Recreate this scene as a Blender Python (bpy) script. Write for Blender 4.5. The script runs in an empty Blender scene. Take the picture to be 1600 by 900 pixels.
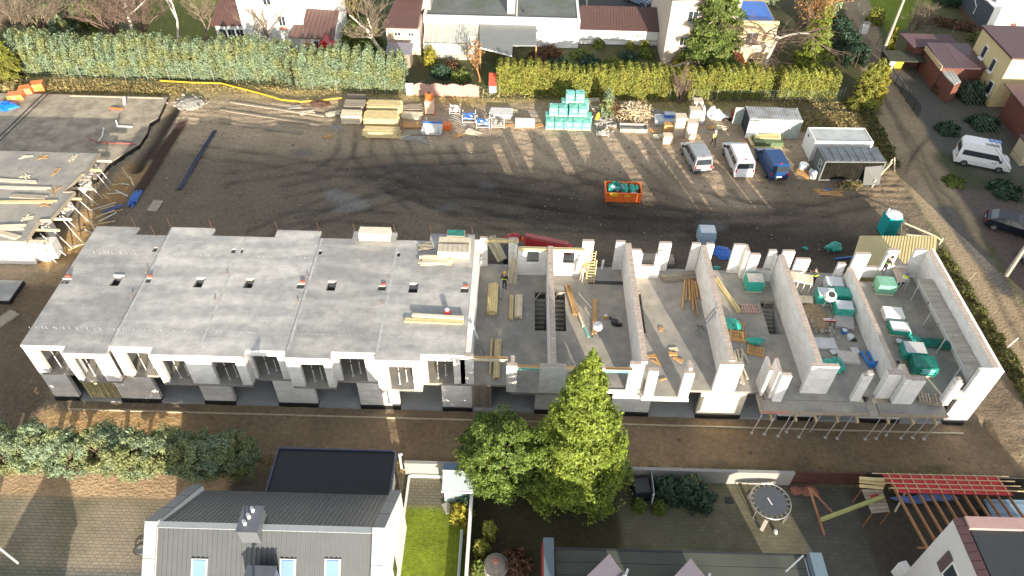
import bpy, math, random
import numpy as np
from mathutils import Vector, Matrix
R = math.radians
random.seed(7); rng = np.random.default_rng(7)
S = bpy.context.scene
COL = S.collection

# ---------------------------------------------------------------- camera (a drone 42 m up, looking down at about 45 degrees)
F_PX, PITCH, ROLL, YAW, CAM_H = 1161.8, 0.782, -0.0251, -0.00276, 42.0
FW = Vector((math.sin(YAW)*math.cos(PITCH), math.cos(YAW)*math.cos(PITCH), -math.sin(PITCH)))
_r = Vector((math.cos(YAW), -math.sin(YAW), 0)); _d = FW.cross(_r)
RT = _r*math.cos(ROLL) + _d*math.sin(ROLL)
DN = -_r*math.sin(ROLL) + _d*math.cos(ROLL)
cam_data = bpy.data.cameras.new('camera'); cam = bpy.data.objects.new('camera', cam_data); COL.objects.link(cam)
cam.matrix_world = Matrix(((RT.x, -DN.x, -FW.x, 0), (RT.y, -DN.y, -FW.y, 0), (RT.z, -DN.z, -FW.z, CAM_H), (0, 0, 0, 1)))
cam_data.sensor_width = 36; cam_data.lens = F_PX/1600*36; cam_data.clip_start = 0.5; cam_data.clip_end = 5000
S.camera = cam
# ---------------------------------------------------------------- low winter sun and sky
SUN_AZ, SUN_EL = -16.3, 12.6      # direction the light travels (degrees from +Y), height above the horizon
W = bpy.data.worlds.new('World'); S.world = W; W.use_nodes = True
nt = W.node_tree; nt.nodes.clear()
sky = nt.nodes.new('ShaderNodeTexSky'); sky.sky_type = 'NISHITA'; sky.sun_disc = False
sky.sun_elevation = R(SUN_EL); sky.sun_rotation = R(180+SUN_AZ); sky.air_density = 1.0; sky.dust_density = 0.6; sky.ozone_density = 1.2
bg = nt.nodes.new('ShaderNodeBackground'); bg.inputs[1].default_value = 0.15
out = nt.nodes.new('ShaderNodeOutputWorld')
hs = nt.nodes.new('ShaderNodeHueSaturation'); hs.inputs['Saturation'].default_value = .3
nt.links.new(sky.outputs[0], hs.inputs['Color']); nt.links.new(hs.outputs[0], bg.inputs[0]); nt.links.new(bg.outputs[0], out.inputs[0])
sl = bpy.data.lights.new('sun', 'SUN'); sl.energy = 4.6; sl.angle = R(0.5); sl.color = (1.0, 0.88, 0.72)
sun = bpy.data.objects.new('sun', sl); COL.objects.link(sun)
sd = Vector((math.sin(R(SUN_AZ))*math.cos(R(SUN_EL)), math.cos(R(SUN_AZ))*math.cos(R(SUN_EL)), -math.sin(R(SUN_EL))))
sun.rotation_euler = sd.to_track_quat('-Z', 'Y').to_euler(); sun.location = (0, 0, 60)
S.view_settings.view_transform = 'Standard'; S.view_settings.look = 'None'
S.view_settings.exposure = 1.25; S.view_settings.gamma = 1.0; S.view_settings.use_curve_mapping = False
S.cycles.max_bounces = 6

def at(px, py, z=0.0):
    """ground plan position (at height z) of a point measured in the survey picture"""
    v = FW*F_PX + RT*(px-800) + DN*(py-450); t = (z-CAM_H)/v.z
    return Vector((v.x*t, v.y*t, z))

# ---------------------------------------------------------------- materials
MATS = {}
def mat(name, col, rough=.8, var=.18, scale=1.5, bump=0.0, col2=None, c2scale=.35, c2amt=.5, metal=0.0, rand=0.0, brick=None, stripe=None, alpha=1.0, leaf=False, stretch=None, spec=None, attr=False, fine=9.0):
    if name in MATS: return MATS[name]
    m = bpy.data.materials.new(name); m.use_nodes = True; n = m.node_tree; L = n.links; N = n.nodes.new
    b = n.nodes['Principled BSDF']; b.inputs['Roughness'].default_value = rough; b.inputs['Metallic'].default_value = metal
    if spec is not None: b.inputs['Specular IOR Level'].default_value = spec
    geo = N('ShaderNodeNewGeometry')
    nz = N('ShaderNodeTexNoise'); nz.inputs['Scale'].default_value = scale; nz.inputs['Detail'].default_value = 8; nz.inputs['Roughness'].default_value = .62
    L.new(geo.outputs['Position'], nz.inputs['Vector'])
    mr = N('ShaderNodeMapRange'); mr.inputs[1].default_value = .28; mr.inputs[2].default_value = .72
    mr.inputs[3].default_value = 1-var; mr.inputs[4].default_value = 1+var; L.new(nz.outputs[0], mr.inputs[0])
    val = mr.outputs[0]
    def mul(a, bb):
        k = N('ShaderNodeMath'); k.operation = 'MULTIPLY'; L.new(a, k.inputs[0]); L.new(bb, k.inputs[1]); return k.outputs[0]
    if rand:
        oi = N('ShaderNodeObjectInfo'); r2 = N('ShaderNodeMapRange'); r2.inputs[3].default_value = 1-rand; r2.inputs[4].default_value = 1+rand
        L.new(oi.outputs['Random'], r2.inputs[0]); val = mul(val, r2.outputs[0])
    if leaf:
        r3 = N('ShaderNodeMapRange'); r3.inputs[3].default_value = .55; r3.inputs[4].default_value = 1.45
        L.new(geo.outputs['Random Per Island'], r3.inputs[0]); val = mul(val, r3.outputs[0])
    base = N('ShaderNodeMix'); base.data_type = 'RGBA'; base.blend_type = 'MIX'
    base.inputs[6].default_value = (*col, 1); base.inputs[7].default_value = (*(col2 or col), 1); base.inputs[0].default_value = 0
    if col2:
        n2 = N('ShaderNodeTexNoise'); n2.inputs['Scale'].default_value = c2scale; n2.inputs['Detail'].default_value = 5
        if stretch:
            vm = N('ShaderNodeVectorMath'); vm.operation = 'MULTIPLY'; vm.inputs[1].default_value = stretch; L.new(geo.outputs['Position'], vm.inputs[0]); L.new(vm.outputs[0], n2.inputs['Vector'])
        else: L.new(geo.outputs['Position'], n2.inputs['Vector'])
        m2 = N('ShaderNodeMapRange'); m2.inputs[1].default_value = .42; m2.inputs[2].default_value = .62; m2.inputs[4].default_value = c2amt
        L.new(n2.outputs[0], m2.inputs[0]); L.new(m2.outputs[0], base.inputs[0])
    colout = base.outputs[2]
    if attr:
        a = N('ShaderNodeAttribute'); a.attribute_name = 'tone'; colout = a.outputs['Color']
    hgt = nz.outputs[0]
    if brick:
        bw, bh, bm, amt = brick
        sx = N('ShaderNodeSeparateXYZ'); L.new(geo.outputs['Position'], sx.inputs[0])
        ad = N('ShaderNodeMath'); ad.operation = 'ADD'; L.new(sx.outputs[0], ad.inputs[0]); L.new(sx.outputs[1], ad.inputs[1])
        cx = N('ShaderNodeCombineXYZ'); L.new(ad.outputs[0], cx.inputs[0])
        L.new(sx.outputs[2] if bm > 0 else sx.outputs[1], cx.inputs[1])
        if bm <= 0: L.new(sx.outputs[0], cx.inputs[0])
        bt = N('ShaderNodeTexBrick'); bt.inputs['Scale'].default_value = 1; bt.inputs['Brick Width'].default_value = bw; bt.inputs['Row Height'].default_value = bh
        bt.inputs['Mortar Size'].default_value = abs(bm); bt.inputs['Color1'].default_value = (1, 1, 1, 1); bt.inputs['Color2'].default_value = (.86, .86, .86, 1)
        bt.inputs['Mortar'].default_value = (amt, amt, amt, 1); L.new(cx.outputs[0], bt.inputs['Vector'])
        bwn = N('ShaderNodeRGBToBW'); L.new(bt.outputs[0], bwn.inputs[0]); val = mul(val, bwn.outputs[0])
    if stripe:
        ax, per, amt = stripe
        sx = N('ShaderNodeSeparateXYZ'); L.new(geo.outputs['Position'], sx.inputs[0])
        k = N('ShaderNodeMath'); k.operation = 'MULTIPLY'; k.inputs[1].default_value = 2*math.pi/per; L.new(sx.outputs[ax], k.inputs[0])
        s = N('ShaderNodeMath'); s.operation = 'SINE'; L.new(k.outputs[0], s.inputs[0])
        r4 = N('ShaderNodeMapRange'); r4.inputs[1].default_value = .55; r4.inputs[2].default_value = .95; r4.inputs[3].default_value = 1; r4.inputs[4].default_value = 1-amt
        L.new(s.outputs[0], r4.inputs[0]); val = mul(val, r4.outputs[0])
    fin = N('ShaderNodeVectorMath'); fin.operation = 'SCALE'; L.new(colout, fin.inputs[0]); L.new(val, fin.inputs['Scale'])
    L.new(fin.outputs[0], b.inputs['Base Color'])
    if bump:
        nb = N('ShaderNodeTexNoise'); nb.inputs['Scale'].default_value = fine; nb.inputs['Detail'].default_value = 6; L.new(geo.outputs['Position'], nb.inputs['Vector'])
        bp = N('ShaderNodeBump'); bp.inputs['Strength'].default_value = min(1, bump); bp.inputs['Distance'].default_value = .06*max(1, bump)
        L.new(nb.outputs[0], bp.inputs['Height']); L.new(bp.outputs[0], b.inputs['Normal'])
    if alpha < 1: b.inputs['Alpha'].default_value = alpha
    if leaf:
        tr = N('ShaderNodeBsdfTranslucent'); L.new(fin.outputs[0], tr.inputs[0])
        mx = N('ShaderNodeMixShader'); mx.inputs[0].default_value = .25; o = n.nodes['Material Output']
        L.new(b.outputs[0], mx.inputs[1]); L.new(tr.outputs[0], mx.inputs[2]); L.new(mx.outputs[0], o.inputs[0])
    MATS[name] = m; return m

mGround = mat('ground_surface', (1, 1, 1), .9, .26, 3.2, 1.2, attr=True, fine=5.0, spec=.3)
mLawn = mat('lawn_surface', (1, 1, 1), .95, .35, 3.5, 1.3, attr=True, fine=14, spec=.2)
mPave = mat('paving_surface', (1, 1, 1), .85, .12, 3.0, .3, attr=True, brick=(.42, .21, -.022, .55))
mPave2 = mat('yard_surface', (1, 1, 1), .85, .2, 1.2, .3, attr=True, brick=(.5, .25, -.02, .72))
mFar = mat('far_ground', (.085, .085, .045), .95, .3, .1, 0)
mWhite = mat('aerated_block', (.84, .82, .78), .85, .07, 2.5, .2, brick=(.6, .245, .008, .78), col2=(.66, .61, .54), c2scale=.8, c2amt=.35)
mWallTop = mat('block_wall_top', (.50, .41, .34), .9, .2, 3, .2, brick=(.5, .3, -.02, .7))
mRend = mat('white_render', (.82, .81, .78), .8, .05, 1.0)
mSlab = mat('roof_concrete', (.305, .305, .292), .8, .2, 1.6, .25, col2=(.47, .455, .42), c2scale=.7, c2amt=.9, stretch=(.3, 1.1, 1), rand=.1)
mFloor = mat('floor_concrete', (.265, .255, .235), .75, .2, 1.3, .15, col2=(.38, .345, .28), c2scale=.5, c2amt=.7)
mFloorG = mat('ground_floor_concrete', (.36, .365, .36), .8, .15, 1.0)
mBlack = mat('bitumen_coating', (.012, .013, .015), .5, .2, 3)
mConc = mat('old_concrete', (.36, .34, .30), .85, .15, 1.5, .2, col2=(.22, .21, .18), c2scale=.6)
mSandC = mat('sandy_slab', (.40, .345, .26), .95, .2, 1.3, .8, col2=(.22, .185, .14), c2scale=.9, c2amt=.7)
mWood = mat('new_timber', (.62, .50, .25), .7, .16, 3, .1, rand=.22)
mWoodP = mat('pale_timber', (.66, .58, .42), .75, .16, 3, .1, rand=.22)
mWoodG = mat('weathered_timber', (.33, .28, .21), .85, .2, 3, .2, rand=.3)
mWoodO = mat('orange_timber', (.52, .30, .12), .7, .18, 3, .1, rand=.2)
mWoodB = mat('stained_rafter', (.30, .14, .06), .6, .2, 3, .1, rand=.12)
mSteel = mat('galvanised_steel', (.45, .46, .47), .4, .1, 5, metal=.7)
mSteelW = mat('pale_steel', (.62, .62, .60), .5, .1, 5)
mRust = mat('rusty_steel', (.085, .045, .03), .85, .3, 4)
mDark = mat('dark_metal', (.03, .032, .035), .5, .2, 3)
mGlass = mat('window_glass', (.035, .045, .055), .12, .1, 1, spec=.7)
mGlassL = mat('sky_window_glass', (.16, .26, .62), .12, .08, 1, spec=.8)
mRubber = mat('tyre_rubber', (.018, .018, .018), .85, .1, 5)
mChrome = mat('wheel_rim', (.4, .4, .42), .35, .05, 5, metal=.8)
mRedL = mat('tail_lamp_red', (.5, .02, .02), .3, .05, 5)
mTeal = mat('green_foil', (.03, .34, .26), .3, .25, 3, .3, col2=(.10, .50, .42), c2scale=2.5)
mTealD = mat('dark_green_foil', (.008, .14, .11), .28, .35, 5, .8, col2=(.02, .28, .20), c2scale=3.0)
mTealP = mat('pale_green_foil', (.17, .52, .43), .38, .22, 5, .7, rand=.14, col2=(.30, .62, .55), c2scale=3)
mBlueF = mat('blue_foil', (.04, .16, .55), .35, .25, 4, .4)
mFoilW = mat('clear_white_foil', (.62, .66, .68), .35, .15, 4, .4)
mBrownRoof = mat('brown_metal_roof', (.105, .058, .05), .5, .12, 1.5)
mMaroon = mat('maroon_metal_roof', (.09, .045, .048), .5, .12, 1.2)
mGreyFelt = mat('grey_roofing_felt', (.15, .16, .15), .85, .15, .8, .2, col2=(.09, .11, .06), c2scale=.3, c2amt=.6)
mCream = mat('cream_render', (.68, .56, .30), .85, .06, 1)
mBeige = mat('beige_render', (.56, .47, .38), .85, .08, 1)
mPeach = mat('peach_render', (.66, .50, .30), .85, .1, 1)
mPink = mat('pink_concrete', (.52, .31, .26), .85, .1, 2, .2, rand=.06, stripe=(2, .28, .25))
mOrange = mat('orange_paint', (.75, .16, .03), .45, .15, 3)
mRed = mat('red_paint', (.42, .025, .03), .4, .15, 2)
mYellow = mat('yellow_paint', (.75, .42, .03), .5, .1, 3)
mHivis = mat('hi_vis_fabric', (.55, .75, .04), .8, .1, 3)
mCloth = mat('dark_workwear', (.025, .028, .04), .9, .2, 4)
mSkin = mat('skin', (.45, .26, .19), .6, .05, 4)
mHelm = mat('white_helmet', (.8, .8, .78), .4, .03, 3)
mBark = mat('brown_bark', (.12, .085, .06), .9, .3, 5, .5)
mBirch = mat('pale_bark', (.60, .55, .47), .85, .25, 5, .3)
mTwig = mat('bare_twigs', (.20, .155, .11), .9, .3, 3)
mTwigR = mat('reddish_twigs', (.155, .105, .08), .9, .3, 3)
mTwigO = mat('orange_dry_leaves', (.42, .22, .07), .9, .3, 3, leaf=True)
lfBlue = mat('blue_green_needles', (.21, .28, .17), .7, .25, 1.3, leaf=True, col2=(.24, .25, .08), c2scale=.7, c2amt=.8)
lfThuja = mat('thuja_leaves', (.205, .225, .035), .7, .25, 1.3, leaf=True, col2=(.24, .21, .04), c2scale=.8)
lfConif = mat('lime_conifer_needles', (.215, .275, .028), .65, .3, 1.1, leaf=True, col2=(.10, .15, .02), c2scale=1.1)
lfPine = mat('pine_needles', (.10, .165, .022), .6, .35, 1.3, leaf=True, col2=(.19, .24, .035), c2scale=.9)
lfSpruce = mat('spruce_needles', (.12, .175, .035), .7, .3, 1.3, leaf=True, col2=(.18, .2, .04), c2scale=.9)
lfDark = mat('dark_conifer_needles', (.045, .09, .05), .75, .3, 1.3, leaf=True)
lfGrass = mat('dry_grass', (.38, .30, .13), .9, .35, 1.3, leaf=True, col2=(.22, .21, .07), c2scale=.5)
lfGreen = mat('shrub_leaves', (.14, .18, .035), .8, .3, 1.5, leaf=True)
lfYel = mat('yellow_shrub_leaves', (.30, .27, .03), .8, .3, 1.5, leaf=True)
lfRedS = mat('red_brown_shrub_leaves', (.13, .065, .035), .8, .3, 1.5, leaf=True)

# ---------------------------------------------------------------- mesh helpers
class MB:
    def __init__(s): s.v = []; s.f = []; s.m = []; s.k = []
    def add(s, vs, fs, m=0):
        o = len(s.v); s.k.append((o, len(s.f))); s.v += [tuple(x) for x in vs]; s.f += [tuple(i+o for i in f) for f in fs]; s.m += [m]*len(fs); return s
    def box(s, x0, x1, y0, y1, z0, z1, m=0):
        return s.add([(x0,y0,z0),(x1,y0,z0),(x1,y1,z0),(x0,y1,z0),(x0,y0,z1),(x1,y0,z1),(x1,y1,z1),(x0,y1,z1)],
                     [(0,3,2,1),(4,5,6,7),(0,1,5,4),(1,2,6,5),(2,3,7,6),(3,0,4,7)], m)
    def obox(s, c, d, rz=0, m=0, rx=0, ry=0):
        M = Matrix.Rotation(rz, 3, 'Z') @ Matrix.Rotation(ry, 3, 'Y') @ Matrix.Rotation(rx, 3, 'X'); c = Vector(c)
        P = [c + M @ Vector((a*d[0]/2, b*d[1]/2, e*d[2]/2)) for e in (-1, 1) for a, b in ((-1,-1),(1,-1),(1,1),(-1,1))]
        return s.add(P, [(0,3,2,1),(4,5,6,7),(0,1,5,4),(1,2,6,5),(2,3,7,6),(3,0,4,7)], m)
    def beam(s, p, q, w=.1, h=None, m=0):
        p = Vector(p); q = Vector(q); h = h or w; a = (q-p)
        if a.length < 1e-6: return s
        a.normalize(); u = a.cross(Vector((0,0,1)))
        if u.length < 1e-3: u = Vector((1,0,0))
        u.normalize(); t = u.cross(a); P = []
        for e in (p, q):
            for i, j in ((-1,-1),(1,-1),(1,1),(-1,1)): P.append(e + u*(i*w/2) + t*(j*h/2))
        return s.add(P, [(0,3,2,1),(4,5,6,7),(0,1,5,4),(1,2,6,5),(2,3,7,6),(3,0,4,7)], m)
    def tube(s, pts, rad, n=6, m=0, cap=True):
        pts = [Vector(p) for p in pts]; rad = rad if hasattr(rad, '__len__') else [rad]*len(pts); V = []; Fc = []
        for i, p in enumerate(pts):
            a = (pts[min(i+1, len(pts)-1)] - pts[max(i-1, 0)])
            if a.length < 1e-9: a = Vector((0,0,1))
            a.normalize(); u = a.cross(Vector((0.03,0.02,1)))
            if u.length < .05: u = a.cross(Vector((1,0,0)))
            u.normalize(); t = a.cross(u)
            for k in range(n):
                g = 2*math.pi*k/n; V.append(p + (u*math.cos(g)+t*math.sin(g))*rad[i])
        for i in range(len(pts)-1):
            for k in range(n): Fc.append((i*n+k, i*n+(k+1)%n, (i+1)*n+(k+1)%n, (i+1)*n+k))
        if cap: Fc += [tuple(range(n))[::-1], tuple((len(pts)-1)*n+k for k in range(n))]
        return s.add(V, Fc, m)
    def prism(s, poly, z0, z1, m=0):
        n = len(poly); ar = sum(poly[i][0]*poly[(i+1)%n][1]-poly[(i+1)%n][0]*poly[i][1] for i in range(n))
        if ar < 0: poly = poly[::-1]
        V = [(p[0], p[1], z0) for p in poly] + [(p[0], p[1], z1) for p in poly]
        return s.add(V, [tuple(range(n))[::-1], tuple(range(n, 2*n))] + [(i, (i+1)%n, n+(i+1)%n, n+i) for i in range(n)], m)
    def side(s, prof, y0, y1, m=0, taper=None):
        """profile in x,z extruded along y; taper(z)->inset on both sides"""
        n = len(prof); tp = taper or (lambda z: 0)
        V = [(x, y0+tp(z), z) for x, z in prof] + [(x, y1-tp(z), z) for x, z in prof]
        return s.add(V, [tuple(range(n)), tuple(range(n, 2*n))[::-1]] + [(i, n+i, n+(i+1)%n, (i+1)%n) for i in range(n)], m)
    def sheet(s, a, b, c, d, t=.04, m=0):
        a, b, c, d = map(Vector, (a, b, c, d)); nrm = (b-a).cross(d-a).normalized()*t
        P = [a, b, c, d, a+nrm, b+nrm, c+nrm, d+nrm]
        return s.add(P, [(0,3,2,1),(4,5,6,7),(0,1,5,4),(1,2,6,5),(2,3,7,6),(3,0,4,7)], m)
    def lump(s, c, r, n=10, k=7, m=0, jit=.18, seed=None):
        rr = random.Random(seed if seed is not None else random.random()); V = []; Fc = []; c = Vector(c)
        for i in range(k+1):
            th = math.pi*i/k
            for j in range(n):
                ph = 2*math.pi*j/n; q = 1 + rr.uniform(-jit, jit)
                V.append((c.x+r[0]*q*math.sin(th)*math.cos(ph), c.y+r[1]*q*math.sin(th)*math.sin(ph), c.z+r[2]*(1+rr.uniform(-jit, jit)*.6)*math.cos(th)))
        for i in range(k):
            for j in range(n): Fc.append((i*n+j, (i+1)*n+j, (i+1)*n+(j+1)%n, i*n+(j+1)%n))
        return s.add(V, Fc, m)
def cells(us, vs, filled, w0, w1, plane='xy', mb=None, m=0):
    """solid panel on a grid of cells, holes where filled(u,v) is False; w = thickness axis"""
    mb = mb or MB(); us = sorted(set(round(u, 4) for u in us)); vs = sorted(set(round(v, 4) for v in vs))
    g = [[bool(filled((us[i]+us[i+1])/2, (vs[j]+vs[j+1])/2)) for j in range(len(vs)-1)] for i in range(len(us)-1)]
    def P(u, v, w): return (u, v, w) if plane == 'xy' else ((u, w, v) if plane == 'xz' else (w, u, v))
    flip = plane == 'xz'
    def q(a, b, c, d): mb.add([a, b, c, d], [(0,1,2,3) if not flip else (3,2,1,0)], m)
    for i in range(len(us)-1):
        for j in range(len(vs)-1):
            if not g[i][j]: continue
            u0, u1, v0, v1 = us[i], us[i+1], vs[j], vs[j+1]
            q(P(u0,v0,w1), P(u1,v0,w1), P(u1,v1,w1), P(u0,v1,w1)); q(P(u0,v1,w0), P(u1,v1,w0), P(u1,v0,w0), P(u0,v0,w0))
            if i == 0 or not g[i-1][j]: q(P(u0,v0,w0), P(u0,v0,w1), P(u0,v1,w1), P(u0,v1,w0))
            if i == len(us)-2 or not g[i+1][j]: q(P(u1,v1,w0), P(u1,v1,w1), P(u1,v0,w1), P(u1,v0,w0))
            if j == 0 or not g[i][j-1]: q(P(u1,v0,w0), P(u1,v0,w1), P(u0,v0,w1), P(u0,v0,w0))
            if j == len(vs)-2 or not g[i][j+1]: q(P(u0,v1,w0), P(u0,v1,w1), P(u1,v1,w1), P(u1,v1,w0))
    return mb
def wall(u0, u1, z0, z1, w0, w1, holes=(), plane='xz', mb=None, m=0):
    us = [u0, u1]; vs = [z0, z1]
    for h in holes: us += [max(u0, h[0]), min(u1, h[1])]; vs += [max(z0, h[2]), min(z1, h[3])]
    return cells(us, vs, lambda u, v: not any(h[0] < u < h[1] and h[2] < v < h[3] for h in holes), w0, w1, plane, mb, m)

INV = {}
def thing(name, label, cat, loc=(0,0,0), rz=0.0, group=None):
    o = bpy.data.objects.new(name, None); COL.objects.link(o); o.empty_display_size = .3
    o.location = loc; o.rotation_euler = (0, 0, rz); o['label'] = label; o['category'] = cat
    if group: o['group'] = group
    INV[o.name] = (Matrix.Translation(Vector(loc)) @ Matrix.Rotation(rz, 4, 'Z')).inverted(); return o
def mesh(name, mb, mats, M=None, smooth=False):
    me = bpy.data.meshes.new(name); vs = mb.v if M is None else [tuple(M @ Vector(v)) for v in mb.v]
    me.from_pydata(vs, [], mb.f)
    for q in (mats if isinstance(mats, (list, tuple)) else [mats]): me.materials.append(q)
    if any(mb.m): me.polygons.foreach_set('material_index', mb.m)
    if smooth: me.polygons.foreach_set('use_smooth', [True]*len(me.polygons))
    me.update(); return me
def part(name, mb, mats, parent, smooth=False, label=None, kind=None):
    """world-space geometry stored in the frame of its thing"""
    M = INV.get(parent.name); me = mesh(name, mb, mats, M, smooth)
    o = bpy.data.objects.new(name, me); COL.objects.link(o); o.parent = parent; INV[o.name] = M
    if label: o['label'] = label
    if kind: o['kind'] = kind
    return o
def bits(name, mb, mats, parent, smooth=False, label=None):
    """every solid of the builder becomes a part of its own"""
    ks = mb.k+[(len(mb.v), len(mb.f))]
    for (v0, f0), (v1, f1) in zip(ks[:-1], ks[1:]):
        b = MB(); b.v = mb.v[v0:v1]; b.f = [tuple(i-v0 for i in f) for f in mb.f[f0:f1]]; b.m = mb.m[f0:f1]; part(name, b, mats, parent, smooth, label)
def solo(name, mb, mats, label, cat, loc, group=None, smooth=False, rz=0):
    M = (Matrix.Translation(Vector(loc)) @ Matrix.Rotation(rz, 4, 'Z')).inverted(); me = mesh(name, mb, mats, None, smooth)   # geometry given relative to loc
    o = bpy.data.objects.new(name, me); COL.objects.link(o); o.location = loc; o.rotation_euler = (0, 0, rz); o['label'] = label; o['category'] = cat
    if group: o['group'] = group
    INV[o.name] = M; return o
def struct(name, mb, mats, kind='structure', smooth=False):
    o = bpy.data.objects.new(name, mesh(name, mb, mats, None, smooth)); COL.objects.link(o); o['kind'] = kind; return o
_pc = {}
def piece(name, parent, dims, c, rz=0, mats=None, rx=0, ry=0, label=None):
    """one box-shaped piece (plank, slat, panel); alike pieces share their mesh"""
    key = (name, tuple(round(d, 3) for d in dims), mats.name)
    if key not in _pc: _pc[key] = mesh(name, MB().obox((0,0,0), dims), mats)
    o = bpy.data.objects.new(name, _pc[key]); COL.objects.link(o); o.parent = parent
    M = INV[parent.name] @ Matrix.Translation(Vector(c)) @ Matrix.Rotation(rz, 4, 'Z') @ Matrix.Rotation(ry, 4, 'Y') @ Matrix.Rotation(rx, 4, 'X')
    o.matrix_local = M
    if label: o['label'] = label
    return o
def dup(o, loc=None, rz=None, label=None, parent=None):
    c = o.copy(); COL.objects.link(c)
    if parent is not None: c.parent = parent
    if loc is not None: c.location = loc
    if rz is not None: c.rotation_euler = (0, 0, rz)
    if label: c['label'] = label
    for ch in o.children: dup(ch, parent=c)
    return c

# ---------------------------------------------------------------- foliage helpers
def leafmesh(name, P, size, mats, nrm=None, aspect=1.6, flat=.5, M=None):
    """many small leaf faces at points P"""
    P = np.asarray(P, dtype=float); n = len(P); a = rng.normal(size=(n, 3))
    if nrm is not None: a = a*flat + np.asarray(nrm)
    a /= np.linalg.norm(a, axis=1)[:, None] + 1e-9
    b = rng.normal(size=(n, 3)); u = np.cross(a, b); u /= np.linalg.norm(u, axis=1)[:, None] + 1e-9; v = np.cross(a, u)
    s = size*rng.uniform(.6, 1.3, size=(n, 1)); u = u*s*aspect*.5; v = v*s*.5
    V = np.stack([P-u, P-v*.8-u*.1, P+u, P+v*.8+u*.1], 1).reshape(-1, 3)
    if M is not None: V = V + np.array(M)
    me = bpy.data.meshes.new(name); me.vertices.add(4*n); me.vertices.foreach_set('co', V.astype(np.float32).ravel())
    me.loops.add(4*n); me.loops.foreach_set('vertex_index', np.arange(4*n, dtype=np.int32))
    me.polygons.add(n); me.polygons.foreach_set('loop_start', np.arange(0, 4*n, 4, dtype=np.int32)); me.polygons.foreach_set('loop_total', np.full(n, 4, dtype=np.int32))
    me.materials.append(mats); me.update(); me.validate(); return me
def leafpart(name, P, size, mats, parent, nrm=None, aspect=1.6, flat=.5, kind=None):
    off = -np.array(parent.location)
    o = bpy.data.objects.new(name, leafmesh(name, P, size, mats, nrm, aspect, flat, off)); COL.objects.link(o); o.parent = parent
    if kind: o['kind'] = kind
    return o
def trunk(base, top, r0, r1, m, parent, bend=.02, n=7, name='trunk'):
    base = Vector(base); top = Vector(top); L = (top-base).length
    pts = [base.lerp(top, t/6) + Vector((random.uniform(-1,1), random.uniform(-1,1), 0))*bend*L*(0 if t in (0, 6) else 1) for t in range(7)]
    return part(name, MB().tube(pts, [r0+(r1-r0)*t/6 for t in range(7)], n), m, parent, smooth=True)
def conifer(name, label, x, y, H, Rm, leaf, nl=9000, size=.26, z0=.8, bark=None, lean=(0,0), shape=.75, lobes=9, cat='tree', group=None, bare=.0, solid=None):
    t = thing(name, label, cat, (x, y, 0), group=group)
    trunk((x, y, -.1), (x+lean[0], y+lean[1], H*.97), .02*H+.05, .03, bark or mBark, t)
    nb = int(H*lobes); P = []; Nn = []
    for k in range(nb):   # boughs: each a drooping fan of needles
        u = (k+random.random())/nb; z = z0+(H-z0)*(u**1.05); rr = Rm*(1-u)**shape*(random.uniform(.62, 1.15) if k % 3 else random.uniform(.95, 1.22))*(1+.13*math.sin(u*34+k*2.399*2))+.1
        if u < .12: rr *= .75+u*2
        a = k*2.399+random.uniform(-.3, .3); m = max(16, int(nl/nb*1.9*(1-u)**.8)+8)
        q = rng.uniform(0, 1, m)**.6; w = rng.normal(0, 1, m)*.125*rr*(.35+q)
        r = q*rr; dx, dy = math.cos(a), math.sin(a)
        px = x+lean[0]*z/H+dx*r-dy*w; py = y+lean[1]*z/H+dy*r+dx*w; pz = z-.30*r+.10*r*q+rng.normal(0, .085, m)*(1+.08*rr)
        P.append(np.stack([px, py, pz], 1)); Nn.append(np.tile([dx*.6, dy*.6, .8], (m, 1)))
    if nb < 140 or True:
        bm_ = MB()
        for k in range(0, nb, 2):
            u = (k+.5)/nb; z = z0+(H-z0)*u; rr = Rm*(1-u)**shape*.75; a = k*2.399
            bm_.beam((x+lean[0]*z/H, y+lean[1]*z/H, z), (x+math.cos(a)*rr, y+math.sin(a)*rr, z-.22*rr), .05*(1-u)+.02)
        part('limbs', bm_, bark or mBark, t)
    leafpart('crown', np.concatenate(P), size, leaf, t, np.concatenate(Nn), 2.0, .55)
    return t
def tufted(name, label, x, y, z0, z1, rx, ry, leaf, nt=120, per=45, tuft=.5, size=.17, bark=None, cat='tree', gaps=.0, multi=3, group=None):
    t = thing(name, label, cat, (x, y, 0), group=group); P = []; N_ = []; bm_ = MB(); zc = (z0+z1)/2; rz_ = (z1-z0)/2
    trunk((x, y, -.1), (x+.1, y, z1-.35*(z1-z0)), .14+.02*z1, .06, bark or mBark, t)
    for k in range(nt):
        while True:
            v = rng.normal(size=3); v /= np.linalg.norm(v); q = rng.uniform(.35, 1)**.5
            if not (v[2] < -.75): break
        q = max(q, .72) if k % 4 else q
        lob = 1+.16*math.sin(3.1*math.atan2(v[1], v[0])+v[2]*4)
        c = np.array([x+v[0]*rx*q*lob, y+v[1]*ry*q*lob, zc+v[2]*rz_*q]); s = tuft*rng.uniform(.65, 1.3)
        d = rng.normal(size=(per, 3)); d /= np.linalg.norm(d, axis=1)[:, None]; d[:, 2] = np.abs(d[:, 2])*.9-.25
        P.append(c+d*s*rng.uniform(.5, 1, (per, 1))); N_.append(d+v*.5)
        if k % 3 == 0: bm_.tube([(x, y, z0+.5*(c[2]-z0)), tuple((np.array([x, y, z0+.5*(c[2]-z0)])+c)/2+rng.normal(0, .1, 3)), tuple(c)], [.07, .045, .015], 4)
    part('limbs', bm_, bark or mBark, t)
    leafpart('crown', np.concatenate(P), size, leaf, t, np.concatenate(N_), 1.9, .6)
    return t
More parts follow.
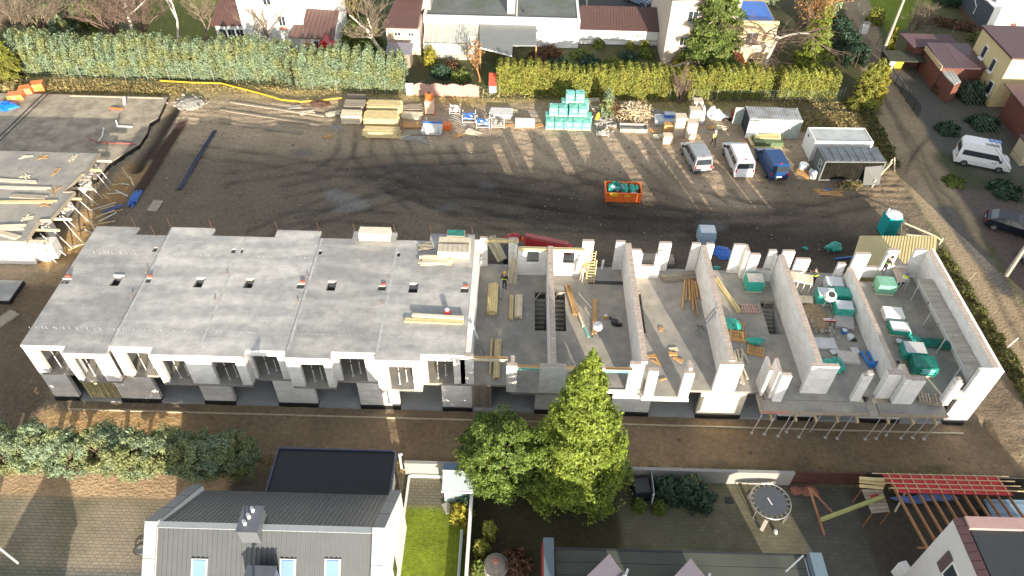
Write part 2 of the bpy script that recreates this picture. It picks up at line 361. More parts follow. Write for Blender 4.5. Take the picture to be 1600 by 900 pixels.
def bare_tree(name, label, x, y, H, spread, bark, twig, depth=5, seed=1, lean=(0,0), dry=None, cat='tree', stems=1, droop=0, r0=None, fork=4, group=None):
    t = thing(name, label, cat, (x, y, 0), group=group); rr = random.Random(seed); big = MB(); fine = MB(); tips = []
    def grow(p, d, L, r, k):
        q = p; n = 3; pts = [p]; rad = [r]
        for i in range(n):
            d = (d+Vector((rr.uniform(-.22,.22), rr.uniform(-.22,.22), rr.uniform(-.06,.14)-droop*(depth-k < 2)))).normalized(); q = q+d*L/n; pts.append(q); rad.append(r*(1-.35*(i+1)/n))
        (big if k >= depth-1 else fine).tube(pts, rad, 6 if k >= depth-1 else 3, cap=False)
        if k == 0: tips.append(q); return
        for j in range(fork if k > 1 else 3):
            a = rr.uniform(0, 6.28); s = spread*rr.uniform(.5, 1.1); nd = (d+Vector((math.cos(a)*s, math.sin(a)*s, rr.uniform(-.1,.35)-droop))).normalized()
            b = pts[rr.choice((1, 2, 3)) if k < depth else rr.choice((2, 3))]; grow(b, nd, L*rr.uniform(.55, .8), r*.5, k-1)
    for s_ in range(stems):
        a = rr.uniform(0, 6.28); grow(Vector((x, y, -.1)), Vector((lean[0]+.3*math.cos(a)*(stems > 1), lean[1]+.3*math.sin(a)*(stems > 1), 1)).normalized(), H*.5, r0 or (.02*H+.05), depth)
    part('trunk', big, bark, t, smooth=True); part('crown', fine, twig, t)
    if dry: leafpart('leaves', [tuple(Vector(p)+Vector((rr.gauss(0,.2), rr.gauss(0,.2), rr.gauss(0,.2)))) for p in tips for _ in range(2)], .16, dry, t)
    return t
def hedge(name, label, pts, w, h, leaf, dens=70, size=.24, cat='hedge', peak=.25, plant=.9, z0=0, seed=3):
    """clipped or loose row of shrubs along a polyline: leaf faces over a lumpy body"""
    pts = [Vector((p[0], p[1], 0)) for p in pts]; t = thing(name, label, cat, tuple(pts[0])); P = []; N_ = []; stems = MB(); r_ = np.random.default_rng(seed); s0 = 0
    for a, b in zip(pts[:-1], pts[1:]):
        L = (b-a).length; d = (b-a)/L; nx = np.array([-d.y, d.x]); n = int(L*dens*(2*h+w))
        s = r_.uniform(0, L, n); per = 2*h+w; c = r_.uniform(0, per, n); sg = s+s0
        ph = np.abs(np.sin(sg*math.pi/plant+.9*np.sin(sg*.7))); hh = h*(1-peak+peak*ph**.7)*(1+.07*np.sin(sg*.53)+.05*np.sin(sg*1.9))
        ww = w*(1+.14*np.sin(sg*2.1)+.08*np.sin(sg*5.3)+(.10+.22*peak)*(ph-.5))
        off = np.where(c < h, -ww/2, np.where(c < h+w, (c-h)/w*ww-ww/2, ww/2))
        z = np.where(c < h, c/h*hh, np.where(c < h+w, hh*(1-.25*peak*np.abs(off/(ww/2))), (per-c)/h*hh))
        off *= np.where(z > .6*hh, 1-.45*(z/hh-.6)/.4*(1 if peak > .2 else .3), 1)
        dep = r_.uniform(0, 1, n)**2*.45; off *= (1-dep*.8); z = z*(1-dep*.12)+r_.normal(0, .07, n)
        X = a.x+d.x*s+nx[0]*off; Y = a.y+d.y*s+nx[1]*off; P.append(np.stack([X, Y, z0+np.maximum(z, .03)], 1))
        N_.append(np.stack([nx[0]*off/w*1.6, nx[1]*off/w*1.6, .35+.6*(z/h)], 1)); s0 += L
        k = 0
        while k < L: stems.tube([(a.x+d.x*k, a.y+d.y*k, 0), (a.x+d.x*k, a.y+d.y*k, h*.8)], [.05, .02], 5); k += plant
    part('stems', stems, mBark, t); leafpart('foliage', np.concatenate(P), size, leaf, t, np.concatenate(N_), 1.8, .6)
    return t
def bush(name, label, x, y, r, h, leaf, n=900, size=.16, cat='shrub', group=None, z=0):
    t = thing(name, label, cat, (x, y, z), group=group); v = rng.normal(size=(n, 3)); v /= np.linalg.norm(v, axis=1)[:, None]; v[:, 2] = np.abs(v[:, 2])
    q = rng.uniform(.55, 1.0, (n, 1))*(1+.18*np.sin(5*np.arctan2(v[:, 1:2], v[:, 0:1])+3*v[:, 2:3]))
    P = v*q*np.array([r, r, h])+np.array([x, y, z+.03]); s = MB()
    for k in range(6): a = k*1.05; s.tube([(x, y, z), (x+.55*r*math.cos(a), y+.55*r*math.sin(a), z+.7*h)], [.03, .01], 4)
    part('stems', s, mBark, t); leafpart('foliage', P, size, leaf, t, v, 1.7, .6); return t
# ---------------------------------------------------------------- ground: one relief sheet cut into its surfaces
GX0, GX1, GY0, GY1, GS = -84.0, 84.0, 6.0, 118.0, .2
gx = np.arange(GX0, GX1+1e-6, GS); gy = np.arange(GY0, GY1+1e-6, GS); nX, nY = len(gx), len(gy)
XX, YY = np.meshgrid(gx, gy)
def vnoise(X, Y, s, seed):
    g = np.random.default_rng(seed).random((256, 256)); x = X/s+1000; y = Y/s+1000
    i = np.floor(x).astype(int); j = np.floor(y).astype(int); a = x-i; b = y-j; a = a*a*(3-2*a); b = b*b*(3-2*b); G = lambda p, q: g[p % 256, q % 256]
    return (G(i, j)*(1-a)+G(i+1, j)*a)*(1-b)+(G(i, j+1)*(1-a)+G(i+1, j+1)*a)*b
def fbm(X, Y, s, seed, o=4): return sum(vnoise(X, Y, s/2**k, seed+k)*.5**k for k in range(o))/sum(.5**k for k in range(o))-.5
wx = XX+1.1*fbm(XX, YY, 2.5, 11); wy = YY+1.1*fbm(XX, YY, 2.5, 31)
def inside(poly, X, Y):
    r = np.zeros(X.shape, bool); n = len(poly)
    for i in range(n):
        x0, y0 = poly[i]; x1, y1 = poly[(i+1) % n]
        if y0 == y1: continue
        r ^= ((Y > y0) != (Y > y1)) & (X < (x1-x0)*(Y-y0)/(y1-y0)+x0)
    return r
def segdist(pts, X, Y):
    D = np.full(X.shape, 1e9)
    for (x0, y0), (x1, y1) in zip(pts[:-1], pts[1:]):
        dx, dy = x1-x0, y1-y0; t = np.clip(((X-x0)*dx+(Y-y0)*dy)/(dx*dx+dy*dy+1e-9), 0, 1); D = np.minimum(D, np.hypot(X-x0-t*dx, Y-y0-t*dy))
    return D
tone = np.empty(XX.shape+(3,)); tone[:] = (.10, .105, .045); region = np.zeros(XX.shape, int); Z = .05*fbm(XX, YY, 4, 5)
n1 = fbm(XX, YY, 6, 71)[..., None]; n2 = fbm(XX, YY, 1.6, 81)[..., None]
def paint(mask, col, amt=1.0, reg=None):
    k = mask[..., None]*amt; tone[:] = tone*(1-k)+np.array(col)*k
    if reg is not None: region[mask > .5] = reg
def pp(*pts, z=0): return [tuple(at(a, b, z)[:2]) for a, b in pts]
def soft(d, w, e=.25): return np.clip((w-d)/e, 0, 1)
tone *= 1+.9*n1
# site
site = [(-90, 25.3), (37.3, 25.3), (37.3, 33), (36.6, 50), (36.8, 60), (36.6, 72.4), (12, 71.2), (-11, 71.4), (-24, 72.3), (-55, 73.4), (-90, 74)]
mS = inside(site, XX, YY); paint(mS.astype(float), (.225, .175, .12), 1, 1)
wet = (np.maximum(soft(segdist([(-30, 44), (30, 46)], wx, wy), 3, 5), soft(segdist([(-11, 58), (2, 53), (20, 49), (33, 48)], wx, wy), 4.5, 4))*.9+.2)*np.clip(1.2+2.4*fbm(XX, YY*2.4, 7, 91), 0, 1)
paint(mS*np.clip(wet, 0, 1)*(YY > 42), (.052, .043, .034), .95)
paint(mS*(soft(segdist([(-33, 60), (-20, 55), (-8, 58)], wx, wy), 9, 5))*.55, (.13, .115, .09), .75)
paint(mS*np.clip((wy-58)/5, 0, 1), (.42, .325, .22), .85)
paint(mS*soft(segdist(pp((860, 230), (1100, 230), (1130, 290)), wx, wy), 5.5, 3), (.40, .31, .215), .8); paint(mS*(wx < -36), (.36, .29, .20), .5)
SX_ = XX+.18*fbm(XX, YY, 3, 13); SY_ = YY+.18*fbm(XX, YY, 3, 33); MOD_ = np.clip(.75+1.6*fbm(XX, YY, 2.2, 61), .25, 1)
def track(px, gap=1.75, w=.3, dark=.62, pairs=True):
    P = pp(*px); out = []
    for sgn in ((-.5, .5) if pairs else (0,)):
        q = []
        for i_, (x, y) in enumerate(P):
            x0, y0 = P[max(0, i_-1)]; x1, y1 = P[min(len(P)-1, i_+1)]; L = math.hypot(x1-x0, y1-y0)+1e-6; q.append((x-(y1-y0)/L*gap*sgn, y+(x1-x0)/L*gap*sgn))
        out.append(q)
    for q in out:
        global Z
        d = segdist(q, SX_, SY_); mod = MOD_; k = soft(d, w, .22)*mod
        paint(mS*k, (.030, .026, .021), dark); Z -= .06*k*mS; Z += .035*soft(np.abs(d-w-.16), .1, .12)*mS
for px in ([(395, 372), (460, 340), (560, 300), (640, 268), (760, 262), (900, 280)], [(470, 350), (560, 322), (640, 300), (800, 330), (1000, 355), (1200, 350)], [(440, 300), (520, 285), (600, 285), (720, 330), (830, 362)], [(570, 200), (565, 240), (590, 270), (660, 330), (760, 355)], [(545, 205), (540, 240), (500, 275)],
           [(300, 235), (420, 250), (520, 270)], [(600, 290), (680, 300), (760, 300), (930, 330), (1200, 345), (1370, 310)], [(700, 345), (900, 352), (1100, 350), (1300, 340)], [(880, 260), (1000, 300), (1100, 330)], [(430, 345), (520, 335), (620, 345)], [(1130, 300), (1160, 325), (1300, 330)], [(690, 230), (720, 270), (800, 300), (930, 275)],
           [(350, 280), (480, 262), (620, 250), (760, 245)], [(620, 215), (640, 260), (720, 300), (900, 320)], [(1000, 240), (1060, 300), (1200, 330)], [(820, 225), (900, 290), (1010, 330), (1150, 345)]): track(px)
for px in ([(560, 270), (640, 300), (740, 330), (830, 345)], [(700, 335), (1000, 345), (1350, 320)]): 
    k = soft(segdist(pp(*px), wx, wy), 1.3, 1.4)*np.clip(.6+1.6*fbm(XX, YY, 3, 19), 0, 1); paint(mS*k, (.05, .043, .035), .8)
paint(mS*soft(segdist(pp((520, 300), (560, 320), (530, 325)), wx, wy), 1.0, .5), (.27, .27, .26), .5)
for c, r in (((470, 240), 1.5), ((700, 325), 1.4), ((1110, 350), 1.6), ((760, 290), 1.2)): paint(mS*soft(np.hypot(wx-at(*c)[0], (wy-at(*c)[1])*2), r, .8), (.15, .145, .14), .6)
# sand dug out round the blocks
paint(mS*soft(segdist([(-37.5, 44), (-36.3, 52), (-36, 57)], wx, wy), 1.6, .6), (.42, .27, .12), .85)
paint(mS*soft(segdist([(-31, 28.2), (-22.5, 28.6)], wx, wy), 1.5, .4), (.46, .30, .14), .9)
paint(mS*soft(segdist([(-50, 32), (-42, 36), (-36, 41)], wx, wy), 2.6, 1.2), (.27, .18, .09), .7)
paint(mS*(YY < 30.3)*(XX > -22)*np.clip(.75+1.2*fbm(XX, YY, 5, 7), 0, 1), (.235, .165, .098), .9)
paint(mS*(YY < 27.2)*(wx > 9)*np.clip(.1+4*fbm(XX, YY*1.5, 3.5, 27), 0, 1), (.085, .07, .045), .8)
paint(mS*soft(np.abs(wy-(25.9)), .7, .4)*(XX > -24), (.10, .085, .045), .55)
paint(mS*soft(segdist([(31.7, 29), (35, 33), (34, 46)], wx, wy), 1.4, .8), (.13, .10, .07), .6)
paint(mS*(wy > 70.2+.8*np.sin(XX*.25)), (.34, .28, .12), .85)
paint(mS*(wy > 69.2)*(wx < -20), (.38, .30, .14), .8)
paint(mS*soft(segdist([(28, 68), (35, 66), (36.3, 60)], wx, wy), 1.8, .8), (.25, .22, .07), .8)
paint(mS*soft(segdist([(-31, 68.5), (-14, 65)], wx, wy), 3.5, 2), (.30, .24, .16), .7)
paint(mS*soft(segdist([(-60, 70.2), (-36, 70.3)], wx, wy), 1.2, .6), (.30, .26, .12), .8)
paint(mS*(wx < -32)*(wy < 41), (.13, .093, .06), .85)  # left edge: off-frame shade put into the ground colour as a darker brown
tr_ = soft(segdist([(-36.0, 57.2), (-35.7, 62), (-35.9, 68.3)], XX, YY), .8, .5)*mS; paint(tr_, (.035, .03, .024), .9); Z -= .5*tr_
# rough relief of the churned soil
ch = mS*(YY > 25.5); Z += ch*(.13*fbm(XX, YY*1.8, 1.2, 3)+.10*fbm(XX, YY, .55, 8))
ridge = mS*np.clip((YY-53)/5, 0, 1)*(YY < 69.5)*np.clip(.5+2.2*fbm(XX, YY, 4, 47), 0, 1); Z += ridge*.055*np.sin(2*math.pi*(YY+.25*np.sin(XX*.6)+.5*fbm(XX, YY, 1.5, 57))/.85)
pit = np.clip((30.9-YY)/.4, 0, 1)*np.clip((YY-26.2)/1.2, 0, 1)*(XX < 33); Z -= .33*pit
Z -= 1.0*soft(segdist([(-37, 45), (-35.9, 57)], XX, YY), 1.3, 1.0)*mS*.35
Z[(np.abs(XX) < 31.2) & (YY > 30.65) & (YY < 41.1)] = -.7; Z[(XX < -38.6) & (YY > 43.8) & (YY < 68.5)] = np.minimum(Z, -.1)[(XX < -38.6) & (YY > 43.8) & (YY < 68.5)]
# dirt road
road = pp((1305, -30), (1345, 90), (1340, 165), (1400, 262), (1440, 330), (1470, 370), (1530, 470), (1600, 590), (1700, 760), (1900, 900), (1900, 560), (1600, 480), (1545, 395), (1500, 300), (1440, 190), (1392, 120), (1352, -30))
mR = inside(road, XX+.4*fbm(XX, YY, 2, 41), YY); paint(mR.astype(float), (.33, .255, .165), 1, 2); tone[mR] *= (1+.35*n1[mR])
for pl, w, c in (([(1330, 30), (1372, 120), (1420, 230), (1500, 370), (1600, 540)], .35, (.13, .10, .07)), ([(1352, 60), (1390, 160), (1450, 260), (1540, 400), (1600, 500)], .35, (.14, .11, .08)), ([(1300, 300), (1400, 300), (1470, 250)], .2, (.11, .09, .07)),
                 ([(1480, 330), (1530, 400), (1570, 450)], .9, (.10, .10, .10))):
    k = soft(segdist(pp(*pl), wx, wy), w, .25); paint(mR*k, c, .8); Z -= .05*k*mR
for q in range(9):
    pl = pp((1345-4*q, 318-5*q), (1385+q, 300-6*q), (1412+2*q, 275-5*q), (1425+4*q, 240-4*q)); k = soft(segdist(pl, XX, YY), .16, .12); paint((XX > 32.5)*k, (.13, .10, .07), .6); Z -= .05*k
paint(soft(segdist(pp((1340, 320), (1400, 290), (1420, 262)), wx, wy), 1.8, 1)*(XX > 33), (.27, .20, .125), .7)
paint(mR*soft(np.hypot(wx-at(1560, 440)[0], (wy-at(1560, 440)[1])*.6), 1.1, .4), (.06, .065, .07), .8)
# right-hand yard and gardens
paint(inside(pp((1395, 115), (1440, 190), (1500, 300), (1600, 470), (1750, 600), (1900, 200), (1560, 60)), XX, YY).astype(float), (.10, .098, .085), 1, 3)
paint(inside(pp((1490, 290), (1600, 470), (1750, 600), (1750, 270)), wx, wy).astype(float), (.125, .098, .088), 1, 3)
paint(soft(segdist(pp((1480, 250), (1520, 285), (1600, 290)), wx, wy), 1.8, 1), (.06, .07, .03), .8)
paint(inside(pp((1340, -20), (1395, 62), (1440, 20), (1490, -20)), wx, wy).astype(float), (.16, .21, .02), 1, 4)
paint(inside(pp((1440, 60), (1440, 24), (1530, 45), (1700, 80), (1700, 110), (1560, 85)), wx, wy).astype(float), (.10, .09, .045), .9)
# northern gardens
paint(inside(pp((215, 58), (215, -30), (395, -30), (370, 60)), wx, wy).astype(float), (.17, .19, .03), .8)
paint(inside([(-22, 76), (-22, 84), (-15.5, 84), (-15.5, 76)], wx, wy).astype(float), (.07, .12, .025), .9)
paint(inside([(-4, 74), (16, 74), (16, 80.5), (-4, 80.5)], wx, wy).astype(float), (.07, .10, .03), .9)
paint(inside([(-12, 73), (-4, 73), (-4, 79), (-12, 79)], wx, wy).astype(float), (.08, .08, .035), .9)
paint(inside([(-70, 73.6), (-20, 73.6), (-20, 76.5), (-70, 76.5)], wx, wy).astype(float), (.05, .05, .03), .8)
paint(inside([(7, 84), (17, 84), (17, 110), (7, 110)], XX, YY).astype(float), (.07, .072, .075), 1, 3)
paint(inside([(28, 70), (39, 70), (41, 100), (28, 100)], wx, wy).astype(float), (.07, .07, .03), .8)
# southern gardens
south = YY < 25.2
paint((south & (XX < -17.5)).astype(float), (.50, .35, .21), .95)
lit = fbm(XX, YY, 1.2, 55)[..., None]; tone[south & (XX < -17.5)] *= (1+.5*lit[south & (XX < -17.5)])
paint((south & (XX < -17.6) & (wy*.3+YY*.7 < 22.9)).astype(float), (.34, .285, .205), 1, 5)
paint((south & (XX < -17.6) & (YY < 18.6)).astype(float), (.19, .18, .155), 1, 5)
paint((south & (XX >= -17.5) & (XX < -6.5)).astype(float), (.11, .09, .065), 1)
paint((south & (XX > -6.35) & (XX < -2.25)).astype(float), (.155, .20, .02), 1, 4)
tone[south & (XX > -6.35) & (XX < -2.25)] *= (1+.5*n2[south & (XX > -6.35) & (XX < -2.25)])
paint((south & (XX > -6.2) & (XX < -3.7) & (YY > 22.9)).astype(float), (.17, .155, .11), 1, 5)
paint((south & (XX > -2.2) & (XX < 7.2)).astype(float), (.055, .05, .025), 1)
paint((south & (XX > 7.0) & (XX < 18.0)).astype(float), (.13, .12, .075), 1, 6); k6 = south & (XX > 7.0) & (XX < 18.0); tone[k6] *= 1+.6*n1[k6]
paint((south & (XX > 18.0) & (XX < 40)).astype(float), (.095, .092, .078), 1, 6)
paint((south & (XX > 21.8) & (XX < 33)).astype(float), (.07, .06, .045), 1, 0)
lw = region == 4; tone[lw] *= 1+.9*n1[lw]+.5*n2[lw]; moss = (region == 5)*np.clip(2.2*fbm(XX, YY, 2.6, 77), 0, .6); paint(moss, (.12, .125, .06), 1.0); k6 = (region >= 5); tone[k6] *= 1+.35*n2[k6]+.3*n1[k6]
Z[south & (region >= 5)] *= .15; Z[region == 3] *= .3
for _ in range(2):
    tone[1:-1, 1:-1] = (tone[1:-1, 1:-1]*2+tone[:-2, 1:-1]+tone[2:, 1:-1]+tone[1:-1, :-2]+tone[1:-1, 2:])/6
tone *= 1+.35*n2*(region[..., None] < 3); tone = np.clip(tone, .01, .8)
V = np.stack([XX, YY, Z], -1).reshape(-1, 3).astype(np.float32); idx = np.arange(nX*nY).reshape(nY, nX)
Q = np.stack([idx[:-1, :-1], idx[:-1, 1:], idx[1:, 1:], idx[1:, :-1]], -1).reshape(-1, 4); qr = region[:-1, :-1].ravel()
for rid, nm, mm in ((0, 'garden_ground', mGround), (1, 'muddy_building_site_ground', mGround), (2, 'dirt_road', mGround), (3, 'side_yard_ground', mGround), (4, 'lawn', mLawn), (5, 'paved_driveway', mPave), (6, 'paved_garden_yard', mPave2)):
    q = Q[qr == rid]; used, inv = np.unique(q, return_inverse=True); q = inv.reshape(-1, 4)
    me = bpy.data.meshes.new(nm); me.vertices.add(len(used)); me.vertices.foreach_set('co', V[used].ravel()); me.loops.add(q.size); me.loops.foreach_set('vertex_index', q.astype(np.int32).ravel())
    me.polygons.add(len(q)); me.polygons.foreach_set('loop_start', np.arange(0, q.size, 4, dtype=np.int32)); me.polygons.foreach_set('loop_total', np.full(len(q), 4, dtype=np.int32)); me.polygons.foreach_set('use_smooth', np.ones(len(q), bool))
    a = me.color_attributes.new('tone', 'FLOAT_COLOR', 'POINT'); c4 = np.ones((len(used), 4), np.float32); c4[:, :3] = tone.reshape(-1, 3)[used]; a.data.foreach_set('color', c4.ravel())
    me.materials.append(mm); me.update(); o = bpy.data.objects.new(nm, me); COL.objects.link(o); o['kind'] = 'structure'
far = MB(); E_ = 2500
for (a, b, c, d) in ((-E_, E_, GY1, E_), (-E_, E_, -E_, GY0), (-E_, GX0, GY0, GY1), (GX1, E_, GY0, GY1)): far.add([(a, c, -.02), (b, c, -.02), (b, d, -.02), (a, d, -.02)], [(0, 1, 2, 3)])
struct('ground', far, mFar)

# ---------------------------------------------------------------- the terraced block under construction
XW = [-31.4, -25.7, -20.0, -14.35, -8.65, -3.0, 2.67, 8.43, 14.12, 19.65, 25.2, 31.2]
YR, YP, YB, YBP = 30.5, 29.93, 41.4, 42.25     # recessed / projecting front, recessed / projecting rear
ZF, ZT = 2.6, 5.4                               # first-floor slab top, roof slab top
blk = thing('terraced_building', 'long row of white block houses under construction, half roofed in grey concrete', 'building', (0, 36, 0))
prot_front = [(1, 2), (1, 2), (0, 1), (0, 1), (0, 1), (1, 2), (0, 1), (0, 1), (1, 2), (0, 1), (0, 1)]   # which half of each unit projects
mids = [-28.5, -22.9, -17.0, -11.5, -5.8, 0.0, 5.1, 11.2, 16.75, 22.8, 28.6]
def front_y(i, x): left = x < mids[i]; return YP if (left and prot_front[i][0] == 0) or (not left and prot_front[i][0] == 1) else YR
rear_prot = [(-31.55, -28.2), (-25.85, -22.5), (-17.8, -14.5), (-12.05, -8.8), (-6.3, -3.0), (-3, .2), (5.0, 8.6), (10.8, 17.35), (21.1, 26.5), (27.9, 31.3)]
def rear_y(x): return YBP if any(a < x < b for a, b in rear_prot) else YB
holes = []
for px, py in ((102, 440), (230, 440), (470, 449), (597, 453), (726, 456), (242, 390), (365, 394), (377, 394), (500, 397), (622, 400)):
    p = at(px, py, ZT); w = .28 if py > 400 else .16; holes.append((p.x-w, p.x+w, p.y-.22, p.y+.26))
big_holes = []
for px, py in ((181, 440), (311, 444), (389, 445), (518, 450), (646, 453)):
    p = at(px, py, ZT); big_holes.append((p.x-.32, p.x+.32, p.y-.42, p.y+.55))
for i in range(5):
    x0, x1 = XW[i], XW[i+1]; us = [x0, x1, mids[i]]; vs = [YR, YP, YB, YBP, 36]; HH = holes+big_holes
    for h in HH:
        if x0 < (h[0]+h[1])/2 < x1: us += [h[0], h[1]]; vs += [h[2], h[3]]
    for a, b in rear_prot:
        for e in (a, b):
            if x0 < e < x1: us.append(e)
    dz = (0, .10, .104, .16, .154)[i]
    f = lambda u, v: front_y(i, u) < v < rear_y(u) and not any(h[0] < u < h[1] and h[2] < v < h[3] for h in HH)
    part('roof_slab', cells([u for u in us if x0 <= u <= x1], vs, f, ZT-.22, ZT+dz), mSlab, blk)
    mb = MB()     # pale edge strip left by the formwork round the slab
    a0, a1 = (x0, mids[i]); b0, b1 = (mids[i], x1)
    for (u, v) in ((a0, a1), (b0, b1)):
        yy = front_y(i, (u+v)/2); mb.box(u+.01, v-.01, yy-.035, yy-.002, ZT-.24, ZT+dz-.03)
    part('slab_edge', mb, mRend, blk)
for i, dz in ((1, .1), (2, .106), (3, .16), (4, .162)):
    part('joint_strip', MB().box(XW[i]+(.0 if i % 2 else -.02), XW[i]+.16, YR+.05, YB-.05, ZT+dz+.001, ZT+dz+.006), mat('pale_joint', (.40, .40, .38), .85, .3, 2), blk)
for h in big_holes+holes[:5]:
    s = .26 if h in big_holes else .1
    part('roof_upstand', MB().box(h[0]-.04, h[1]+.04, h[3]+.003, h[3]+.07, ZT-.5, ZT+s*.3), mRend, blk); part('shaft_floor', MB().box(h[0], h[1], h[2], h[3], ZT-1.7, ZT-1.6), mBlack, blk)
for h in holes[:5]:
    part('vent_collar', MB().box(h[0]+.2, h[1]-.06, h[3]+.09, h[3]+.24, ZT, ZT+.24), mat('red_brick', (.35, .09, .06), .8), blk)
for i in range(5):  # brick flue stubs seen beside the roof
    x = XW[i]+.05
    if i: bits('flue_mark', MB().obox((x-.3, 34.9, ZT+.02+.16), (.1, .35, .03), .35).obox((x-.2, 37.4, ZT+.02+.16), (.1, .35, .03), .35), mat('clay_smear', (.38, .28, .23), .9), blk)
sb = MB()
for i in range(5):
    for yy in (31.9, 39.2):
        for k in range(26):
            if random.random() < .4: x = XW[i]+k*.22+random.uniform(-.05, .05); sb.beam((x, yy, ZT), (x+random.uniform(-.03, .03), yy, ZT+.16+random.uniform(.05, .10)), .011)
part('starter_bars', sb, mSteelW, blk, kind='stuff')
for x in (-31.4, -28.35, -25.7, -22.6, -17.7, -14.6, -11.9, -8.9, -6.2, -3.1, -31.3+4.7):
    part('rebar', MB().tube([(x, rear_y(x)-.1, ZT-.3), (x-.06, rear_y(x)-.1, ZT+.5), (x-.12, rear_y(x)-.05, ZT+1.0)], .022, 5), mRust, blk)
# first-floor slabs
st = [(1.6, 2.42, 35.45, 39.35), (2.92, 3.85, 35.45, 39.3), (8.66, 9.55, 35.5, 39.5), (18.35, 19.42, 35.7, 38.95), (25.9, 26.45, 35.4, 38.5), (7.35, 7.9, 36.0, 36.45), (13.3, 13.8, 36.0, 36.4), (24.0, 24.5, 35.2, 35.6)]
for i in range(11):
    x0, x1 = XW[i], XW[i+1]; us = [x0, x1, mids[i]]; vs = [YR, YP, YB, YBP]
    hs = [h for h in st if x0 < (h[0]+h[1])/2 < x1]
    for h in hs: us += [h[0], h[1]]; vs += [h[2], h[3]]
    for a, b in rear_prot:
        for e in (a, b):
            if x0 < e < x1: us.append(e)
    f = lambda u, v: front_y(i, u) < v < rear_y(u) and not any(h[0] < u < h[1] and h[2] < v < h[3] for h in hs)
    part('floor_slab', cells(us, vs, f, ZF-.22, ZF), mFloor, blk)
# ground floor: plinth, floor and back wall
for i in range(11):
    x0, x1 = XW[i], XW[i+1]
    bits('plinth', MB().box(x0, x1, YB-.3, YB-.01, -.75, -.012), mBlack, blk)
    part('ground_floor', MB().box(x0+.001, x1-.001, YR-.12, YB-.32, -.45, -.12), mFloorG, blk)
panels = [(-31.4, -29.69), (-26.77, -24.06), (-21.04, -18.92), (-15.93, -13.23), (-10.29, -7.56), (-4.64, -2.61), (1.67, 3.7), (6.88, 9.5), (12.75, 15.8), (18.4, 20.85), (23.94, 26.77), (29.78, 31.2)]
for j, (a, b) in enumerate(panels):
    part('plinth', MB().box(a-.02, b+.02, YR-.13, YR+.29, -.75, -.012), mBlack, blk)
    part('ground_floor_wall', MB().box(a, b, YR+.0, YR+.28, -.01, ZF-.222), mWhite if j != 8 else mat('cream_block', (.80, .74, .56), .85, .06, 2, brick=(.6, .245, .006, .85)), blk)
for i in range(11):   # rear and cross walls of the ground floor
    x0, x1 = XW[i], XW[i+1]
    part('rear_wall', wall(x0+.14, x1-.14, -.01, ZF-.222, YB-.28, YB, [(x0+.9, x0+2.3, -.5, 2.1), (x0+3.3, x0+4.5, .9, 2.1)]), mWhite, blk)
    bits('partition', MB().box(x0+.14, x1-.14, 34.6, 34.75, -.05, ZF-.222), mat('grey_inner_wall', (.33, .34, .33), .9, .15, 1.2), blk)
for i, x in enumerate(XW):
    part('ground_cross_wall', MB().box(x-.14, x+.14, YR+.29, YB-.29, -.01, ZF-.222), mWhite, blk)
# boards closing openings of the ground floor
def boards(x0, x1, y, z0, z1, m, n):
    for k in range(n): w = (x1-x0)/n; piece('board', blk, (w-.03, .035, z1-z0-.02*(k % 3)), (x0+w*(k+.5), y+.015*(k % 2), (z0+z1)/2), 0, m)
boards(-29.0, -26.85, YR+.05, -.11, ZF-.3, mat('yellowed_board', (.40, .36, .20), .8, .3, 4, rand=.3), 10)
part('base_strip', MB().box(-30.2, 31.0, 29.62, 29.7, -.42, -.24), mat('cream_strip', (.52, .46, .33), .8, .2, 2), blk); boards(-2.6, -1.3, YR+.12, -.16, ZF-.25, mWoodG, 8)
boards(4.6, 5.9, YR+.12, -.16, ZF-.25, mWoodG, 7)
# upper storey, roofed half
def opening_x(i):
    m_, x0, x1 = mids[i], XW[i], XW[i+1]; return [(x0+.85, x0+2.45) if not i == 0 else (-30.62, -29.1), (m_+.4, m_+1.9)]
ups = {0: [(-30.62, -29.1), (-28.15, -26.62)], 1: [(-24.98, -23.38), (-22.45, -20.88)], 2: [(-19.2, -17.63), (-16.77, -15.1)], 3: [(-13.5, -11.98), (-11.13, -9.48)], 4: [(-7.88, -6.33), (-5.44, -3.75)]}
for i in range(5):
    for (u, v), (h0, h1) in zip(((XW[i], mids[i]), (mids[i], XW[i+1])), ups[i]):
        yy = front_y(i, (u+v)/2)
        part('front_wall', wall(u, v, ZF, ZT-.222, yy, yy+.28, [(h0, h1, ZF-1, 4.92)]), mWhite, blk)
    y0, y1 = sorted((YP, YR)); m_ = mids[i]
    part('return_wall', MB().box(m_-.01, m_+.25, y0+.282, y1+.3, ZF, ZT-.222) if front_y(i, m_+.1) == YP else MB().box(m_-.25, m_+.01, y0+.282, y1+.3, ZF, ZT-.222), mWhite, blk)
    yy = YB; part('rear_wall', wall(XW[i]+.14, XW[i+1]-.14, ZF, ZT-.222, yy-.28, yy, [(XW[i]+.9, XW[i]+2.1, 3.4, 4.9), (XW[i]+3.4, XW[i]+4.9, 2.6, 4.9)]), mWhite, blk)
    bits('partition', MB().box(XW[i]+.14, XW[i+1]-.14, 33.5, 33.64, ZF, ZT-.222).box(XW[i]+2.7, XW[i]+2.84, 30.9, 33.49, ZF, ZT-.222), MATS['grey_inner_wall'], blk)
for i in range(6):
    x = XW[i]; part('cross_wall', MB().box(x-.14, x+.14 if i else x+.14, YR+.29, YB-.29, ZF, ZT-.222), mWhite, blk)
part('slab_edge', MB().box(-3.14, -3.0, YR, YB, ZT-.25, ZT+.05), mWoodP, blk)
part('cross_wall', MB().box(-2.985, -2.62, YR+.3, YB+.5, ZF, ZT-.02), [mWhite], blk)
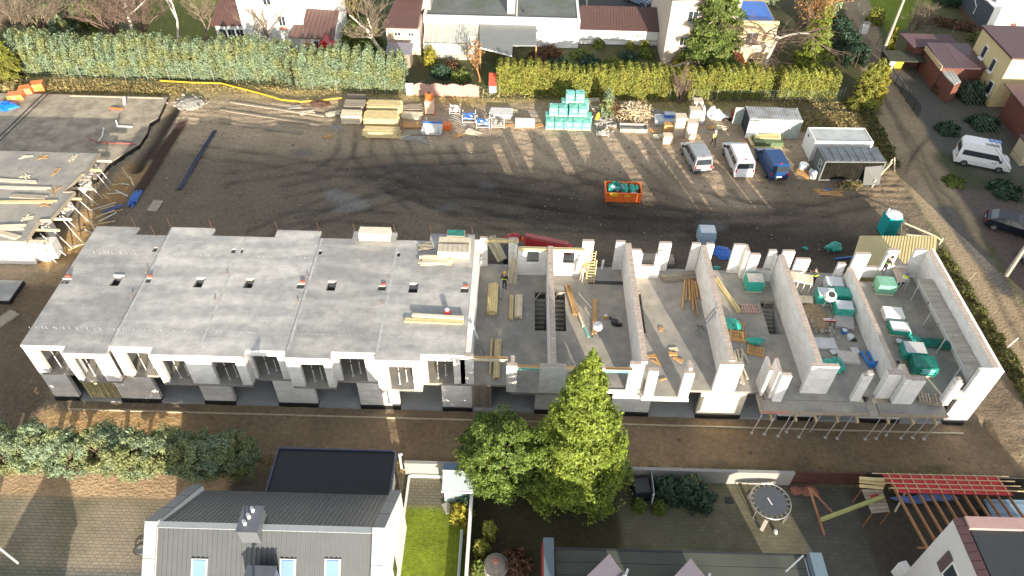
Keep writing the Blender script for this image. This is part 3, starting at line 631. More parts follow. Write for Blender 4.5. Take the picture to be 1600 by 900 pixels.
# upper storey, open half: cross walls, front piers and rear walls
def w_top(mb, x0, x1, y0, y1, z): return mb.box(x0+.004, x1-.004, y0+.004, y1-.004, z, z+.012, 1)
def cross(x, y0, y1, z, t=.2, label=None):
    mb = MB().box(x-t, x+t, y0, y1, ZF, z); w_top(mb, x-t, x+t, y0, y1, z); return part('cross_wall', mb, [mWhite, mWallTop], blk, label=label)
cross(2.66, YP+.3, YB-.02, ZT); cross(8.5, YR+.0, YBP-.3, ZT); cross(14.15, YR+.3, YBP-.3, ZT); cross(19.75, YR+.3, YB-.3, ZT)
cross(25.15, YR+.3, YB-.3, 4.35, .17)
cross(31.03, YR+.28, YBP-.25, ZT, .19)
def pier(x0, x1, y0, y1, z1, z0=ZF, name='pier', steps=()):
    mb = MB().box(x0, x1, y0, y1, z0, z1); w_top(mb, x0, x1, y0, y1, z1)
    for (a, b, c) in steps: mb.box(a, b, y0+.003, y1-.003, z1+.013, z1+c); w_top(mb, a, b, y0, y1, z1+c)
    return part(name, mb, [mWhite, mWallTop], blk)
pier(-3.3, -2.45, YR, YR+.28, ZT); pier(-.3, .36, YP, YP+.3, ZT-.1); pier(-.05, .2, YP+.3, YR+.3, ZT-.1); pier(1.85, 3.5, YP, YP+.28, ZT-.05)
pier(5.1, 5.95, YP, YP+.28, ZT-.1); pier(7.6, 8.28, YR-.2, YR+.1, ZT-.05); pier(8.75, 9.35, YP-.1, YP+.2, ZT-.1); pier(11.0, 11.65, YP-.1, YP+.18, ZT-.25); pier(11.3, 11.65, YP+.185, YR+.3, ZT-.3, steps=((11.3, 11.5, .24),))
pier(13.35, 14.85, YR, YR+.28, ZT-.05); pier(16.45, 16.65, YR-.3, YR+.9, ZT-.2); pier(17.15, 17.75, YP-.2, YP+.1, ZT-.1); pier(17.0, 17.2, YP+.105, YR+.7, ZT-.1)
pier(19.2, 20.95, YR, YR+.28, ZT-.0); pier(22.35, 22.95, YP, YP+.3, ZT-.15, steps=((22.6, 22.9, .24),)); pier(24.1, 25.0, YP+.3, YP+.75, ZT-.3); pier(25.4, 26.35, YP-.1, YP+.25, ZT-.35); pier(25.05, 25.38, YP-.1, YR+.6, ZT-.25)
pier(28.15, 28.75, YP-.1, YP+.2, ZT-.5, steps=((28.2, 28.55, .3),))
part('front_wall', wall(28.8, 31.22, ZF, ZT, YR, YR+.28, [(28.0, 29.9, 3.05, 9)]), mWhite, blk)
part('gable_wall', MB().box(31.225, 31.42, YR-.0, YBP, -.01, ZT+.006), mWhite, blk)
bits('balcony_slab', MB().box(8.6, 11.7, YP-.25, YP-.005, ZF-.2, ZF-.003).box(5.95, 8.5, YR-.3, YR-.12, ZF-.2, ZF+.04), mRend, blk)
# timber shuttering along the balcony of the last houses
bs = thing('balcony_shuttering', 'raw timber balcony shuttering with a reddish patch along the front of the last houses', 'formwork', (22, 29, ZF))
bits('shutter_board', MB().box(16.3, 23.4, 28.95, 29.0, ZF-.28, ZF+.04).box(16.3, 16.36, 29.0, 30.4, ZF-.28, ZF+.04).box(24.0, 28.5, 28.95, 29.0, ZF-.28, ZF+.04), mWoodG, bs)
bits('shutter_board', MB().box(16.4, 18.0, 28.91, 28.945, ZF-.2, ZF+.05), mat('pink_stain', (.50, .22, .18), .8), bs)
bits('shutter_deck', MB().box(16.37, 23.4, 29.01, 30.45, ZF-.3, ZF-.225).box(24.0, 28.5, 29.01, 30.45, ZF-.3, ZF-.225), mWoodP, bs)
bits('wet_concrete', MB().box(16.4, 23.38, 29.02, 29.9, ZF-.22, ZF-.01).box(24.05, 28.45, 29.02, 29.9, ZF-.22, ZF-.01), mFloor, bs)
for x in (17.0, 18.6, 19.9, 21.3, 22.6, 24.6, 26.2, 27.7):
    bits('beam', MB().box(x-.05, x+.05, 28.55, 31.0, ZF-.5, ZF-.31), mWood, bs)
# lintel boards over the openings
for (x0, x1, y, z, m) in ((-2.5, -.25, YR+.1, ZT-.12, mWoodO), (.3, 1.9, YP+.1, ZT-.2, mWoodO), (3.4, 5.2, YP+.1, ZT-.2, mWoodO), (5.8, 7.7, YP+.12, ZT-.2, mWoodO), (-2.2, .3, YBP-.15, ZT-.1, mWood), (.25, 2.5, YB-.15, ZT-.1, mWood), (2.9, 5.2, YB-.15, ZT-.1, mWood)):
    part('lintel', MB().box(x0, x1, y-.12, y+.12, z-.12, z).box(x0, x1, y-.16, y-.125, z-.2, z+.04, 1), [m, mWoodP if m is mWoodO else mWood], blk)
bits('lintel_foil', MB().box(.4, 1.8, YP-.07, YP-.055, ZT-.42, ZT-.2).box(5.9, 7.6, YP-.05, YP-.035, ZT-.42, ZT-.2), mTealP, blk)
# rear of the open half
def rw(x0, x1, z1, y, hs=(), z0=ZF): 
    mb = wall(x0, x1, z0, z1, y-.26, y, hs); part('rear_wall', mb, mWhite, blk)
    tp = MB()
    us = sorted({x0, x1, *[h[0] for h in hs], *[h[1] for h in hs]}); us = [u for u in us if x0 <= u <= x1]
    for a, b in zip(us[:-1], us[1:]):
        top = z1
        for h in hs:
            if h[0] <= (a+b)/2 <= h[1] and h[3] > z1: top = h[2]
        tp.box(a+.004, b-.004, y-.256, y-.004, top, top+.012)
    part('wall_top', tp, mWallTop, blk)
rw(-2.6, -2.05, ZT, YBP); rw(-.45, .2, ZT, YBP); pier(.02, .22, YB, YBP-.265, ZT); rw(.25, 2.45, ZT-.12, YB, [(.95, 1.85, 3.75, 5.0)])
rw(2.88, 5.2, ZT-.12, YB, [(3.65, 4.5, 3.75, 5.0)]); rw(5.1, 5.95, ZT, YBP); rw(7.6, 8.3, ZT, YBP)
rw(8.72, 11.0, ZT-.05, YB, [(9.55, 10.55, 3.8, 9), (9.4, 9.55, 5.1, 9), (10.55, 10.7, 5.0, 9)]); rw(10.85, 11.75, ZT, YBP)
rw(13.3, 13.93, ZT, YBP); rw(14.37, 14.95, ZT, YBP); rw(16.45, 17.3, ZT, YBP); pier(17.3, 17.5, YB, YBP-.03, ZT-.05)
rw(17.52, 19.53, ZT-.15, YB, [(18.25, 19.4, 3.7, 9)]); rw(18.95, 19.5, ZT, YB+.3); rw(19.97, 20.85, ZT, YB+.3)
rw(21.2, 22.25, 4.6, YBP-.5); rw(25.35, 26.45, ZT, YBP-.6); rw(24.4, 24.95, 4.35, YBP-.6); rw(27.95, 28.75, ZT, YBP-.1); rw(26.6, 27.95, 3.6, YBP-.1)
rw(30.0, 30.83, ZT, YBP); rw(28.76, 30.0, 3.9, YBP-.1)
# stairs below the stair openings
for (x0, x1, y0, y1) in st[:5]:
    mb = MB(); n = 12
    for k in range(n): mb.box(x0+.02, x1-.02, y0+.1+(y1-y0-.3)*k/n, y0+.1+(y1-y0-.3)*(k+1)/n-.02, 0, ZF-.35-.0-k*.0-(n-k)*.17+.0)
    part('staircase', mb, mConc, blk)
    part('stair_rail', MB().beam((x0, y1-.9, ZF+.03), (x0+.5, y1, ZF+.03), .06).box(x0-.03, x1+.03, y1, y1+.05, ZF, ZF+.04), mWoodG, blk)

# steel props in the window openings
prop0 = thing('steel_prop', 'slim steel prop standing in an upper window opening of the roofed half', 'steel prop', (0, 0, 0), group='steel props in the upper window openings')
part('outer_tube', MB().tube([(0, 0, 0), (0, 0, 1.3)], .035, 6).box(-.08, .08, -.08, .08, 0, .02), mSteelW, prop0); part('inner_tube', MB().tube([(0, 0, 1.3), (0, 0, 2.3)], .022, 6).box(-.07, .07, -.07, .07, 2.3, 2.32), mSteelW, prop0); part('collar', MB().tube([(0, 0, 1.25), (0, 0, 1.36)], .06, 8), mRust, prop0)
PROP_GROUP = 'steel props in the upper window openings'; first = True; wn = 0
ORD = ['first', 'second', 'third', 'fourth', 'fifth', 'sixth', 'seventh', 'eighth', 'ninth', 'tenth', 'eleventh', 'twelfth', 'thirteenth', 'fourteenth', 'fifteenth', 'sixteenth']
for i in range(5):
    for (h0, h1) in ups[i]:
        yy = front_y(i, (h0+h1)/2)
        for k in range(2):
            loc = (h0+(h1-h0)*(.35+.28*k), yy+.45+.25*k, ZF)
            lab = '%s slim steel prop in the %s upper window from the left' % (('left', 'right')[k], ORD[wn])
            if first: prop0.location = loc; prop0['label'] = lab; first = False
            else: dup(prop0, loc, 0, lab)
        wn += 1
# raking props below the balcony shuttering
pg = 'slanting props under the balcony shuttering'
rp = thing('steel_prop', 'slanting steel prop carrying the timber balcony shuttering', 'steel prop', (16.6, 29.0, 0), group=pg)
part('outer_tube', MB().tube([(16.45, 29.25, -.3), (16.6, 29.3, 1.2)], .035, 6).box(16.35, 16.55, 29.15, 29.35, -.32, -.29), mSteelW, rp); part('inner_tube', MB().tube([(16.6, 29.3, 1.2), (16.68, 29.35, 2.25)], .024, 6), mSteelW, rp)
rp['label'] = 'first slanting steel prop from the left under the balcony shuttering'
for q_, x in enumerate((17.4, 18.3, 19.0, 19.8, 20.6, 21.5, 22.3, 24.2, 25.0, 25.8, 26.7, 27.5, 28.2)): dup(rp, (x, 29.0+random.uniform(-.3, .2), 0), random.uniform(-.25, .25), '%s slanting steel prop from the left under the balcony shuttering' % ORD[q_+1])
# ================================================================ things on the site
def spread(p, q): p = Vector(p); q = Vector(q); return p, q, (q-p).length, math.atan2((q-p).y, (q-p).x)
def pile(name, label, cat, p, q, n, w, h, layers, m, z=0.0, jit=.04, gap=.01, pname='plank', cross=None, group=None, turn=0, hshrink=0):
    """boards or beams lying side by side between the ends p and q, in layers"""
    p, q, L, a = spread(p, q); c = (p+q)/2; c.z = z; t = thing(name, label, cat, c, a, group)
    u = Vector((math.cos(a), math.sin(a), 0)); v = Vector((-u.y, u.x, 0)); W_ = n*(w+gap)
    z1 = z+.01
    if cross:
        for k in (-.35, .35): piece('bearer', t, (.09, W_, .09), c+u*k*L+Vector((0, 0, .055)), a, m)
        z1 += .1
    for l in range(layers):
        for i in range(n-hshrink*l):
            off = (i-(n-hshrink*l-1)/2)*(w+gap)
            o = piece(pname, t, (L, w, h), c+v*off+u*random.uniform(-jit, jit)*L*.5+Vector((0, 0, z1-z+h/2+l*(h+.004))), a+random.uniform(-turn, turn), m)
    return t
def pallet(t, c, w=1.2, d=.8, a=0, z=0, m=None, n=7):
    m = m or mWoodP; u = Vector((math.cos(a), math.sin(a), 0)); v = Vector((-u.y, u.x, 0)); c = Vector((c[0], c[1], z))
    for k in (-1, 0, 1): piece('runner', t, (w, .1, .09), c+v*k*(d/2-.05)+Vector((0, 0, .055)), a, m)
    for k in range(n): piece('slat', t, (w/n*.68, d, .022), c+u*((k+.5)/n-.5)*w+Vector((0, 0, .115)), a, m)
def load(name, label, cat, c, w, d, h, m, z=0, a=0, top=None, group=None, courses=0, bulge=.0, pal=True):
    """wrapped load on a pallet"""
    t = thing(name, label, cat, (c[0], c[1], z), a, group)
    if pal: pallet(t, c, w, d, a, z)
    z0 = z+(.13 if pal else .01); r = random.Random(int(c[0]*97+c[1]*31))
    u = Vector((math.cos(a), math.sin(a), 0)); v = Vector((-u.y, u.x, 0)); n = 4; V = []; Fc = []; K = 16
    for j in range(n+1):
        zz = z0+h*j/n; s = 1+bulge*math.sin(math.pi*j/n)
        for k in range(K):
            g = 2*math.pi*k/K; cx = max(-1, min(1, 1.42*math.cos(g+.4))); cy = max(-1, min(1, 1.42*math.sin(g+.4))); jj = 1+r.uniform(-.02, .02)
            P = Vector((c[0], c[1], zz))+u*cx*w/2*s*jj+v*cy*d/2*s*jj; V.append(tuple(P))
        if j < n: Fc += [(j*K+k, j*K+(k+1) % K, (j+1)*K+(k+1) % K, (j+1)*K+k) for k in range(K)]
    Fc.append(tuple(range(K))[::-1]); Fc.append(tuple(n*K+k for k in range(K)))
    mb = MB().add(V, Fc); part('wrapped_block', mb, m, t)
    if top: part('top_sheet', MB().obox((c[0], c[1], z0+h+.012), (w*.93, d*.93, .02), a), top, t)
    if m is mTealP:
        part('label_sheet', MB().obox(Vector((c[0], c[1], z0+h*.62))-v*(d/2+.022)+u*random.uniform(-.15, .15), (w*.45, .012, h*.2), a), mFoilW, t)
        part('film_fold', MB().lump(Vector((c[0], c[1], z0+h))+u*random.uniform(-.2, .2), (w*.4, d*.35, .05), 8, 5, 0, .4), m, t)
    for k in range(courses):
        zz = z0+h*(k+1)/(courses+1); piece('band', t, (w*.96, .012, .03), Vector((c[0], c[1], zz))-v*(d/2+.012), a, mTealD if m is mTealP else mWhite)
    return t
def crumple(name, label, cat, c, r, m, z=0, n=3, group=None):
    t = thing(name, label, cat, (c[0], c[1], z), 0, group)
    for k in range(n):
        part('fold', MB().lump((c[0]+random.uniform(-.5, .5)*r[0], c[1]+random.uniform(-.5, .5)*r[1], z+r[2]*.45), (r[0]*random.uniform(.45, .75), r[1]*random.uniform(.45, .75), r[2]*random.uniform(.4, .7)), 9, 6, 0, .28), m, t)
    return t
def lay(c, L, a): u = Vector((math.cos(a), math.sin(a), 0))*L/2; c = Vector((c[0], c[1], 0)); return c-u, c+u

# --- northern storage row
pile('timber_stack', 'grey-topped stack of pale shuttering boards, leftmost stack by the green fence', 'timber stack', *lay(at(551, 190), 2.0, 0), 8, .14, .1, 9, mWoodP, cross=1)
pile('timber_stack', 'greyish board stack directly behind the leftmost pale stack', 'timber stack', *lay(at(556, 173), 2.1, 0), 9, .14, .1, 8, mWoodG, cross=1)
load('crate', 'small weathered wooden crate behind the two leftmost timber stacks', 'crate', at(558, 158), 2.0, .8, .5, mWoodG)
pile('formwork_beams', 'front low stack of long yellow formwork beams with stepped ends', 'beam stack', *lay(at(597, 212), 3.4, 0), 11, .1, .2, 3, mWood, cross=1, pname='beam', jit=.12)
pile('formwork_beams', 'big middle stack of yellow formwork beams', 'beam stack', *lay(at(597, 194), 3.3, .01), 15, .1, .2, 5, mWood, cross=1, pname='beam', jit=.08)
pile('formwork_beams', 'rear stack of yellow formwork beams nearest the green fence', 'beam stack', *lay(at(602, 176), 3.4, 0), 12, .1, .2, 5, mWood, cross=1, pname='beam', jit=.1)
pile('formwork_beams', 'single grey-yellow beams lying behind the rear beam stack', 'beam stack', *lay(at(603, 160), 3.2, .02), 3, .15, .2, 1, mWoodG, pname='beam')
for k, (px, py, w, l, m, a, lb) in enumerate(((646, 170, 7, 3, mWoodG, .1, 'small pile of grey boards right of the rear beam stack'), (643, 182, 8, 3, mWoodP, -.08, 'pile of pale mixed boards beside the middle beam stack'), (645, 197, 7, 2, mWoodO, .05, 'brownish board pile between beam stack and white prop rack'), (646, 208, 6, 2, mWoodG, 0, 'low grey board pile below the brownish boards'), (646, 217, 5, 1, mConc, .05, 'flat grey planks lying in the mud below the board piles'))):
    pile('board_pile', lb, 'board pile', *lay(at(px, py), 2.0, a), w, .13, .06, l+1, m, turn=.06, jit=.2)
t = thing('concrete_silo', 'tall pale orange stand topped by an orange drum, before the pink wall', 'site machine', at(672, 176))
c = at(672, 176); part('cabinet', MB().box(c.x-.45, c.x+.45, c.y-.4, c.y+.4, .1, 1.5), mat('pale_orange', (.75, .52, .36), .6), t); bits('skid', MB().box(c.x-.5, c.x-.4, c.y-.5, c.y+.5, 0, .1).box(c.x+.4, c.x+.5, c.y-.5, c.y+.5, 0, .1), mOrange, t)
part('drum', MB().tube([(c.x, c.y+.2, 1.5), (c.x, c.y+.2, 1.7), (c.x, c.y+.2, 2.1), (c.x, c.y+.2, 2.2)], [.3, .46, .46, .3], 12), mOrange, t); part('drum_mouth', MB().tube([(c.x, c.y+.2, 2.2), (c.x, c.y+.2, 2.26)], .2, 10), mDark, t)
t = thing('prop_rack', 'steel rack packed with white lengthwise props beside the orange box', 'prop rack', at(676, 212))
c = at(676, 205)
for k in range(14):
    for l in range(4): part('prop', MB().tube([(c.x-1.0+random.uniform(-.1, .1), c.y-.9+k*.13, .2+l*.13), (c.x+1.0+random.uniform(-.1, .1), c.y-.9+k*.13, .2+l*.13)], .045, 5), mSteelW if (k < 11) else mBlueF, t)
bits('rack_post', MB().box(c.x-.7, c.x-.64, c.y-1, c.y-.94, 0, 1).box(c.x+.7, c.x+.76, c.y-1, c.y-.94, 0, 1).box(c.x-.7, c.x-.64, c.y+.95, c.y+1, 0, 1).box(c.x+.7, c.x+.76, c.y+.95, c.y+1, 0, 1), mSteel, t)
t = thing('orange_box', 'orange-red plastic box next to the white prop rack', 'box', at(699, 202)); c = at(699, 202); part('tub', MB().obox((c.x, c.y, .35), (.75, .6, .6)), mOrange, t); part('lid', MB().obox((c.x, c.y, .68), (.8, .65, .05)), mOrange, t)
t = thing('scaffold_ladder', 'ladder-like grey scaffold frame lying in the mud left of the blue racks', 'scaffold frame', at(722, 192)); p = at(704, 180); q = at(735, 205)
d = (q-p).normalized(); v = Vector((-d.y, d.x, 0))
bits('rail', MB().beam(p+v*.35+Vector((0, 0, .06)), q+v*.35+Vector((0, 0, .06)), .07).beam(p-v*.35+Vector((0, 0, .06)), q-v*.35+Vector((0, 0, .06)), .07), mSteel, t)
bits('rung', (lambda b: [b.beam(p+d*k*.3+v*.35+Vector((0, 0, .07)), p+d*k*.3-v*.35+Vector((0, 0, .07)), .06) for k in range(1, 9)] and b)(MB()), mConc, t)
def rack(label, c, w, d, h, fill, m):
    t = thing('stillage', label, 'rack', c); b = MB()
    for sx in (-1, 1):
        for sy in (-1, 1): b.box(c.x+sx*w/2-.03, c.x+sx*w/2+.03, c.y+sy*d/2-.03, c.y+sy*d/2+.03, 0, h)
    bits('corner_post', b, mSteelW, t); b = MB()
    for z in (.15, h*.55):
        for sy in (-1, 1): b.box(c.x-w/2+.03, c.x+w/2-.03, c.y+sy*d/2-.025, c.y+sy*d/2+.025, z, z+.05)
        for sx in (-1, 1): b.box(c.x+sx*w/2-.025, c.x+sx*w/2+.025, c.y-d/2+.03, c.y+d/2-.03, z, z+.05)
    bits('rail', b, mSteelW, t)
    r = random.Random(w+c.x)
    for k in range(fill): part('fitting', MB().obox((c.x+r.uniform(-.36, .36)*w, c.y+r.uniform(-.36, .36)*d, .25+r.uniform(0, h*.55)), (.35, .2, .18), r.uniform(0, 3), 0, r.uniform(-.5, .5)), m if r.random() < .7 else mSteelW, t)
rack('white steel rack heaped with pale fittings at the left end of the rack row', at(711, 176), 1.05, .9, .8, 12, mSteelW)
rack('steel rack filled with bright blue formwork fittings, left one of two', at(733, 189), 1.3, 1.0, 1.0, 18, mBlueF)
rack('steel rack filled with blue fittings, lower right one of two', at(755, 197), 1.3, 1.0, 1.0, 18, mBlueF)
rack('open grey steel frame rack right of the blue racks', at(778, 197), 1.3, .9, .7, 5, mConc)
pile('pipe_stack', 'stack of white-grey scaffold decks behind the open frame rack', 'scaffold decks', *lay(at(783, 179), 2.3, 0), 5, .28, .06, 6, mSteelW, jit=.1)
load('block_pallet', 'low pallet of pale blocks wrapped in film left of the green packs', 'pallet', at(820, 196), 2.0, .8, .5, mWhite)
# --- green block packs
PG = 'green wrapped packs of building blocks by the hedge'; W1, D1, H1 = .86, .95, .93
base = at(859, 203); gk = 0
def pack(x, y, lv, lab):
    t = load('block_pack', lab, 'block pack', (x, y), W1, D1, H1-.13, mTealP, z=lv*H1, group=PG, courses=2); return t
for k in range(5): pack(base.x+k*.93, base.y+.5, 0, '%s pale green block pack from the left in the front row' % ORD[k])
for k in range(5): pack(base.x-.02+k*.97, base.y+1.6, 0, '%s green block pack from the left in the lower second row' % ORD[k])
for k in range(4): pack(base.x+.35+k*.95+.12*(k > 1), base.y+1.6, 1, '%s green block pack from the left on the upper level of the second row' % ORD[k])
for k in range(3): pack(base.x+1.6+k*.97, base.y+2.75, 0, '%s green block pack from the left at the foot of the rear row' % ORD[k])
for k in range(3): pack(base.x+1.6+k*.97, base.y+2.75, 1, '%s green block pack from the left at middle height of the rear row' % ORD[k])
for k in range(2): pack(base.x+2.0+k*1.0, base.y+2.75, 2, '%s block pack with bluish lid at the very top of the green pile' % ('left', 'right')[k])
pile('board_pile', 'a few pale boards behind the right end of the green pack pile', 'board pile', *lay(at(925, 158), 1.6, .1), 4, .15, .1, 2, mWoodP)
# --- odds and ends filling the storage row
r7 = random.Random(5); XS = [(522, 178), (524, 200), (628, 166), (632, 214), (664, 222), (716, 212), (740, 208), (772, 172), (796, 196), (800, 176), (830, 178), (842, 196), (936, 170), (1026, 176), (1022, 204), (1030, 214), (1100, 205), (1112, 200), (1128, 200), (1146, 224), (1160, 222), (480, 176), (460, 168), (512, 214)]
WH = ('left of the pale board stacks', 'at the foot of the leftmost stack', 'behind the middle beam stack', 'below the grey planks', 'in front of the prop rack', 'below the scaffold ladder', 'below the blue racks', 'behind the open frame rack', 'right of the open frame rack', 'near the scaffold decks', 'behind the low block pallet', 'left of the green packs', 'right of the green packs', 'left of the sheet stack', 'between trough and plywood crate', 'beside the pale crate', 'right of the block towers', 'below the white bulk bag', 'beside the hand cart', 'at the open container door', 'in front of the container door', 'on the sunny mud near the grey timbers', 'among the long grey timbers', 'lying alone in the mud below the leftmost stack')
for (px, py), wh in zip(XS, WH):
    pile('loose_boards', '%s scattered boards %s' % (('few pale', 'short grey', 'brownish')[XS.index((px, py)) % 3], wh), 'loose boards', *lay(at(px, py), r7.uniform(.8, 1.7), r7.uniform(-.5, .5)), r7.randint(3, 5), .13, .05, r7.randint(1, 3), (mWoodP, mConc, mWoodO)[XS.index((px, py)) % 3], turn=.35, jit=.3)
# --- scrap wood, trough and rubble
c = at(990, 186); t = thing('scrap_wood_heap', 'wide heap of splintered pale offcuts beneath the hedge', 'wood heap', c); b = MB(); b2 = MB()
for k in range(620):
    u_ = random.gauss(0, .42); v_ = random.gauss(0, .42); hh = max(.05, 1.15*(1-(u_*u_+v_*v_)*.9)); z = random.uniform(0, hh)
    P = Vector((c.x+u_*2.2, c.y+.8+v_*2.1, z+.05)); a = random.uniform(0, 3.14); e = random.uniform(-.5, .5); L = random.uniform(.25, .95)
    (b if k % 3 else b2).obox(P, (L, random.uniform(.06, .16), .035), a, 0, random.uniform(-.6, .6), e)
part('offcuts', b, mat('splintered_pine', (.66, .53, .33), .85, .3, 3), t, kind='stuff'); part('dark_offcuts', b2, mWoodG, t, kind='stuff')
t = thing('steel_trough', 'long shallow grey steel trough in front of the scrap wood heap', 'trough', at(989, 205)); c = at(989, 203)
part('tray_floor', MB().box(c.x-1.35, c.x+1.35, c.y-.5, c.y+.5, .05, .09), mSteel, t); bits('side_wall', MB().box(c.x-1.4, c.x+1.4, c.y-.55, c.y-.505, .02, .45).box(c.x-1.4, c.x+1.4, c.y+.505, c.y+.55, .02, .45), mConc, t); bits('end_wall', MB().box(c.x-1.4, c.x-1.355, c.y-.5, c.y+.5, .02, .45).box(c.x+1.355, c.x+1.4, c.y-.5, c.y+.5, .02, .45), mConc, t)
c = at(947, 196); t = thing('rubble_heap', 'pale rubble and plaster heap between green packs and scrap wood', 'rubble heap', c); b = MB()
for k in range(90): b.lump((c.x+random.gauss(0, .65), c.y+random.gauss(0, .7)+.2, random.uniform(0, .3)), [random.uniform(.08, .3)]*2+[random.uniform(.06, .2)], 6, 4, 0, .3)
part('rubble', b, mConc, t, kind='stuff')
solo('yellow_sack', MB().lump((0, 0, .3), (.3, .3, .4), 8, 6, 0, .2), mYellow, 'yellow-ochre sack standing beside the pale rubble heap', 'sack', at(931, 192)) if 0 else crumple('sack', 'yellow-ochre sack standing beside the pale rubble heap', 'sack', at(931, 190), (.45, .4, .9), mYellow, n=2)
rack('white tubular frame lying open in front of the rubble heap', at(941, 211), 1.2, .6, .35, 6, mConc)
# --- boards, boxes, block towers
pile('sheet_stack', 'stack of dark and white sheets with a blue wrapped pack on top', 'sheet stack', *lay(at(1038, 190), 2.1, 0), 5, .26, .04, 11, mFoilW, pname='sheet', jit=.05)
load('wrapped_pack', 'bright blue wrapped pack on the dark sheet stack', 'pack', at(1046, 182, .5), 1.2, .7, .3, mBlueF, z=.56, top=mFoilW, pal=False)
load('crate', 'orange-brown plywood crate left of the block towers', 'crate', at(1043, 206), .95, .7, .85, mWoodO)
load('crate', 'lower pale cardboard-coloured crate on legs in front of the plywood crate', 'crate', at(1042, 222), .95, .8, .75, mWoodP)
def tower(label, c, w, d, n, m=mWoodP):
    t = thing('block_tower', label, 'block stack', c); h = .235
    for l in range(n): piece('block_course', t, (w-random.uniform(0, .05), d-random.uniform(0, .05), h-.02), Vector((c.x+random.uniform(-.02, .02), c.y+d/2, h*(l+.5))), 0, mat('beige_block', (.60, .51, .39), .9, .1, 3, rand=.08))
    return t
tower('tall left tower of beige block courses beside the sheet stack', at(1060, 213), 1.1, 1.0, 9)
tower('front right tower of beige block courses nearest the vans', at(1078, 218), 1.05, 1.0, 8)
tower('beige block tower standing behind the front right tower', at(1083, 198), 1.15, .9, 8)
tower('rearmost beige block tower near the mesh fence', at(1087, 184), 1.0, .9, 8)
crumple('big_bag', 'white bulk bag with a yellow strap standing open left of the silver container', 'bulk bag', at(1117, 187), (.9, .75, 1.2), mFoilW, n=3)
crumple('big_bag', 'white plastic bag wedged behind the beige block towers', 'bulk bag', at(1094, 190), (.5, .7, 1.9), mFoilW, n=2)
t = thing('hand_cart', 'flat grey cart with a red end beside the open container', 'cart', at(1134, 186)); c = at(1134, 186)
part('deck', MB().box(c.x-.6, c.x+.5, c.y-.35, c.y+.35, .4, .5), mSteel, t); part('end_plate', MB().box(c.x+.52, c.x+.62, c.y-.4, c.y+.4, .3, .95), mRed, t)
for sx in (-.4, .35): part('wheel', MB().tube([(c.x+sx, c.y-.42, .2), (c.x+sx, c.y-.36, .2)], .2, 10), mRubber, t)

# --- containers
def corrug(x0, x1, y, z0, z1, n, amp, mb, outward=-1):
    V = []; Fc = []; pts = []
    for k in range(n): a = x0+(x1-x0)*k/n; s = (x1-x0)/n; pts += [(a, 0), (a+s*.35, 0), (a+s*.5, amp), (a+s*.85, amp)]
    pts.append((x1, 0))
    for x, o in pts: V += [(x, y+outward*o, z0), (x, y+outward*o, z1)]
    for i in range(len(pts)-1): Fc.append((2*i, 2*i+2, 2*i+3, 2*i+1))
    return mb.add(V, Fc)
def container(label, c, L, Wd, H, a, mS, mR, ribs, mE=None, cat='container', roofribs=True, recess=False):
    t = thing('container', label, cat, c, a); T = Matrix.Translation(Vector((c.x, c.y, 0))) @ Matrix.Rotation(a, 4, 'Z')
    def tr(mb): mb.v = [tuple(T @ Vector(v)) for v in mb.v]; return mb
    part('body', tr(MB().box(0, L, 0, Wd, .12, H-.06)), mE or mS, t)
    part('side_panel', tr(corrug(.08, L-.08, -.012, .2, H-.12, ribs, .035, MB())), mS, t)
    b = MB().box(-.03, .09, -.06, .06, 0, H).box(L-.09, L+.03, -.06, .06, 0, H).box(-.03, .09, Wd-.06, Wd+.03, 0, H).box(L-.09, L+.03, Wd-.06, Wd+.03, 0, H); bits('corner_post', tr(b), mE or mS, t)
    part('bottom_rail', tr(MB().box(.1, L-.1, -.05, .03, .1, .22)), mE or mS, t); part('top_rail', tr(MB().box(.1, L-.1, -.05, .04, H-.14, H-.01)), mE or mS, t)
    if recess: bits('roof_edge', tr(MB().box(0, L, 0, .09, H-.06, H+.03).box(0, L, Wd-.09, Wd, H-.06, H+.03).box(0, .09, .1, Wd-.1, H-.06, H+.03).box(L-.09, L, .1, Wd-.1, H-.06, H+.03)), mS, t); part('roof', tr(MB().box(.1, L-.1, .1, Wd-.1, H-.059, H-.03)), mR, t)
    else:
        part('roof', tr(MB().box(0, L, 0, Wd, H-.06, H-.02)), mR, t)
        if roofribs:
            b = MB()
            for k in range(roofribs): b.box(.2+k*(L-.4)/roofribs, .2+(k+.42)*(L-.4)/roofribs, .1, Wd-.1, H-.021, H+.018)
            bits('roof_rib', b if not tr(b) else b, mR, t)
    return t, tr
mSilver = mat('silver_green_steel', (.42, .46, .43), .45, .1, 1.2, col2=(.33, .36, .34), c2scale=.8); mSilverR = mat('silver_roof_steel', (.42, .44, .45), .45, .12, 1.5, col2=(.24, .22, .18), c2scale=.9, c2amt=.7)
cs, tr = container('silver-grey corrugated storage container with its white end door open', at(1164, 215), 5.2, 2.3, 2.25, -.02, mSilver, mSilverR, 18, roofribs=19)
part('doorway', tr(MB().box(-.035, -.005, .15, 2.15, .2, 2.1)), mat('dark_interior', (.02, .03, .035), .8), cs)
part('door', tr(MB().box(-.1, 1.1, -.35, -.29, .15, 2.15)), mWhite if 0 else mRend, cs); part('door', tr(MB().box(-1.0, -.04, 2.2, 2.26, .15, 2.1)), mSilver, cs)
t_, tr = container('white office cabin container with recessed grey roof', at(1263, 252), 5.6, 2.4, 2.3, .03, mRend, mat('pale_grey_roof', (.45, .48, .47), .6, .12, 1, col2=(.3, .32, .32), c2scale=1.2), 4, recess=True)
part('vent_grille', tr(MB().box(-.05, -.035, 1.6, 1.85, 1.7, 1.95)), mDark, t_)
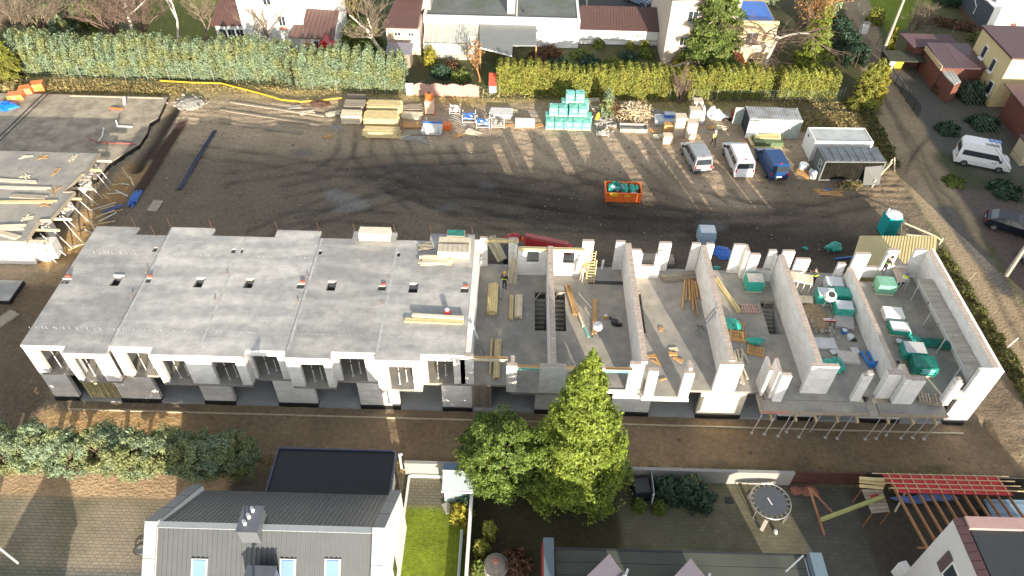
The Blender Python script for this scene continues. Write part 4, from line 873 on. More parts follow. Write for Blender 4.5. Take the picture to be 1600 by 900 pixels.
t_, tr = container('dark olive-black container with bluish corrugated roof and a white-framed end window', at(1278, 283), 5.7, 2.3, 2.3, .035, mat('black_green_steel', (.012, .013, .010), .9, .2, 1.5, col2=(.025, .02, .014), c2scale=1.5, spec=.1), mat('bluish_roof_steel', (.12, .145, .165), .45, .2, 1.3, col2=(.06, .06, .06), c2scale=1), 16, mE=mat('dark_grey_end', (.14, .15, .15), .6), roofribs=7)
bits('window_frame', tr(MB().box(-.06, -.035, .3, 1.0, 1.0, 1.06).box(-.06, -.035, .3, 1.0, 1.85, 1.91).box(-.06, -.035, .3, .36, 1.07, 1.84).box(-.06, -.035, .94, 1.0, 1.07, 1.84)), mRend, t_); part('window_pane', tr(MB().box(-.045, -.034, .37, .93, 1.07, 1.84)), mGlass, t_)
part('tarpaulin', tr(MB().sheet((3.9, -.08, 1.7), (5.5, -.08, 1.9), (5.6, -.7, .1), (4.0, -.75, .1), .03)), mDark, t_)
t = thing('tarped_timber', 'green tarpaulin over a low frame with yellow timbers lying on it', 'tarpaulin stack', at(1195, 228)); c = at(1197, 224)
part('tarpaulin', MB().box(c.x-1.4, c.x+1.5, c.y-.7, c.y+1.1, .02, .55), mat('green_tarpaulin', (.10, .15, .07), .6, .2, 2, .3), t)
for k in range(4): piece('timber', t, (2.6, .12, .1), (c.x+.05*k, c.y+.0+k*.22, .61), .02*k, mWood)
for k in range(3): piece('timber', t, (2.9, .1, .1), (c.x-.1, c.y-.78-k*.12, .07), .01, mWood)
for k in range(2): piece('timber', t, (.12, 2.2, .1), (c.x-1.6-.16*k, c.y+.2, .3), .1, mWood)
solo('white_drum', MB().tube([(0, 0, 0), (0, 0, .1), (0, 0, .55), (0, 0, .6)], [.42, .45, .45, .4], 14), mFoilW, 'white-blue plastic drum standing left of the black container', 'drum', at(1254, 264), smooth=False)
crumple('cement_bags', 'torn white plastic sacks against the door end of the black container', 'sacks', at(1271, 278), (.5, .6, .9), mFoilW, n=3)
pile('board_pile', 'brown broken boards and junk between white cabin and black container', 'board pile', *lay(at(1256, 272), 1.3, -.7), 6, .15, .05, 3, mWoodO, turn=.5, jit=.3)
pile('board_pile', 'thin boards and blue strip lying in the mud below the black container', 'board pile', *lay(at(1294, 302), 2.2, -.2), 6, .1, .04, 2, mWoodO, turn=.3, jit=.3)
crumple('blue_sheet', 'small piece of blue plastic near the thin boards below the black container', 'plastic sheet', at(1290, 297), (.5, .15, .1), mBlueF, n=2)
# --- skip
t = thing('skip', 'orange waste skip filled with green foil in the middle of the muddy yard', 'skip', at(973, 318)); c = at(973, 318); x0, x1, y0, y1 = c.x-1.62, c.x+1.62, c.y+.05, c.y+1.75
bits('side_wall', MB().box(x0, x1, y0, y0+.06, .12, 1.05).box(x0, x1, y1-.06, y1, .12, 1.05), mOrange, t); bits('end_wall', MB().box(x0, x0+.06, y0+.06, y1-.06, .12, 1.05).box(x1-.06, x1, y0+.06, y1-.06, .12, 1.05), mOrange, t)
part('floor', MB().box(x0+.06, x1-.06, y0+.06, y1-.06, .12, .2), mOrange, t); bits('rib', (lambda b: [b.box(x0+.1+k*.74, x0+.18+k*.74, y0-.07, y0-.002, .1, 1.0) for k in range(5)] and b)(MB()), mOrange, t)
bits('rim', MB().box(x0-.05, x1+.05, y0-.05, y0+.08, 1.055, 1.13).box(x0-.05, x1+.05, y1-.08, y1+.05, 1.055, 1.13).box(x0-.05, x0+.08, y0+.085, y1-.085, 1.055, 1.13).box(x1-.08, x1+.05, y0+.085, y1-.085, 1.055, 1.13), mOrange, t)
part('name_plate', MB().box(x0+1.65, x0+2.3, y0-.02, y0-.003, .75, .9), mYellow, t)
t = thing('skip_waste', 'crumpled green and white packaging foil heaped in the orange skip', 'waste', (c.x, c.y+.9, .3))
for k in range(26):
    part('foil_piece', MB().lump((random.uniform(x0+.35, x1-.35), random.uniform(y0+.35, y1-.3), random.uniform(.75, 1.2)), (random.uniform(.2, .42), random.uniform(.2, .38), random.uniform(.15, .3)), 8, 6, 0, .35), (mTealD, mTeal, mTealD, mTeal, mFoilW)[k % 5], t)
crumple('yellow_foil', 'bright yellow-orange plastic hanging over the front of the orange skip', 'plastic sheet', (x0+.65, y0-.05), (.42, .12, .5), mYellow, z=.75, n=3)
# --- near the rear of the block
load('wrapped_pallet', 'pale blue film-wrapped pallet standing alone in the mud behind the block', 'pallet', at(1101, 377), 1.35, 1.1, 1.25, mat('blue_white_film', (.36, .48, .58), .35, .2, 4, .4), top=mFoilW, bulge=.06)
crumple('blue_sheet', 'flat blue plastic sheet lying behind the block between two rear openings', 'plastic sheet', at(1133, 396), (1.1, .9, .25), mBlueF, n=4)
crumple('foil_bundle', 'crumpled turquoise foil bundle on the dark mud left of the yellow shed', 'foil', at(1299, 388), (.75, .6, .5), mTeal, n=4)
crumple('foil_bundle', 'small turquoise foil scrap on the mud left of the larger bundle', 'foil', at(1257, 388), (.3, .25, .2), mTeal, n=2)
crumple('foil_bundle', 'tiny green foil scrap on the ground behind the open block', 'foil', at(1117, 420, 0), (.5, .3, .2), mTeal, n=2)
pile('blue_boards', 'short blue object lying at the left corner of the yellow shed', 'board pile', *lay(at(1318, 404), 1.6, .2), 1, .15, .12, 1, mBlueF)
# portable toilet
c = at(1387, 371); t = thing('portable_toilet', 'turquoise portable toilet cubicle with white roof behind the yellow shed', 'portable toilet', c, .08)
part('cabin', MB().obox((c.x, c.y+.6, 1.05), (1.2, 1.2, 2.0), .08), mat('turquoise_plastic', (.01, .36, .36), .4, .05, 1), t); part('roof', MB().lump((c.x, c.y+.6, 2.08), (.72, .72, .2), 12, 6, 0, .02), mRend, t)
part('door', MB().obox((c.x, c.y-.02, 1.0), (.8, .03, 1.8), .08), mat('turquoise_door', (.01, .28, .29), .4), t); part('base', MB().obox((c.x, c.y+.6, .04), (1.25, 1.25, .08), .08), mDark, t); part('vent_pipe', MB().tube([(c.x-.4, c.y+1, 2.0), (c.x-.4, c.y+1, 2.45)], .05, 6), mRend, t)
# yellow shed
c = at(1327, 418); t = thing('site_shed', 'yellow corrugated metal site shed with an open dark doorway on its left end', 'shed', (28.0, 44, 0), -.0)
p0, p1, p2, p3 = at(1331, 411, 2.4), at(1462, 411, 2.4), at(1465, 371, 2.4), at(1345, 372, 2.4); p1 = Vector((33.2, p0.y, 2.4)); p2 = Vector((34.6, 47.0, 2.4))
mShed = mat('yellow_sheet_metal', (.62, .52, .26), .5, .08, 1.5, stripe=(0, .18, .18))
part('wall', MB().prism([(p0.x, p0.y), (p1.x, p1.y), (p2.x, p2.y), (p3.x, p3.y)], 0, 2.2), mShed, t)
b = MB(); b.add([(p0.x-.1, p0.y-.1, 2.22), (p1.x+.1, p1.y-.1, 2.22), (p2.x+.1, p2.y+.1, 2.5), (p3.x-.1, p3.y+.1, 2.5), (p0.x-.1, p0.y-.1, 2.28), (p1.x+.1, p1.y-.1, 2.28), (p2.x+.1, p2.y+.1, 2.56), (p3.x-.1, p3.y+.1, 2.56)], [(0, 3, 2, 1), (4, 5, 6, 7), (0, 1, 5, 4), (1, 2, 6, 5), (2, 3, 7, 6), (3, 0, 4, 7)]); part('roof', b, mShed, t)
for k in range(26):
    f = (k+.5)/26; a = p0.lerp(p1, f); q = p3.lerp(p2, f); part('roof_rib', MB().beam((a.x, a.y-.1, 2.295), (q.x, q.y+.1, 2.575), .06, .04), mShed, t)
d = (p3-p0).normalized(); part('doorway', MB().beam(p0+d*.6+Vector((-.02, 0, -1.35)), p0+d*2.2+Vector((-.02, 0, -1.35)), .06, 1.9), mat('dark_blue_doorway', (.02, .022, .04), .7), t)
# timber gate frames at the site entrances
def frame(label, pts, m=mWoodP, w=.09):
    t = thing('timber_barrier', label, 'timber barrier', (pts[0][0][0], pts[0][0][1], 0)); b = MB()
    for p, q in pts: b.beam(p, q, w)
    bits('rail', b, m, t); return t
P3 = lambda px, py, z: tuple(at(px, py, z))
frame('raw timber triangle barrier between toilet and road beside the yellow shed', [(P3(1408, 372, 0), P3(1408, 346, 1.3)), (P3(1408, 346, 1.3), P3(1462, 369, 1.2)), (P3(1410, 366, .5), P3(1462, 370, .9)), (P3(1462, 392, 0), P3(1474, 372, 1.3)), (P3(1462, 369, 1.2), P3(1473, 377, 1.1))])
frame('leaning raw timber barrier with two rails behind the black container', [(P3(1362, 293, 0), P3(1395, 249, 1.3)), (P3(1366, 284, .5), P3(1394, 254, 1.2)), (P3(1360, 288, 0), P3(1376, 268, 1.2)), (P3(1398, 268, 0), P3(1398, 246, 1.4))])
solo('white_post', MB().tube([(0, 0, 0), (.55, .15, 1.5)], .05, 6), mRend, 'slanting white marker post in the overgrown strip beside the gable wall', 'post', at(1565, 551))
solo('wood_stake', MB().tube([(0, 0, 0), (.3, .1, 1.2)], .04, 5), mWoodG, 'short brown stake at the edge of the overgrown strip by the road', 'post', at(1510, 443))
# lorry with red crane boom behind the block
t = thing('crane_lorry', 'red lorry loading crane with folded boom parked behind the open block', 'crane', at(850, 395)); a0 = at(822, 376, 2.3); a1 = at(893, 390, 2.3)
part('boom', MB().beam(a0, a1, .75, .55), mRed, t); part('inner_boom', MB().beam(a0+Vector((-.1, .1, .45)), a1+Vector((-.3, .2, .35)), .4, .3), mat('faded_red', (.42, .10, .09), .5), t); part('sign_plate', MB().beam(a0+Vector((.3, -.42, .1)), a0+Vector((1.9, -.8, .05)), .04, .35), mConc, t)
b0 = at(803, 372, 2.2); part('head', MB().lump(b0, (.7, .4, .45), 10, 6, 0, .12), mRed, t); part('piston', MB().tube([b0+Vector((.3, 0, .2)), a0+Vector((.5, .1, .45))], .09, 7), mDark, t)
part('warning_lamp', MB().lump(at(817, 374, 2.4), (.18, .18, .3), 8, 6, 0, .05), mOrange, t); part('chassis', MB().box(a0.x-1.8, a1.x+.4, a0.y-1.0, a0.y+.8, .5, 1.1), mDark, t); part('deck', MB().box(a0.x-.4, a1.x+.3, a0.y-1.2, a0.y+.2, 1.12, 1.3), mConc, t)
for sx in (-1.2, .9, 3.2):
    for sy in (-1.05, .85): part('wheel', MB().tube([(a0.x+sx, a0.y+sy-.13, .45), (a0.x+sx, a0.y+sy+.13, .45)], .45, 12), mRubber, t)
pile('timber_stack', 'grey-yellow boards on the mud seen through a rear opening of the third open house', 'timber stack', *lay(at(1018, 408), 3.6, .0), 6, .2, .1, 3, mWoodG, z=0)

# ================================================================ on the finished roof slab (z 5.4)
z = ZT+.165
load('block_pallet', 'wide pallet of white blocks at the rear edge of the grey roof', 'pallet', at(587, 371, z), 2.3, .8, .55, mat('cream_block_pack', (.66, .60, .48), .85, .1, 3), z=z)
load('block_pallet', 'pallet with a green-striped top at the far right rear corner of the roof', 'pallet', at(713, 374, z), 1.3, .7, .5, mWoodG, z=z, top=mTealD)
load('block_pallet', 'long flat pale block pallet nearest the right edge of the roof', 'pallet', at(710, 398, z), 2.3, .9, .5, mWoodP, z=z, top=mat('plank_top', (.5, .44, .34), .85, .15, 3, stripe=(0, .35, .3)))
load('block_pallet', 'pale block pallet behind the long flat one on the roof', 'pallet', at(711, 384, z), 2.3, .6, .45, mWoodP, z=z)
pile('board_pile', 'flat untidy pile of short boards left of the roof pallets', 'board pile', *lay(at(681, 408, z), 2.1, .0), 5, .16, .05, 4, mWoodP, z=z, turn=.12, jit=.2)
pile('board_pile', 'small round heap of offcuts at the left of the roof pallets', 'board pile', *lay(at(664, 386, z), .9, .2), 4, .14, .05, 3, mWoodG, z=z, turn=.5, jit=.3)
pile('board_pile', 'two long pale planks lying on the front part of the roof', 'board pile', *lay(at(677, 503, z), 3.9, -.02), 2, .16, .12, 1, mWood, z=z)
pile('board_pile', 'thin stack of three planks just behind the two long planks on the roof', 'board pile', *lay(at(684, 497, z), 3.4, -.04), 2, .12, .07, 3, mWoodP, z=z)
def bucket(label, p, z, m, r=.17, h=.32, cat='bucket'):
    t = thing('bucket', label, cat, (p.x, p.y, z)); part('pail', MB().tube([(p.x, p.y, z), (p.x, p.y, z+h)], [r*.85, r], 12), m, t); part('contents', MB().tube([(p.x, p.y, z+h), (p.x, p.y, z+h+.012)], r*.85, 12), mFoilW if m is not mDark else mDark, t); return t
bucket('red bucket with white rim alone on the grey roof', at(699, 490, z), z, mRed, .2, .38)

# ================================================================ on the open first floor (z 2.6)
z = ZF+.01
G = lambda px, py, zz=None: at(px, py, zz if zz is not None else z)
def fpile(lab, px, py, L, a, n, w, h, l, m, cat='timber stack', name='timber_stack', **k): return pile(name, lab, cat, *lay(G(px, py), L, a), n, w, h, l, m, z=z, **k)
V9 = math.pi/2
fpile('largest bundle of yellow formwork beams on the first open floor', 770, 470, 2.9, V9, 5, .14, .2, 2, mWood, pname='beam')
fpile('narrow yellow plank bundle beside the stair opening of the first open floor', 799, 482, 2.4, V9, 2, .14, .12, 2, mWood)
fpile('pale plank bundle just left of the stair opening on the first open floor', 810, 480, 2.2, V9, 3, .18, .12, 2, mWoodP)
fpile('yellow plank bundle sticking out over the front edge of the first open floor', 777, 562, 3.4, V9, 3, .14, .1, 2, mWood)
fpile('single narrow plank left of the bundle at the front edge of the first open floor', 767, 558, 3.1, V9, 1, .14, .1, 2, mWood)
fpile('long grey prop lying beside the biggest beam bundle', 783, 450, 2.4, V9, 2, .08, .1, 1, mSteel, 'prop', 'steel_prop_bundle')
pc_ = at(757, 372, 3.0); t = thing('shutter_panel', 'large wooden shuttering panel leaning through the rear doorway of the first open house', 'formwork panel', (-1.3, 42.4, ZF))
Aq = [at(756, 372, 4.9), at(774, 367, 5.1), at(792, 403, 3.4), at(778, 410, 3.2)]
for k in range(4):
    f0, f1 = k/4+.01, (k+1)/4-.01; part('plank', MB().sheet(Aq[0].lerp(Aq[1], f0), Aq[0].lerp(Aq[1], f1), Aq[3].lerp(Aq[2], f1), Aq[3].lerp(Aq[2], f0), .06), mWoodG if k % 2 else mat('grey_shutter', (.42, .39, .25), .85, .2, 3), t)
t = thing('lath_bundle', 'bundle of thin laths leaning in the corner of the first open house', 'laths', (.0, 41.2, ZF))
for k in range(16): part('lath', MB().beam((-.55+k*.05, 40.2+random.uniform(-.1, .1), ZF), (-.2+k*.035, 41.5, ZF+1.5+random.uniform(-.4, .3)), .03), mWoodP, t)
fpile('orange-brown planks leaning together on the second open floor', 893, 470, 3.0, 1.75, 3, .12, .1, 2, mWoodO, turn=.08)
fpile('pale plank beside the orange-brown planks on the second open floor', 902, 487, 3.2, 1.8, 1, .16, .1, 2, mWoodP)
fpile('two long brown posts lying in the middle of the second open floor', 929, 495, 3.4, 1.50, 2, .14, .12, 1, mWoodO)
fpile('green painted plank on the second open floor', 914, 515, 1.5, 1.85, 1, .16, .1, 1, mTealP, 'plank', 'painted_plank')
fpile('thin white lath on the second open floor', 914, 470, 1.8, 2.1, 1, .06, .05, 1, mRend, 'lath', 'lath')
fpile('dark straightedge boards lying across the second open floor at the rear', 950, 442, 3.0, 0, 2, .14, .05, 1, mDark, 'board', 'dark_board')
c = G(931, 524); t = thing('work_light', 'white balloon work light on a dark tripod at the front of the second open floor', 'lamp', (c.x, c.y, z)); part('balloon', MB().lump((c.x+.05, c.y, z+.95), (.38, .38, .33), 12, 8, 0, .02), mHelm, t, smooth=True)
bits('tripod_leg', MB().beam((c.x, c.y, z+.7), (c.x-.3, c.y-.25, z), .04).beam((c.x, c.y, z+.7), (c.x+.3, c.y-.2, z), .04).beam((c.x, c.y, z+.7), (c.x, c.y+.35, z), .04), mDark, t)
bucket('yellow bucket on the second open floor', G(946, 496), z, mYellow, .16, .22); bucket('round black tub right of the yellow bucket', G(960, 506), z, mDark, .26, .3, 'tub'); bucket('tiny black pot between the yellow bucket and the black tub', G(954, 498), z, mDark, .1, .12, 'pot')
solo('white_tube', MB().tube([(0, 0, 0), (.05, 0, .9)], .09, 8), mRend, 'short white tube standing in the rear opening of the second open house', 'tube', G(940, 420))
# aluminium beam leaning on the first wall and ladder on the fourth
t = thing('steel_prop', 'silver prop leaning over the first wall beside the finished roof', 'steel prop', (-2.6, 34, ZF)); a, b_ = at(736, 505, ZT+.1), at(757, 552, z); part('outer_tube', MB().tube([a, a.lerp(b_, .5)], .09, 7), mSteelW, t); part('inner_tube', MB().tube([a.lerp(b_, .5), b_], .05, 7), mSteel, t)
t = thing('ladder', 'silver aluminium ladder leaning against the third cross wall', 'ladder', G(1090, 518)); a, b_ = at(1123, 478, ZT+.15), G(1089, 519)
d = (b_-a).normalized(); s_ = Vector((0, 1, 0)).cross(d).normalized(); s_ = d.cross(s_).normalized()*.2
bits('stile', MB().beam(a+s_, b_+s_, .06).beam(a-s_, b_-s_, .06), mSteel, t); L_ = (b_-a).length
bits('rung', (lambda b: [b.beam(a+d*k*.3+s_, a+d*k*.3-s_, .035) for k in range(1, int(L_/.3))] and b)(MB()), mSteel, t)
t = thing('stick_heap', 'fan of brown poles lying at the rear of the third open floor', 'poles', G(1075, 455))
for k, (p, q) in enumerate((((1070, 434), (1066, 482)), ((1076, 434), (1078, 470)), ((1080, 436), (1083, 484)), ((1082, 438), (1090, 494)), ((1086, 440), (1090, 465)), ((1088, 432), (1097, 470)), ((1073, 436), (1071, 470)))): part('pole', MB().beam(G(*p, z+.1), G(*q, z+.06+.05*(k % 3)), .12, .1), mWoodO, t)
fpile('grey-green planks lying across the rear of the third open floor', 1062, 434, 2.9, .18, 4, .16, .06, 3, mWoodG, turn=.05)
for k, (px, py, L, a, lb) in enumerate(((1018, 557, .8, .2, 'left orange offcut pair'), (1027, 566, .8, 2.2, 'slanting orange offcut below the left pair'), (1052, 546, .6, .4, 'pale offcut between the two light bars'), (1051, 554, .6, 0, 'yellow offcut under the pale one'), (1059, 562, .7, -.4, 'orange offcut near the plaster lumps'), (1036, 593, .5, .6, 'last small offcut near the front edge'), (1033, 515, .4, 1.3, 'small pale bottle-like piece in the sunny bar'))):
    pile('offcut', lb+' on the third open floor', 'offcut', *lay(G(px, py), L, a), 2 if k != 5 else 1, .13, .05, 2 if k == 3 else 1, mWoodO if k != 2 else mWoodP, z=z, turn=.4)
fpile('three long yellow laths leaning beside the third cross wall', 1136, 462, 3.6, 1.87, 3, .1, .08, 2, mWood, turn=.03)
t = thing('stick_heap', 'bundle of pale brown poles at the front of the fourth open floor', 'poles', G(1158, 570))
for k, (p, q) in enumerate((((1148, 548), (1153, 575)), ((1152, 546), (1162, 600)), ((1160, 552), (1158, 598)), ((1158, 545), (1170, 568)), ((1156, 560), (1168, 592)))): part('pole', MB().beam(G(*p, z+.1), G(*q, z+.06+.05*(k % 3)), .12, .1), mWoodP, t)
def lone_pallet(lab, px, py, a=0, m=mWoodO, w=1.2, n=1):
    t = thing('pallet', lab, 'pallet', G(px, py), a); c = G(px, py)
    for k in range(n): pallet(t, c, w, .8, a, z+k*.14, m)
lone_pallet('reddish empty pallet at the rear of the fourth open floor', 1172, 483, .0, mat('red_pallet_wood', (.50, .33, .28), .8, .15, 3, rand=.15), 1.4)
lone_pallet('empty pallet with a green foil heap at its left corner on the fourth floor', 1150, 509, -.35); lone_pallet('two stacked pallets below the green foil heap', 1152, 527, -.2, mWoodO, 1.2, 2); lone_pallet('front empty pallet with foil hanging over its back edge', 1180, 549, -.3)
crumple('foil_bundle', 'dark green foil heap next to the third cross wall', 'foil', G(1141, 512), (.7, .75, .5), mTeal, z=z, n=4); crumple('foil_bundle', 'bright green foil strip lying on the front empty pallet', 'foil', G(1175, 537), (1.0, .35, .4), mTeal, z=z+.1, n=4)
lone_pallet('weathered pallet leaning at the front of the last open house', 1450, 625, -.15, mWoodG, 1.5, 2)
# fourth to sixth floor: packs and clutter
load('block_pack', 'green foil block pack with torn white top at the rear of the fourth floor', 'block pack', G(1175, 450), 1.25, 1.0, .95, mTeal, z=z, top=mat('torn_white_foil', (.62, .57, .52), .6, .3, 5, .4), bulge=.05); bucket('white bucket right of the torn green pack', G(1190, 450), z, mRend, .2, .3)
for lab, px, py, w, d, h, m, tp in (('green block pack with white speckled top, upper left of the group on the fifth floor', 1286, 470, 1.3, 1.0, .9, mTeal, mFoilW), ('green block pack right of the speckled one on the fifth floor', 1313, 468, 1.2, .9, .85, mTeal, None), ('green block pack with foil top in front of its twin on the fifth floor', 1314, 489, 1.25, .95, .85, mTeal, mFoilW), ('pale grey wrapped bale at the rear edge of the fifth floor', 1299, 451, 1.2, 1.0, .8, mFoilW, None),
        ('mint green block pack in the rear corner of the last floor', 1379, 454, 1.3, 1.05, 1.0, mat('mint_foil', (.20, .45, .32), .4, .15, 3, .3), None), ('white block stack on a pallet in the last house', 1392, 496, 1.35, 1.05, .6, mRend, None), ('white-topped block pack with a green skirt in the last house', 1402, 518, 1.35, 1.0, .55, mTeal, mRend), ('grey block stack with green sides behind the big green pack', 1422, 556, 1.45, 1.1, .9, mTeal, mat('pale_block_top', (.55, .53, .52), .85, .1, 2))):
    load('block_pack', lab, 'block pack', G(px, py), w, d, h-.13, m, z=z, top=tp, bulge=.03, a=-.08)
t = load('block_pack', 'large green foil pack with white lettering next to the front of the last house', 'block pack', G(1437, 579), 1.55, 1.1, .85, mTealD, z=z, bulge=.06, a=-.1); c = G(1437, 579)
for k, (w, zz) in enumerate(((.9, .78), (.75, .55), (.85, .4))): part('print_line', MB().obox((c.x+.1, c.y-.6, z+zz), (w, .02, .10 if k == 0 else .05), -.1), mat('foil_print', (.25, .62, .62), .4), t)
for k in range(5): part('letter', MB().tube([(c.x-.25+k*.17, c.y-.63, z+.66), (c.x-.25+k*.17, c.y-.65, z+.66)], .07, 8), mat('foil_print', (.25, .62, .62), .4), t)
crumple('foil_bundle', 'long trail of dark green foil across the last floor', 'foil', G(1465, 538), (1.7, .5, .3), mTealD, z=z, n=7); crumple('foil_bundle', 'lighter green foil bend beside the white-topped pack', 'foil', G(1424, 528), (.5, .6, .3), mTeal, z=z, n=4)
crumple('foil_bundle', 'green foil heap near the fourth cross wall on the fifth floor', 'foil', G(1299, 571), (.8, .7, .5), mTeal, z=z, n=4)
def slabs(lab, px, py, w, d, n, m, a=0):
    t = thing('sheet_stack', lab, 'sheets', G(px, py), a); c = G(px, py)
    for k in range(n): piece('sheet', t, (w, d, .05), (c.x+random.uniform(-.03, .03), c.y+random.uniform(-.03, .03), z+.03+.056*k), a+random.uniform(-.05, .05), m)
mSheetW = mat('pale_sheet', (.60, .60, .60), .6, .12, 2, rand=.06)
slabs('grey stained sheet stack in front of the green packs on the fifth floor', 1318, 505, 1.3, 1.2, 4, mat('stained_sheet', (.48, .45, .43), .7, .2, 2), -.25); slabs('white round-cornered sheets on the fifth floor', 1288, 538, 1.5, 1.0, 3, mSheetW, 0); slabs('pale square sheet pair in the middle of the fifth floor', 1325, 560, 1.4, 1.0, 3, mat('cream_sheet', (.56, .53, .48), .7), -.1)
slabs('small white boards between the sheet stacks on the fifth floor', 1304, 550, .7, .4, 2, mSheetW, .3); slabs('white scraps right of the pale square sheets', 1335, 548, .5, .5, 2, mSheetW, .1)
bucket('white tub with blue bottom on the fifth floor', G(1318, 520), z, mBlueF, .2, .3, 'tub'); bucket('grey-white tub of mortar on the fifth floor', G(1327, 529), z, mFoilW, .24, .3, 'tub'); bucket('round mortar tub in the last house beside the slit', G(1403, 536), z, mConc, .26, .25, 'tub')
c = G(1290, 477); t = thing('mortar_mixer', 'white drum mortar mixer on legs between the green packs', 'mixer', c); part('drum', MB().tube([(c.x, c.y, z+.75), (c.x, c.y-.05, z+.85), (c.x, c.y-.15, z+1.25), (c.x, c.y-.18, z+1.3)], [.3, .42, .4, .3], 12), mRend, t); part('drum_mouth', MB().tube([(c.x, c.y-.18, z+1.31), (c.x, c.y-.19, z+1.33)], .25, 10), mDark, t)
bits('leg', MB().beam((c.x, c.y, z+.8), (c.x-.4, c.y-.3, z), .05).beam((c.x, c.y, z+.8), (c.x+.4, c.y-.3, z), .05).beam((c.x, c.y, z+.8), (c.x, c.y+.4, z), .05), mSteelW, t)
c = G(1274, 497); t = thing('rubble_heap', 'brown sand and block rubble heap against the fourth cross wall', 'rubble heap', c)
part('sand', MB().lump((c.x, c.y, z), (1.0, 1.5, .45), 14, 8, 0, .12), mat('brown_sand', (.27, .20, .12), .95, .3, 4, .8), t); b = MB()
for k in range(70): b.lump((c.x+random.uniform(-.9, 1.0), c.y-1.0+random.gauss(0, .6), z+random.uniform(.03, .3)), [random.uniform(.05, .2)]*3, 6, 4, 0, .35)
part('rubble', b, mConc, t, kind='stuff')
c = G(1293, 505); t = thing('tool_tray', 'red and white tray lying on the rubble of the fifth floor', 'tray', c); part('tray', MB().obox((c.x, c.y, z+.35), (.95, .3, .1)), mRed, t); bits('lid', MB().obox((c.x, c.y+.05, z+.42), (.85, .06, .03)).obox((c.x, c.y-.08, z+.42), (.85, .06, .03)), mRend, t)
c = G(1356, 563); t = thing('pallet_truck', 'bright blue hand pallet truck standing near the fifth cross wall', 'pallet truck', c, .15)
mBT = mat('blue_truck_paint', (.02, .22, .65), .4); bits('fork', MB().obox((c.x-.2, c.y+.15, z+.1), (.17, 1.15, .07), .15).obox((c.x+.25, c.y+.2, z+.1), (.17, 1.15, .07), .15), mBT, t); part('pump_body', MB().obox((c.x+.13, c.y-.52, z+.22), (.6, .22, .4), .15), mBT, t); part('handle', MB().beam((c.x+.2, c.y-.6, z+.4), (c.x+.75, c.y-.35, z+1.15), .05), mDark, t)
# timber ramp boards and stacked slabs by the fourth cross wall
def platform(name, label, cat, pts, n, zz, m, legs=True, zb=ZF):
    a, b_, c_, d_ = [Vector(p) for p in pts]; t = thing(name, label, cat, (a.x, a.y, zb))
    for k in range(n):
        f0, f1 = (k+.04)/n, (k+.96)/n; P = [a.lerp(b_, f0), a.lerp(b_, f1), d_.lerp(c_, f1), d_.lerp(c_, f0)]
        cc = sum(P, Vector())/4; w = ((P[1]-P[0]).length+(P[2]-P[3]).length)/2; L = ((P[3]-P[0]).length+(P[2]-P[1]).length)/2; dr = (P[3]-P[0]); ang = math.atan2(dr.y, dr.x)
        piece('plank', t, (round(L, 2), round(w, 2), .045), (cc.x, cc.y, zz+.012*(k % 2)+random.uniform(0, .01)), ang, m)
    if legs:
        for f in (.05, .35, .65, .95):
            for e in (a.lerp(b_, f), d_.lerp(c_, f)): part('leg', MB().beam((e.x, e.y, zb), (e.x, e.y, zz-.05), .05), mSteelW, t)
        bits('ledger', MB().beam((a.x, a.y, zz-.06), (b_.x, b_.y, zz-.06), .06).beam((d_.x, d_.y, zz-.06), (c_.x, c_.y, zz-.06), .06), mSteelW, t)
    return t
zz = ZF+1.85
platform('scaffold', 'long trestle scaffold of grey boards along the inner side of the gable wall', 'scaffold', [(29.75, 39.9, zz), (29.75, 31.4, zz), (30.76, 31.4, zz), (30.76, 39.9, zz)], 36, zz, mat('scaffold_board', (.42, .38, .31), .85, .15, 3, rand=.12))
zz = ZF+1.05
platform('scaffold', 'short pale board platform at the rear of the fifth floor beside the fourth wall', 'scaffold', [at(1234, 424, zz), at(1271, 431, zz), at(1270, 444, zz), at(1237, 437, zz)], 8, zz, mWoodP)
platform('scaffold', 'pinkish scaffold deck at the rear corner of the last house where men work', 'scaffold', [at(1390, 405, zz), at(1405, 405, zz), at(1422, 438, zz), at(1402, 440, zz)], 5, zz, mat('pink_board', (.50, .40, .33), .85, .1, 3, rand=.08))
platform('scaffold', 'small stack of pale slabs on the fifth floor beside the fourth wall', 'slab stack', [at(1247, 462, ZF+.3), at(1271, 463, ZF+.3), at(1270, 474, ZF+.3), at(1249, 473, ZF+.3)], 3, ZF+.3, mWoodP, False)
# yellow rolling tower beside the second rear wall
c = G(921, 437); t = thing('scaffold_tower', 'narrow yellow aluminium ladder tower standing inside the second open house', 'scaffold tower', c)
b = MB()
for sx in (-.3, .3):
    for sy in (-.5, .5): b.beam((c.x+sx, c.y+sy, z), (c.x+sx, c.y+sy, z+2.5), .055)
bits('upright', b, mWood, t); b = MB()
for k in range(8):
    for sy in (-.5, .5): b.beam((c.x-.3, c.y+sy, z+.3+k*.28), (c.x+.3, c.y+sy, z+.3+k*.28), .045)
bits('rung', b, mWood, t)
for k, (px, py, a, lb) in enumerate(((900, 420, 2.0, 'leftmost pale trestle strut'), (905, 430, 1.9, 'second pale trestle strut'), (912, 436, 1.7, 'rightmost pale trestle strut'))):
    solo('trestle_strut', MB().beam((0, 0, 0), (.3, .5, 1.0+.2*k), .07), mWoodP, lb+' leaning by the wall of the second open house', 'strut', G(px, py+8))

